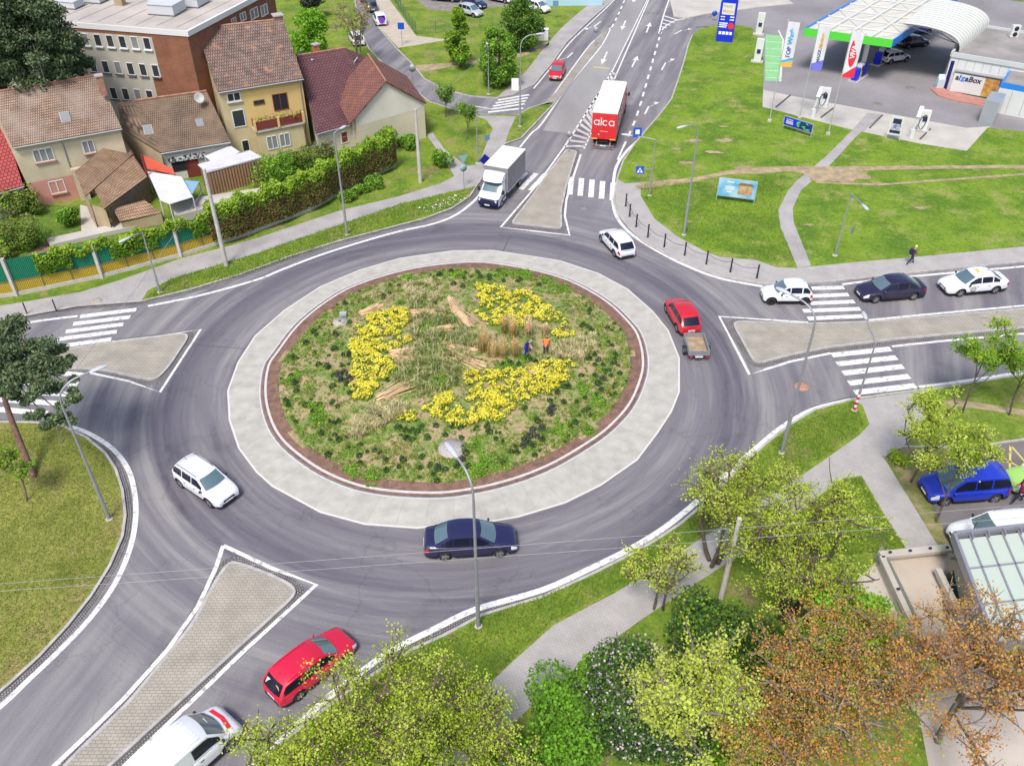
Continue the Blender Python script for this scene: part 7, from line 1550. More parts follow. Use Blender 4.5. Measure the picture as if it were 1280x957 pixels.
lamp((434, 293), 165, (428, 161), "tall street lamp in the grass strip in front of the long hedge", curve=False, headlen=.7); lamp((200, 365), 289, (158, 300), "short street lamp with a pale head by the north western crossing", curve=False, r=.07)
lamp((650, 157.5), 50, (675, 42), "tall curved street lamp by the side street crossing"); lamp((611, 117.5), 60, (609, 56), "short upright lamp under the bushy tree by the side street", curve=False, r=.06, headlen=.5)
lamp((855, 293), 160, (853, 158), "tall curved street lamp on the meadow left of the billboard"); t1, b1, h1, e1_ = lamp((812, 244), 173, (785, 170), "short lamp carrying blue crossing signs beside the northern crossing", curve=False, r=.07)
t2, b2, h2, e2_ = lamp((1043.7, 319), 241, (1080, 259), "short lamp on the meadow above the eastern crossing", curve=False, r=.07)
t3, b3, h3, e3_ = lamp((1068, 512), 427, (1081, 397), "lamp with red and white banded foot leaning over the eastern island", curve=False, r=.07)
t4, b4, h4, e4_ = lamp((597, 204), 137, (619, 137), "short lamp with a small sign by the junction of the two paths", curve=False, r=.06)
for k in range(6): b = MB(); b.tube([(0, 0, .05+k*.22), (0, 0, .27+k*.22)], .105, 10); b.build("foot_band", mat("signal_red", (.6, .03, .03), .5) if k % 2 == 0 else TXW, t3)
lamp((612, 64), -14, (605, -8), "lamp at the lawn's edge by the gravel car park", curve=False, r=.06) if False else None
SB = mat("sign_blue", (.01, .09, .55), .4); SG = mat("sign_back_grey", (.33, .35, .37), .5, metal=.3)
def face(t, c, w_, h_, a, m, nm="sign_panel", rnd=False, off=.03):
    b = MB()
    if rnd: b.lathe([(0, -off-.012), (w_/2, -off-.012), (w_/2, -off+.012), (0, -off+.012)][::-1], (0, 0, 0), 20, axis='y')
    else: b.box((0, -off, 0), (w_, .025, h_))
    o = b.build(nm, m, t); o.location = c; o.rotation_euler = (0, 0, a); return o
def tri(t, c, s, a, m, off=.05, inv=False, nm="sign_symbol"):
    b = MB(); k = -1 if inv else 1; b.add([(-s/2, -off, -s*.4*k), (s/2, -off, -s*.4*k), (0, -off, s*.45*k)], [(0, 1, 2) if k > 0 else (0, 2, 1)]); b.add([(-s/2, -off+.01, -s*.4*k), (s/2, -off+.01, -s*.4*k), (0, -off+.01, s*.45*k)], [(0, 2, 1)]); o = b.build(nm, m, t); o.location = c; o.rotation_euler = (0, 0, a); return o
# pedestrian signs on the northern lamp
b = MB(); b.bar((0, 0, 2.6), (-1.1, 0, 2.6), .05); b.build("bracket", GALP, t1); face(t1, (-1.15, 0, 2.55), .75, .75, 0, SB); tri(t1, (-1.15, 0, 2.55), .6, 0, TXW)
b = MB(); b.box((0, -.06, -.02), (.1, .01, .26)); o = b.build("sign_symbol", INK, t1); o.location = (-1.15, -.01, 2.52)
o = face(t1, (e1_[0]*.75, e1_[1]*.75, h1+.45), .75, .9, 0, SB); o = face(t1, (e1_[0]*.75, e1_[1]*.75-.02, h1+.5), .38, .42, 0, TXW, "sign_symbol")
b = MB(); b.bar((0, 0, 2.6), (.9, 0, 2.4), .05); b.build("bracket", GALP, t2); face(t2, (.9, 0, 2.4), .6, .6, .8, SG)
b = MB(); b.bar((0, 0, 2.9), (.9, 0, 2.7), .05); b.build("bracket", GALP, t4); face(t4, (1.0, 0, 2.7), .55, .55, .6, mat("sign_blue_grey", (.15, .27, .42), .5))
def sign(u, v, hh, label, kind, a=0, z=KZ, r=.035):
    t = thing("road_sign", label, "road sign", P(u, v, z), a); b = MB(); b.tube([(0, 0, 0), (0, 0, hh)], r, 8); b.build("pole", GALP, t)
    for k, zc_, s, m in kind:
        if k == 'tri': tri(t, (0, 0, zc_), s, 0, m, .05, True, "sign_panel")
        elif k == 'round': face(t, (0, 0, zc_), s, s, 0, m, rnd=True)
        elif k == 'sq': face(t, (0, 0, zc_), s, s, 0, m)
        elif k == 'diam': o = face(t, (0, 0, zc_), s, s, 0, m); o.rotation_euler = (0, radians(45), 0)
    return t
TEALB = mat("sign_back_teal", (.25, .42, .44), .5)
sign(580, 235, 3.2, "give way sign seen from behind above a round plate, left of the white truck", [('tri', 2.95, 1.0, TEALB), ('round', 2.05, .7, TEALB)], .4)
sign(606, 210, 1.1, "dark blue square sign tilted behind the white truck's box", [('diam', .9, .85, mat("deep_blue_sign", (.01, .02, .3), .4))], .5)
sign(744, 58, 2.4, "round grey plate at the tip of the long slip road island", [('round', 2.1, .75, SG)]); sign(711, 190, 2.2, "round grey plate at the tip of the north island", [('round', 1.9, .6, SG)])
sign(503, 57, 2.9, "blue square sign with a white symbol beside the tan footway", [('sq', 2.5, .85, SB)]); sign(517, 113, 3.0, "round grey sign back at the side street's bend", [('round', 2.6, .85, SG)]); sign(694, 24, 2.4, "pale blue sign by the hedge beside the main road's pavement", [('sq', 2.1, .8, mat("sign_blue_grey", (.15, .27, .42), .5))])
sign(892, 26, 1.2, "round blue arrow sign left of the price totem", [('round', 1.0, .75, SB)], z=.14); sign(78, 552, 1.2, "short thin marker post on the western lawn by the kerb", [('sq', 1.1, .12, SG)])
t = sign(1203, 690, 2.8, "grey square sign back in front of the white sports utility car", [('sq', 2.4, .8, mat("sign_back_dark", (.12, .2, .16), .5))], .9)
t = thing("road_sign", "blank white board sign hanging on the lamp mast by the side street crossing", "road sign", P(650, 157.5, KZ)[:2]+(KZ,), 0); b = MB(); b.box((-.55, -.12, 4.6), (.75, .05, 1.3)); b.build("sign_panel", TXW, t); b = MB(); b.bar((-.2, -.12, 5.0), (.05, -.05, 5.0), .05); b.bar((-.2, -.12, 4.2), (.05, -.05, 4.2), .05); b.bar((-.19, -.11, 4.2), (-.19, -.11, 5.0), .04); b.build("bracket", GALP, t)
def pole(base, vt, label, r0, r1, name="utility_pole"):
    b0 = P(*base, KZ); h = hgt(*base, vt)-KZ; b = MB(); b.tube([(0, 0, -.1), (0, 0, h)], [r0, r1], 12); b.box((0, 0, h+.03), (r1*1.8, r1*1.8, .06)); o = b.build(name, POSTC); o.location = b0; tag(o, label, "utility pole"); return (b0[0], b0[1], h)
u1 = pole((283, 331.6), 211, "thick concrete pole beside the brown cabin and the fence", .2, .13); u2 = pole((525.5, 228), 136, "thick concrete pole on the lawn before the cream gable wall", .2, .13); u3 = pole((218, 130), 88, "concrete pole in front of the brick office wall", .2, .14)
# crash posts on the left pavement, bollards with chain
for (a_, v2_, lb) in (((34, 392), 378, "dark steel barrier post near the north western crossing, left of two"), ((70.5, 388), 375, "dark steel barrier post near the north western crossing, right of two")):
    t = MB(); t.tube([(0, 0, 0), (0, 0, 1.0)], .05, 8); t.lathe([(.05, 0), (0, .05)], (0, 0, 1.0), 8); o = t.build("barrier_post", BLACKP); o.location = P(*a_, KZ); tag(o, lb, "post")
bx = [((760+x/3.99), 200+y/3.99) for x, y in [(88, 230), (107, 282), (140, 333), (198, 385), (280, 433), (382, 475), (490, 518), (610, 558), (742, 588)]]
bpos = [P(u, v, KZ) for u, v in bx]
bo = None; BM = mat("bollard_black", (.03, .03, .045), .4, metal=.4)
for i, p in enumerate(bpos):
    if bo is None:
        b = MB(); b.tube([(0, 0, 0), (0, 0, 1.15)], .065, 10); b.lathe([(.065, 1.15), (.08, 1.17), (.08, 1.24), (0, 1.28)], (0, 0, 0), 10); b.lathe([(.1, 0), (.1, .05), (.065, .06)], (0, 0, 0), 10); bo = b.build("bollard", BM); o = bo
    else: o = bo.copy(); S.collection.objects.link(o)
    o.location = p; tag(o, "black bollard in the chained row along the pavement by the northern crossing", "bollard", "black bollards with a chain")
b = MB()
for p, q in zip(bpos, bpos[1:]): b.tube([add(lrp(p, q, k/8), (0, 0, 1.0-.28*(1-(2*k/8-1)**2))) for k in range(9)], .018, 5)
tag(b.build("chain", BM), "chain sagging between the black bollards", "chain")
# overhead cables
CAB = mat("cable_grey", (.3, .3, .32), .6)
def cable(pts, label, r=.012, sag=.4, m=CAB):
    b = MB()
    for a, c in zip(pts, pts[1:]): b.tube([add(lrp(a, c, k/14), (0, 0, -sag*(1-(2*k/14-1)**2))) for k in range(15)], r, 5)
    tag(b.build("overhead_cable", m), label, "cable")
def A3(u, v, z): return P(u, v, z)
cable([u1, u2, (A3(610, 60, 5.4))], "thin overhead cable from pole to pole past the cream gable wall", .015, .5)
cable([A3(-40, 732, 11), A3(1350, 625, 11)], "overhead cable crossing low in the picture, upper one", .008, .1, mat("cable_pale", (.38, .38, .4), .5)); cable([A3(-40, 741, 11), A3(1350, 641, 11)], "overhead cable crossing low in the picture, lower one", .008, .1, MATS["cable_pale"])
cable([A3(80, 480, 8), (u1[0], u1[1], u1[2]-1)], "overhead cable descending to the thick pole by the brown cabin", .015, .3)
# parking fence
WIRE = mat("wire_mesh_green", (.06, .16, .08), .6)
t = thing("wire_fence", "thin green wire fence around the gravel car park", "fence", P(520, 43, KZ), 0); pts = PL([(487, -6), (498, 10), (508, 26), (520, 43), (545, 42), (570, 39), (600, 35), (630, 31)], KZ); pts = resamp(pts, 2.4); b = MB(); b2 = MB()
for i, p in enumerate(pts):
    q = loc_of(t, p); b = MB(); b.tube([q, add(q, (0, 0, 1.7))], .04, 6); b.build("post", WIRE, t)
    if i: 
        q0 = loc_of(t, pts[i-1])
        for z_ in np.linspace(.1, 1.65, 9): b2.bar(add(q0, (0, 0, z_)), add(q, (0, 0, z_)), .012)
        for k in range(8): m_ = lrp(q0, q, k/8); b2.bar(m_, add(m_, (0, 0, 1.65)), .01)
b2.build("wire_mesh", WIRE, t)
b = MB(); b.box((0, 0, .7), (1.3, .7, 1.4)); b.box((0, 0, 1.43), (1.4, .8, .06)); b.box((0, -.36, .7), (.02, .01, 1.3), m=1); o = b.build("utility_cabinet", [TXW, BLACKP]); o.location = P(679, 50, KZ); tag(o, "white utility cabinet at the hedge end by the main road pavement", "cabinet")
b = MB(); b.bar((0, 0, .9), (9, .0, .9), .06, 1.8); o = b.build("banner", mat("pale_blue_banner", (.42, .62, .72), .7)); o.location = P(678, 8, KZ); o.rotation_euler = (0, 0, .05); tag(o, "long pale blue banner on the fence at the top edge by the main road", "banner")

# ---------------------------------------------------------------- glass-roofed entrance at the lower right
def local_box(t, pts, z0, z1, nm, m): q = [loc_of(t, (p[0], p[1], 0)) for p in pts]; b = MB(); b.slab(q, z0, z1); return b.build(nm, m, t)
t = thing("entrance_pavilion", "entrance pavilion with pale green glass roof in a grey metal frame", "pavilion", P(1200, 690, KZ), 0)
zr = 3.6; k1 = P(1193, 665, zr); k2 = P(1330, 650, zr); k3 = P(1262, 848, zr); d1 = nrm(sub((k2[0], k2[1], 0), (k1[0], k1[1], 0))); d2 = nrm(sub((k3[0], k3[1], 0), (k1[0], k1[1], 0)))
g = lambda a, c, z: loc_of(t, (k1[0]+d1[0]*a+d2[0]*c, k1[1]+d1[1]*a+d2[1]*c, z)); LW, LD = 8.0, 6.8
GR = mat("frosted_roof_glass", (.50, .58, .50), .25, spec=.6); MF = mat("grey_metal_fascia", (.36, .36, .42), .4, metal=.4)
b = MB(); b.slab([g(.12, .25, 0), g(LW, .25, 0), g(LW, LD, 0), g(.12, LD, 0)], zr-.34-KZ, zr-.3-KZ); b.build("glass_roof", GR, t)
b = MB()
for a_, c_ in ((g(0, 0, zr-.25), g(LW, 0, zr-.25)), (g(0, 0, zr-.25), g(0, LD, zr-.25)), (g(LW, 0, zr-.25), g(LW, LD, zr-.25)), (g(0, LD, zr-.25), g(LW, LD, zr-.25))): b.bar(a_, c_, .16, .55)
b.build("fascia", MF, t); b = MB()
for k in range(1, 9): b.bar(g(k*.9, .1, zr-.27), g(k*.9, LD, zr-.27), .08, .1)
b.bar(g(.1, 2.2, zr-.26), g(LW, 2.2, zr-.26), .07, .08); b.bar(g(.1, 4.4, zr-.26), g(LW, 4.4, zr-.26), .07, .08)
for k in range(0, 9): b.bar(g(k*.9+.05, .1, zr-.22), g(k*.9+.05, .45, zr-.22), .05, .35)
b.build("glazing_bars", MF, t)
TG = mat("dark_tinted_glass", (.03, .06, .05), .06, spec=.9); b = MB(); b.quad(g(.3, .3, 0), g(.3, LD-.2, 0), g(.3, LD-.2, zr-.5), g(.3, .3, zr-.5)); b.quad(g(.3, .35, 0), g(LW-.2, .35, 0), g(LW-.2, .35, zr-.5), g(.3, .35, zr-.5)); b.build("glass_wall", TG, t)
# underpass ramp: pale walls and floor left of the pavilion
PC = mat("pale_precast", (.50, .46, .40), .8, var=.06, scale=.6); t = thing("underpass_ramp", "pale concrete ramp with low walls and glass side beside the entrance pavilion", "ramp", P(1110, 720, KZ), 0)
q = lambda u, v, z=.5: loc_of(t, P(u, v, z)); b = MB()
zr2 = 1.0; b.bar(q(1100, 694, zr2), q(1187, 685, zr2), .45, .22); b.bar(q(1102, 696, zr2), q(1150, 800, zr2), .3, .22); b.bar(q(1172, 712, zr2), q(1222, 812, zr2), .3, .3); b.build("coping", PC, t)
b = MB(); f4 = [q(1101, 697, .05), q(1184, 690, .05), q(1250, 860, .05), q(1150, 880, .05)]; b.slab(f4, .12, .35); b.build("floor", mat("ramp_floor", (.50, .43, .36), .85, var=.06, scale=.7), t)
b = MB()
for a_, c_ in ((q(1100, 694, zr2), q(1187, 685, zr2)), (q(1102, 696, zr2), q(1150, 800, zr2)), (q(1172, 712, zr2), q(1222, 812, zr2))): b.quad((a_[0], a_[1], 0), (c_[0], c_[1], 0), (c_[0], c_[1], zr2-.1), (a_[0], a_[1], zr2-.1))
b.build("wall", PC, t)
FG_ = mat("frosted_panel", (.46, .50, .42), .2, spec=.6); b = MB(); a_, c_ = q(1098, 697, .0), q(1148, 800, .0); b.quad((a_[0]-.25, a_[1], 0), (c_[0]-.25, c_[1], 0), (c_[0]-.1, c_[1], 1.0), (a_[0]-.1, a_[1], 1.0)); b.build("glass_panel", FG_, t)
b = MB()
for u, v in ((1112, 692), (1137, 690), (1162, 687), (1183, 686), (1122, 738), (1142, 782)): p = q(u, v, zr2+.1); b.box((p[0], p[1], zr2+.14), (.14, .1, .08))
b.build("floor_lights", INK, t)
sheet("pale_plaza", [(1060, 735), (1100, 697), (1150, 800), (1250, 860), (1300, 850), (1330, 1000), (1180, 1060), (1150, 900), (1090, 800)], mat("plaza_paving", (.50, .45, .40), .85, var=.06, scale=.5, var2=.05), Z1+.003)
# ---------------------------------------------------------------- trees
BARK = mat("bark", (.13, .095, .075), .95, var=.3, scale=6, bump=.6, bscale=18); BARKG = mat("grey_bark", (.22, .18, .15), .95, var=.25, scale=6, bump=.5, bscale=18); BARKP = mat("pine_bark", (.18, .10, .08), .95, var=.3, scale=5, bump=.6, bscale=14)
SPR = leafmat("spring_leaf", (.44, .55, .05), .4); SPR2 = leafmat("spring_leaf_light", (.58, .66, .12), .4); SPR3 = leafmat("spring_leaf_mid", (.29, .42, .04), .4)
ORL = leafmat("orange_leaf", (.58, .27, .07), .3); ORL2 = leafmat("rust_leaf", (.42, .20, .06), .3); ORL3 = leafmat("tan_leaf", (.52, .36, .11), .3)
FRE = leafmat("fresh_leaf", (.19, .42, .03), .35); FRE2 = leafmat("fresh_leaf_light", (.28, .52, .05), .35)
PINE = leafmat("pine_needles", (.085, .135, .065), .1); PINE2 = leafmat("pine_needles_light", (.17, .22, .10), .1); LILAC = leafmat("lilac_flower", (.62, .52, .58), .2)
def tree(name, label, bx, by, H, R, th, leafm, n, seed, size=.13, trunk_r=.16, limbs=7, spread=.22, bark=BARK, z=KZ, flat=.75, stems=1, lean=(0, 0), twig=True, cat="tree", group=None, gap=0, wts=None):
    rg = np.random.default_rng(seed); t = thing(name, label, cat, (bx, by, z), 0, group); mb = MB(); tips = []
    def curve(p0, p1, r0, r1, k, wob, sides=6, up=.15):
        pts = []; rr = []; L = sqrt(sum((a-b)**2 for a, b in zip(p0, p1))); o = rg.normal(size=3)*wob*L
        for i in range(k+1):
            s = i/k; w_ = 4*s*(1-s); pts.append((p0[0]+(p1[0]-p0[0])*s+o[0]*w_, p0[1]+(p1[1]-p0[1])*s+o[1]*w_, p0[2]+(p1[2]-p0[2])*s+o[2]*w_*.5+up*L*w_*.4)); rr.append(r0+(r1-r0)*s)
        mb.tube(pts, rr, sides); return pts
    cz = th+(H-th)*.5; cc = np.array([lean[0], lean[1], cz]); rad = np.array([R, R, (H-th)*.55])
    bases = []
    for s_ in range(stems):
        if stems == 1: st = (0, 0, -.1); en = (lean[0]*.7, lean[1]*.7, H*.78)
        else: a = 2*pi*s_/stems; st = (.25*cos(a), .25*sin(a), -.1); en = (lean[0]*.7+R*.35*cos(a), lean[1]*.7+R*.35*sin(a), H*.8)
        bases.append(curve(st, en, trunk_r, trunk_r*.3, 7, .04, 8, 0))
    for i in range(limbs):
        tr = bases[i % stems]; s = (.32+.6*rg.random()) if th > .5 else .15+.75*rg.random(); k = int(s*7); p0 = lrp(tr[k], tr[min(7, k+1)], s*7-k)
        if p0[2] < th*.75: p0 = (p0[0], p0[1], th*.8) if stems == 1 and not lean[0] else p0
        a = i*2.4+rg.random(); el = rg.uniform(-.15, 1.1); d = np.array([cos(a)*cos(el), sin(a)*cos(el), sin(el)]); p1 = tuple(cc+d*rad*rg.uniform(.72, 1.0))
        limb = curve(p0, p1, trunk_r*.45, .025, 6, .09, 6)
        for j in range(8):
            s2 = .3+.7*rg.random(); k = min(5, int(s2*6)); q0 = lrp(limb[k], limb[k+1], s2*6-k); d2 = rg.normal(size=3); d2[2] = abs(d2[2])*.6-.1; d2 /= np.linalg.norm(d2); L2 = R*rg.uniform(.25, .5); q1 = (q0[0]+d2[0]*L2, q0[1]+d2[1]*L2, max(q0[2]+d2[2]*L2, th*.6)); br = curve(q0, q1, .045, .016, 4, .1, 5)
            for m in range(4 if twig else 2):
                k = 1+int(rg.random()*3); r0 = br[k]; d3 = rg.normal(size=3); d3 /= np.linalg.norm(d3); L3 = R*rg.uniform(.1, .24); r1 = (r0[0]+d3[0]*L3, r0[1]+d3[1]*L3, r0[2]+abs(d3[2])*L3*.8)
                if twig: mb.tube([r0, r1], [.02, .009], 4, cap=False)
                tips.append((r0, r1))
            tips.append((br[2], br[4]))
    mb.build("trunk", bark, t)
    T0 = np.array([a for a, b_ in tips]); T1 = np.array([b_ for a, b_ in tips]); keep = rg.random(len(tips)) > gap; T0, T1 = T0[keep], T1[keep]
    if n:
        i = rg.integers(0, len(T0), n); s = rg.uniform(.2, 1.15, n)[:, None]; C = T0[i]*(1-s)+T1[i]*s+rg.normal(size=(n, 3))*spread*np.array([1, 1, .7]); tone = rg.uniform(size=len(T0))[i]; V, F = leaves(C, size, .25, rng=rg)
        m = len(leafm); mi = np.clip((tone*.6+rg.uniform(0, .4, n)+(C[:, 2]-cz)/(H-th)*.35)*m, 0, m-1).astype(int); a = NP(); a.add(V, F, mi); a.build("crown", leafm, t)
    return t
def at(u, v, z): p = P(u, v, z); return p[0], p[1]
# foreground, lower edge
TR = "young leaved trees of the lower edge"
x, y = at(492, 903, 5.0); tree("deciduous_tree", "sparse yellow-green spring tree overhanging the pavement at the bottom centre", x, y, 7.6, 3.9, 1.8, [SPR3, SPR, SPR, SPR2], 14500, 21, .082, .18, 14, .17, stems=2, gap=.1)
x, y = at(375, 958, 4.2); tree("deciduous_tree", "sparse yellow-green spring tree at the bottom edge beside the white panel van", x, y, 6.4, 2.7, 1.4, [SPR3, SPR, SPR2], 9000, 22, .085, .14, 11, .17)
x, y = at(590, 930, 3.6); tree("deciduous_tree", "smaller yellow-green spring tree covering the pavement at the bottom edge", x, y, 5.6, 2.7, 1.0, [SPR3, SPR, SPR2], 8500, 23, .085, .11, 11, .17)
x, y = at(1000, 700, 4.6); tree("deciduous_tree", "large multi-stemmed yellow-green spring tree left of the pale ramp", x, y, 8.2, 4.4, 1.4, [SPR3, SPR, SPR, SPR2], 19000, 24, .088, .17, 18, .15, stems=4, gap=.1)
x, y = at(905, 640, 4.2); tree("deciduous_tree", "thin yellow-green spring tree beside the leaning grey pole reaching the kerb", x, y, 7.6, 2.9, 1.2, [SPR3, SPR, SPR2], 7500, 25, .088, .13, 12, .15, stems=3)
x, y = at(830, 720, 2.8); tree("deciduous_tree", "nearly bare young tree with dark twigs in front of the paved path", x, y, 5.0, 1.9, .8, [SPR, SPR2], 3000, 26, .09, .08, 7, .16, stems=2)
x, y = at(1045, 770, 2.2); tree("deciduous_tree", "mid green tree tucked between the large spring tree and the ramp's frosted panel", x, y, 4.4, 1.9, .5, [SPR3, SPR], 4000, 35, .13, .09, 7, .22)
x, y = at(868, 895, 4.2); tree("deciduous_tree", "pale lime tree with grey branches between lilac bush and orange tree", x, y, 7.0, 3.5, 1.2, [SPR, SPR2, SPR2], 8500, 27, .11, .14, 12, .14, BARKG)
x, y = at(1040, 880, 4.4); tree("deciduous_tree", "wide orange-brown leaved tree in the middle of the lower right", x, y, 7.4, 4.6, 1.2, [ORL2, ORL, ORL, ORL3, SPR3], 19000, 28, .09, .17, 18, .17, BARKG)
x, y = at(1215, 850, 5.0); tree("deciduous_tree", "orange-brown leaved tree in the bottom right corner with bare lower twigs", x, y, 8.0, 4.0, 1.6, [ORL2, ORL, ORL3], 12500, 29, .095, .17, 17, .15, BARKG, gap=.25)
x, y = at(950, 935, 3.2); tree("deciduous_tree", "small orange-green tree at the bottom edge left of the wide orange tree", x, y, 5.4, 2.9, 1.0, [ORL, ORL3, SPR3], 8000, 36, .095, .1, 7, .22, BARKG)
x, y = at(1062, 795, 4.4); tree("deciduous_tree", "fresh bright green tree showing above the orange tree's crown", x, y, 6.2, 2.4, 1.6, [FRE, FRE2, FRE2], 8000, 30, .15, .1, 8, .2)
bush("lilac_bush", "dark green bush with pale lilac blossom beside the paved path", 800, 905, 3.5, 3.0, [LG3, LG1, LG2, LILAC], 24000, .12, 3)
bush("bush", "dark green bush under the large spring tree left of the ramp", 1045, 822, 2.3, 2.8, [LG3, LG1], 8000, .12, 4)
bush("bush", "bright green bush at the path's edge left of the lilac", 715, 935, 2.3, 2.8, [LG1, FRE], 9000, .14, 5); bush("bush", "tall fresh green shrub poking up at the left of the lilac", 735, 860, 1.0, 2.6, [FRE, FRE2], 2600, .14, 6)
bush("bush", "bright green undergrowth at the bottom edge below the lilac", 645, 985, 2.4, 2.4, [LG1, FRE], 9000, .14, 7); bush("bush", "dark leafy undergrowth between lilac and spring trees", 880, 800, 2.2, 2.4, [LG3, LG1, SPR3], 7000, .14, 8); bush("bush", "shaded undergrowth beneath the multi-stemmed spring tree", 965, 850, 2.6, 1.8, [LG3, LG1, LG2], 8000, .14, 9)
bush("bush", "low green undergrowth below the pale lime tree", 900, 1000, 3.4, 1.6, [LG1, FRE], 8000, .14, 10)
t_ = pole((897, 765), 647, "grey weathered pole among the spring trees by the paved path", .16, .11)
# right side young trees
for i, (u, v, vt, r, lb) in enumerate(((1203, 516, 405, 2.0, "young spring tree on the grass strip right of the south eastern crossing"), (1262, 519, 410, 1.9, "young spring tree cut by the right edge on the grass strip"), (1138, 602, 500, 2.1, "young yellow-green tree at the corner of the dry planting strip"), (1170, 652, 535, 2.3, "young yellow-green tree in front of the royal blue people carrier"))):
    p = P(u, v, KZ); H_ = hgt(u, v, vt); tree("young_tree", lb, p[0], p[1], H_, r, H_*.3, [SPR, SPR2, SPR3] if i > 1 else [SPR3, FRE, SPR], 6500, 40+i, .1, .07, 7, .17)
bush("bush", "low leafy shrub at the foot of the corner tree in the dry strip", 1118, 578, .7, .8, [SPR3, SPR], 500, .12, 11)
# ball trees and upper trees
for u, v, vt, rp, lb in ((557, 146.6, 103, 12, "ball-crowned little tree by the side street, further of two"), (583, 174, 131, 13, "ball-crowned little tree on the corner lawn, nearer of two")):
    p = P(u, v, KZ); H_ = hgt(u, v, vt); r = rp/ (FOC/sqrt(p[1]**2+CAMH**2+p[0]**2)); t = tree("ball_tree", lb, p[0], p[1], H_, r, H_-2*r, [LG1, LG1, LG2], 1500, int(u), .15, .06, 7, .2)
def dense_tree(name, label, u, v, vt, rpx, leafm, seed, n=8000, th=.12, cone=False, size=.22, bark=BARK):
    p = P(u, v, KZ); H = hgt(u, v, vt); r = rpx/(FOC/sqrt(p[1]**2+CAMH**2+p[0]**2)); rg = np.random.default_rng(seed); t = thing(name, label, "tree", p); b = MB(); b.tube([(0, 0, -.1), (0.05, 0, H*.4), (0, .05, H*.85)], [.2, .14, .04], 8)
    cl = []
    n = int(n*1.5)
    for k in range(46):
        z = H*(th+(1-th)*rg.uniform(.04, .94)); f = (z/H-th)/(1-th); w_ = (1-f)**.8*1.05 if cone else sin(pi*min(.97, max(.12, f*.9+.08)))**.6
        a = rg.uniform(0, 2*pi); rr = r*w_*rg.uniform(.35, .85); cl.append((rr*cos(a), rr*sin(a), z, r*rg.uniform(.22, .4)*(.5+.5*w_))); 
        if k % 3 == 0: b.tube([(0, 0, z*.85), (rr*cos(a)*.9, rr*sin(a)*.9, z)], [.05, .02], 5)
    b.build("trunk", bark, t); a_ = NP(); m = n//len(cl)
    for cx, cy, cz_, cr in cl:
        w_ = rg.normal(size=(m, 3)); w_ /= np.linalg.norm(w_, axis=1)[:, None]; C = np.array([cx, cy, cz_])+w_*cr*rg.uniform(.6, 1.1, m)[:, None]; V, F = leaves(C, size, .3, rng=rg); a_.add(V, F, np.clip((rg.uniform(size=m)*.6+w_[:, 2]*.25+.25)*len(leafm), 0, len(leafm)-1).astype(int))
    a_.build("crown", leafm, t); return t
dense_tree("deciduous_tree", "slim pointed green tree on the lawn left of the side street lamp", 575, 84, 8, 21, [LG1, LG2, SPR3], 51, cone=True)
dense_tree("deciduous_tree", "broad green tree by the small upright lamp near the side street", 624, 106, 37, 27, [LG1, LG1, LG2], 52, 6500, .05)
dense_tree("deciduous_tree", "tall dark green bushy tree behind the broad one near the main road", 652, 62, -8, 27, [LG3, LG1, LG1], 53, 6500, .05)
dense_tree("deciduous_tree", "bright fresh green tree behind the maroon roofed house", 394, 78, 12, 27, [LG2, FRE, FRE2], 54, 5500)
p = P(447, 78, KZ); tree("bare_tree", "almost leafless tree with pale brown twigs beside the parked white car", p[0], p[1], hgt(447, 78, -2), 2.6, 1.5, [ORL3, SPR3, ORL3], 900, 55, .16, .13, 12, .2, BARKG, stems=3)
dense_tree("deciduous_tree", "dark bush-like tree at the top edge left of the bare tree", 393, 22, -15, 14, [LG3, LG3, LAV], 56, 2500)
def pine(label, base, puffs, seed, n_each=420, size=.22, trunk=None, tr=.22):
    rg = np.random.default_rng(seed); b0 = P(*base, KZ); t = thing("pine_tree", label, "tree", b0); b = MB(); pts = [(0, 0, -.1)]+[sub(P(u, v, z), b0) for u, v, z in trunk]; sp_ = smooth(pts, 4); b.tube(sp_, [tr*(1-.7*k/len(sp_)) for k in range(len(sp_))], 9); a_ = NP()
    for u, v, z, r in puffs:
        c = sub(P(u, v, z), b0); near = min(sp_[len(sp_)//3:], key=lambda p: sum((x-y)**2 for x, y in zip(p, c))); b.tube([near, lrp(near, c, .5), c], [.07, .05, .02], 5)
        for s_ in range(max(4, int(r*7))):
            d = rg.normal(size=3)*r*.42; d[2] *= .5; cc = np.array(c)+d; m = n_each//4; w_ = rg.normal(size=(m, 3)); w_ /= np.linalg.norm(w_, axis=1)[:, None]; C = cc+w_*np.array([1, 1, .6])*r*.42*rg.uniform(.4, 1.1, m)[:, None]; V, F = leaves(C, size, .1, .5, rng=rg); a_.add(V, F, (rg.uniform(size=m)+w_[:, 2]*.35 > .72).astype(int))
            b.tube([c, tuple(cc)], [.02, .01], 4)
    b.build("trunk", BARKP, t); a_.build("crown", [PINE, PINE2], t); return t
pine("pine with dark needles leaning over the western crossing at the left edge", (42, 596), [(15, 415, 8.5, 1.5), (40, 440, 8.3, 1.3), (70, 438, 8, .9), (5, 450, 8, 1.3), (80, 455, 7.6, .8), (60, 480, 7.0, 1.0), (25, 480, 7.2, 1.0), (85, 480, 6.8, .7), (75, 515, 6.0, .9), (40, 515, 6, .7), (92, 500, 6.4, .6), (-15, 430, 8.6, 1.6), (25, 500, 6.4, .7), (62, 527, 5.5, .7), (8, 492, 6.8, .7), (50, 455, 7.9, 1.3), (20, 462, 7.6, 1.4), (-10, 475, 7, 1.3)], 61, trunk=[(22, 545, 2.2), (5, 495, 4.5), (2, 455, 6.8), (8, 425, 8.2)], n_each=1100, size=.2)
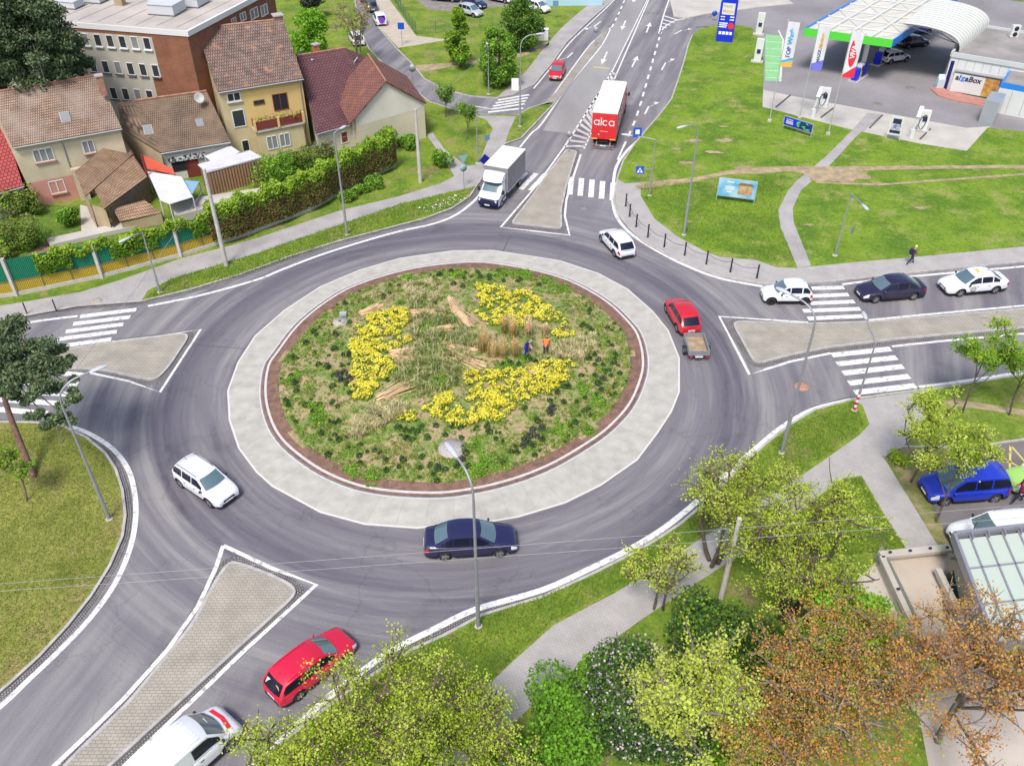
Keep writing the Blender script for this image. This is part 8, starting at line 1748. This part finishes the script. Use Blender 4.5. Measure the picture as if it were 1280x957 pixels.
pine("large dark conifer at the top left corner in front of the office block", (40, 150), [(u, v, z, r) for u, v, z, r in [(10, 20, 15, 2.4), (45, 25, 14.5, 2.4), (75, 45, 13, 2.2), (20, 55, 12.5, 2.6), (55, 65, 11.5, 2.5), (90, 68, 11, 2.0), (5, 80, 10.5, 2.4), (40, 92, 10, 2.4), (72, 88, 10, 2.0), (98, 80, 9.5, 1.5), (-10, 40, 14, 2.5), (20, -5, 16, 2.2), (-5, -5, 17, 2.2), (5, 102, 8.5, 2.0), (85, 58, 12, 1.8), (30, 5, 16, 2.2)]], 62, n_each=900, size=.3, trunk=[(32, 100, 6), (25, 40, 12), (20, 5, 15)], tr=.35)
x, y = at(15, 590, 2.5); tree("young_tree", "fresh green twiggy tree at the left edge below the pine", x, y, 4.2, 1.0, .8, [FRE, SPR3], 900, 63, .12, .06, 6, .16)
# rough grass blades on the near verges
def blades_field(label, px, n, h, mats, seed):
    rg = np.random.default_rng(seed); W = PL(px, 0); X = [p[0] for p in W]; Y = [p[1] for p in W]; q = np.zeros((0, 2))
    while len(q) < n: r_ = np.stack([rg.uniform(min(X), max(X), n), rg.uniform(min(Y), max(Y), n)], 1); q = np.concatenate([q, r_[inside_np(r_[:, 0], r_[:, 1], W)]])
    q = q[:n]; C = np.concatenate([q, np.full((n, 1), KZ)], 1); V, F = blades(C, h, .9, .035, rng=rg); return tag(np_mesh("grass", V, F, mats, None, np.tile(rg.integers(0, len(mats), n), 2)), label, "grass", kind="stuff")
GB1 = leafmat("grass_blade", (.13, .25, .025), .2); GB2 = leafmat("grass_blade_light", (.25, .33, .05), .2)
blades_field("grass blades on the verge along the south eastern kerb", [(300, 1000), (395, 905), (480, 842), (602, 774), (737, 724), (823, 678), (880, 636), (930, 584), (986, 537), (1065, 503), (1080, 530), (1072, 541), (1025, 575), (985, 602), (938, 632), (878, 668), (767, 738), (690, 778), (587, 876), (530, 960), (450, 1060)], 26000, .13, [GB1, GB2], 71)
blades_field("grass blades on the north western verge strip", [(178, 377), (240, 362), (320, 340), (420, 303), (480, 287), (565, 261), (596, 235), (551, 244), (500, 256), (433, 279), (363, 303), (320, 318), (213, 350)], 9000, .16, [GB1, GB2], 72)
blades_field("grass blades on the western lawn", [(-20, 540), (75, 535), (130, 568), (152, 610), (150, 670), (110, 745), (50, 818), (-20, 880)], 14000, .1, [G_DRY_B := leafmat("dry_blade", (.28, .28, .07), .2), GB1], 73)
blades_field("grass blades on the meadow beside the bollard pavement", [(805, 228), (805, 247), (822, 272), (850, 293), (885, 312), (945, 323), (995, 332), (975, 285), (972, 262), (985, 220), (870, 230)], 12000, .14, [GB1, GB2], 74)
blades_field("grass blades on the triangular lawn by the forked path", [(1076, 600), (1130, 686), (1098, 692), (1000, 700), (1000, 645), (1050, 602)], 7000, .13, [GB1, GB2], 75)

# ---------------------------------------------------------------- people
SKIN = mat("skin", (.50, .29, .21), .6); 
def person(label, loc, rz, J, cols, extra=None):
    """J: joints in metres (x forward, y left, z up)"""
    E = [('pel', 'che'), ('che', 'nek'), ('nek', 'hed'), ('pel', 'hpL'), ('hpL', 'knL'), ('knL', 'anL'), ('anL', 'toL'), ('pel', 'hpR'), ('hpR', 'knR'), ('knR', 'anR'), ('anR', 'toR'), ('che', 'shL'), ('shL', 'elL'), ('elL', 'wrL'), ('wrL', 'haL'), ('che', 'shR'), ('shR', 'elR'), ('elR', 'wrR'), ('wrR', 'haR')]
    rad = dict(pel=.15, che=.165, nek=.06, hed=.105, hpL=.105, hpR=.105, knL=.068, knR=.068, anL=.045, anR=.045, toL=.035, toR=.035, shL=.07, shR=.07, elL=.048, elR=.048, wrL=.032, wrR=.032, haL=.035, haR=.035)
    t = thing("person", label, "person", loc, rz); names = list(rad); me = bpy.data.meshes.new("body"); me.from_pydata([J[k] for k in names], [(names.index(a), names.index(b_)) for a, b_ in E], []); o = bpy.data.objects.new("body", me); S.collection.objects.link(o)
    sk = o.modifiers.new("s", 'SKIN'); 
    for i, k in enumerate(names): me.skin_vertices[0].data[i].radius = (rad[k], rad[k]*(.78 if k in ('pel', 'che') else 1))
    me.skin_vertices[0].data[0].use_root = True; o.modifiers.new("d", 'SUBSURF').levels = 2; bpy.context.view_layer.update()
    m2 = bpy.data.meshes.new_from_object(o.evaluated_get(bpy.context.evaluated_depsgraph_get())); bpy.data.objects.remove(o); m2.name = "body"; m2.materials.clear()
    for m in cols[:4]: m2.materials.append(m)
    mid = lambda a, b_, s=.5: lrp(J[a], J[b_], s)
    zones = [(J['hed'], 2), (J['haL'], 2), (J['haR'], 2), (J['toL'], 3), (J['toR'], 3), (J['anL'], 1), (J['anR'], 1), (J['knL'], 1), (J['knR'], 1), (mid('hpL', 'knL', .4), 1), (mid('hpR', 'knR', .4), 1), (mid('knL', 'anL'), 1), (mid('knR', 'anR'), 1), (J['hpL'], 1), (J['hpR'], 1), (J['pel'], 0), (J['che'], 0), (mid('pel', 'che'), 0), (J['shL'], 0), (J['shR'], 0), (J['elL'], 0), (J['elR'], 0), (mid('elL', 'wrL'), 0), (mid('elR', 'wrR'), 0), (J['wrL'], 0), (J['wrR'], 0), (mid('shL', 'elL'), 0), (mid('shR', 'elR'), 0), (J['nek'], 2)]
    for p in m2.polygons: c = p.center; p.material_index = min(zones, key=lambda z_: (c[0]-z_[0][0])**2+(c[1]-z_[0][1])**2+(c[2]-z_[0][2])**2)[1]; p.use_smooth = True
    o = bpy.data.objects.new("body", m2); S.collection.objects.link(o); o.parent = t
    h = J['hed']; b = MB(); b.lathe([(0, .14), (.07, .12), (.115, .05), (.12, 0), (.105, -.03)], (h[0]-.015, h[1], h[2]+.01), 12); b.build("hair" if len(cols) < 6 else "cap", cols[4], t)
    f = MB(); f.lathe([(0, .02), (.018, 0), (0, -.02)], (h[0]+.105, h[1], h[2]-.01), 6); f.build("nose", cols[2], t)
    for s in (-1, 1): f = MB(); f.lathe([(0, .012), (.012, 0), (0, -.012)], (h[0]+.095, h[1]+.035*s, h[2]+.02), 6); f.build("eye", INK, t); f = MB(); f.lathe([(0, .03), (.014, 0), (0, -.03)], (h[0], h[1]+.108*s, h[2]), 6); f.build("ear", cols[2], t)
    for s, k in (('L', 1), ('R', -1)):
        w_, hd = J['wr'+s], J['ha'+s]; d = nrm(sub(hd, w_)); f = MB()
        for i in range(4): p = add(hd, (0, (i-1.5)*.02, 0)); f.tube([p, add(p, mul(d, .05)), add(add(p, mul(d, .075)), (0, 0, -.015))], [.01, .009, .006], 5)
        f.tube([add(w_, mul(d, .03)), add(add(w_, mul(d, .06)), (.03, -.02*k, 0))], [.011, .008], 5); f.build("fingers", cols[2], t)
    return t
def cloth(n, c): return mat(n, c, .85, var=.08, scale=4)
stand = dict(pel=(0, 0, .95), che=(.02, 0, 1.3), nek=(.03, 0, 1.5), hed=(.05, 0, 1.66), hpL=(0, .1, .9), knL=(.03, .11, .5), anL=(0, .12, .09), toL=(.16, .13, .04), hpR=(0, -.1, .9), knR=(.03, -.11, .5), anR=(-.02, -.12, .09), toR=(.14, -.13, .04), shL=(0, .2, 1.42), elL=(0, .25, 1.13), wrL=(.12, .24, .9), haL=(.16, .23, .84), shR=(0, -.2, 1.42), elR=(0, -.25, 1.13), wrR=(.12, -.24, .9), haR=(.16, -.23, .84))
walk = dict(stand, hed=(.12, 0, 1.64), nek=(.07, 0, 1.48), che=(.05, 0, 1.28), knL=(.22, .1, .52), anL=(.3, .11, .12), toL=(.45, .11, .08), knR=(-.08, -.1, .5), anR=(-.36, -.11, .14), toR=(-.24, -.11, .04), elL=(-.1, .25, 1.15), wrL=(.06, .26, .95), haL=(.12, .26, .9), elR=(.1, -.25, 1.12), wrR=(.28, -.22, 1.12), haR=(.34, -.2, 1.14))
p0 = P(1137, 330, KZ); t = person("person in dark clothes and yellow-green cap with a dark backpack walking along the eastern pavement", p0, .12, walk, [cloth("plum_jacket", (.10, .04, .08)), cloth("dark_trousers", (.02, .02, .07)), SKIN, BLACKP, mat("lime_cap", (.62, .72, .2), .7), 1])
b = MB(); b.lathe([(0, -.26), (.12, -.24), (.17, -.1), (.16, .12), (.1, .22), (0, .24)], (-.2, 0, 1.25), 12); bp_ = b.build("backpack", cloth("navy_bag", (.01, .015, .08))); bp_.location = p0; bp_.rotation_euler = (0, 0, .12); tag(bp_, "dark navy backpack on the walking person's back", "backpack")
b = MB(); b.slab([(.08+h_*.0, -.09, 0), (.24, -.05, 0), (.24, .05, 0), (.08, .09, 0)], 1.70, 1.72) if False else None
bend = dict(stand, che=(.2, 0, 1.2), nek=(.34, 0, 1.34), hed=(.44, 0, 1.42), shL=(.24, .19, 1.3), shR=(.24, -.19, 1.3), elL=(.38, .22, 1.05), wrL=(.5, .14, .85), haL=(.54, .12, .78), elR=(.38, -.22, 1.05), wrR=(.5, -.14, .85), haR=(.54, -.12, .78), pel=(-.03, 0, .93))
c = PI(657.5, 444); person("gardener in blue overalls and pale grey cap bending slightly over the flower bed", (c[0], c[1], c[2]-.03), radians(-35), bend, [cloth("navy_work_jacket", (.02, .015, .10)), cloth("bright_blue_trousers", (.02, .03, .40)), SKIN, BLACKP, mat("mauve_cap", (.30, .25, .38), .8), 1])
deep = dict(stand, pel=(-.12, 0, .9), che=(.2, 0, 1.08), nek=(.4, 0, 1.08), hed=(.52, 0, 1.03), shL=(.27, .19, 1.14), shR=(.27, -.19, 1.14), elL=(.42, .22, .85), wrL=(.5, .16, .6), haL=(.52, .14, .53), elR=(.42, -.22, .85), wrR=(.5, -.16, .6), haR=(.52, -.14, .53), hpL=(-.1, .1, .86), hpR=(-.1, -.1, .86))
c = PI(682, 443); t = person("gardener in orange vest and dark trousers bending away from the viewer", (c[0], c[1], c[2]-.03), radians(80), deep, [cloth("orange_vest", (.85, .18, .03)), cloth("slate_trousers", (.05, .055, .11)), SKIN, BLACKP, mat("dark_hair", (.06, .03, .03), .8)])
p0 = P(1270, 628, KZ); t = person("person in magenta jacket walking beside the green and white car", p0, radians(182), walk, [cloth("magenta_jacket", (.42, .03, .12)), cloth("dark_trousers", (.02, .02, .07)), SKIN, BLACKP, mat("brown_hair", (.12, .06, .04), .8)]); t.scale = (1.1,)*3
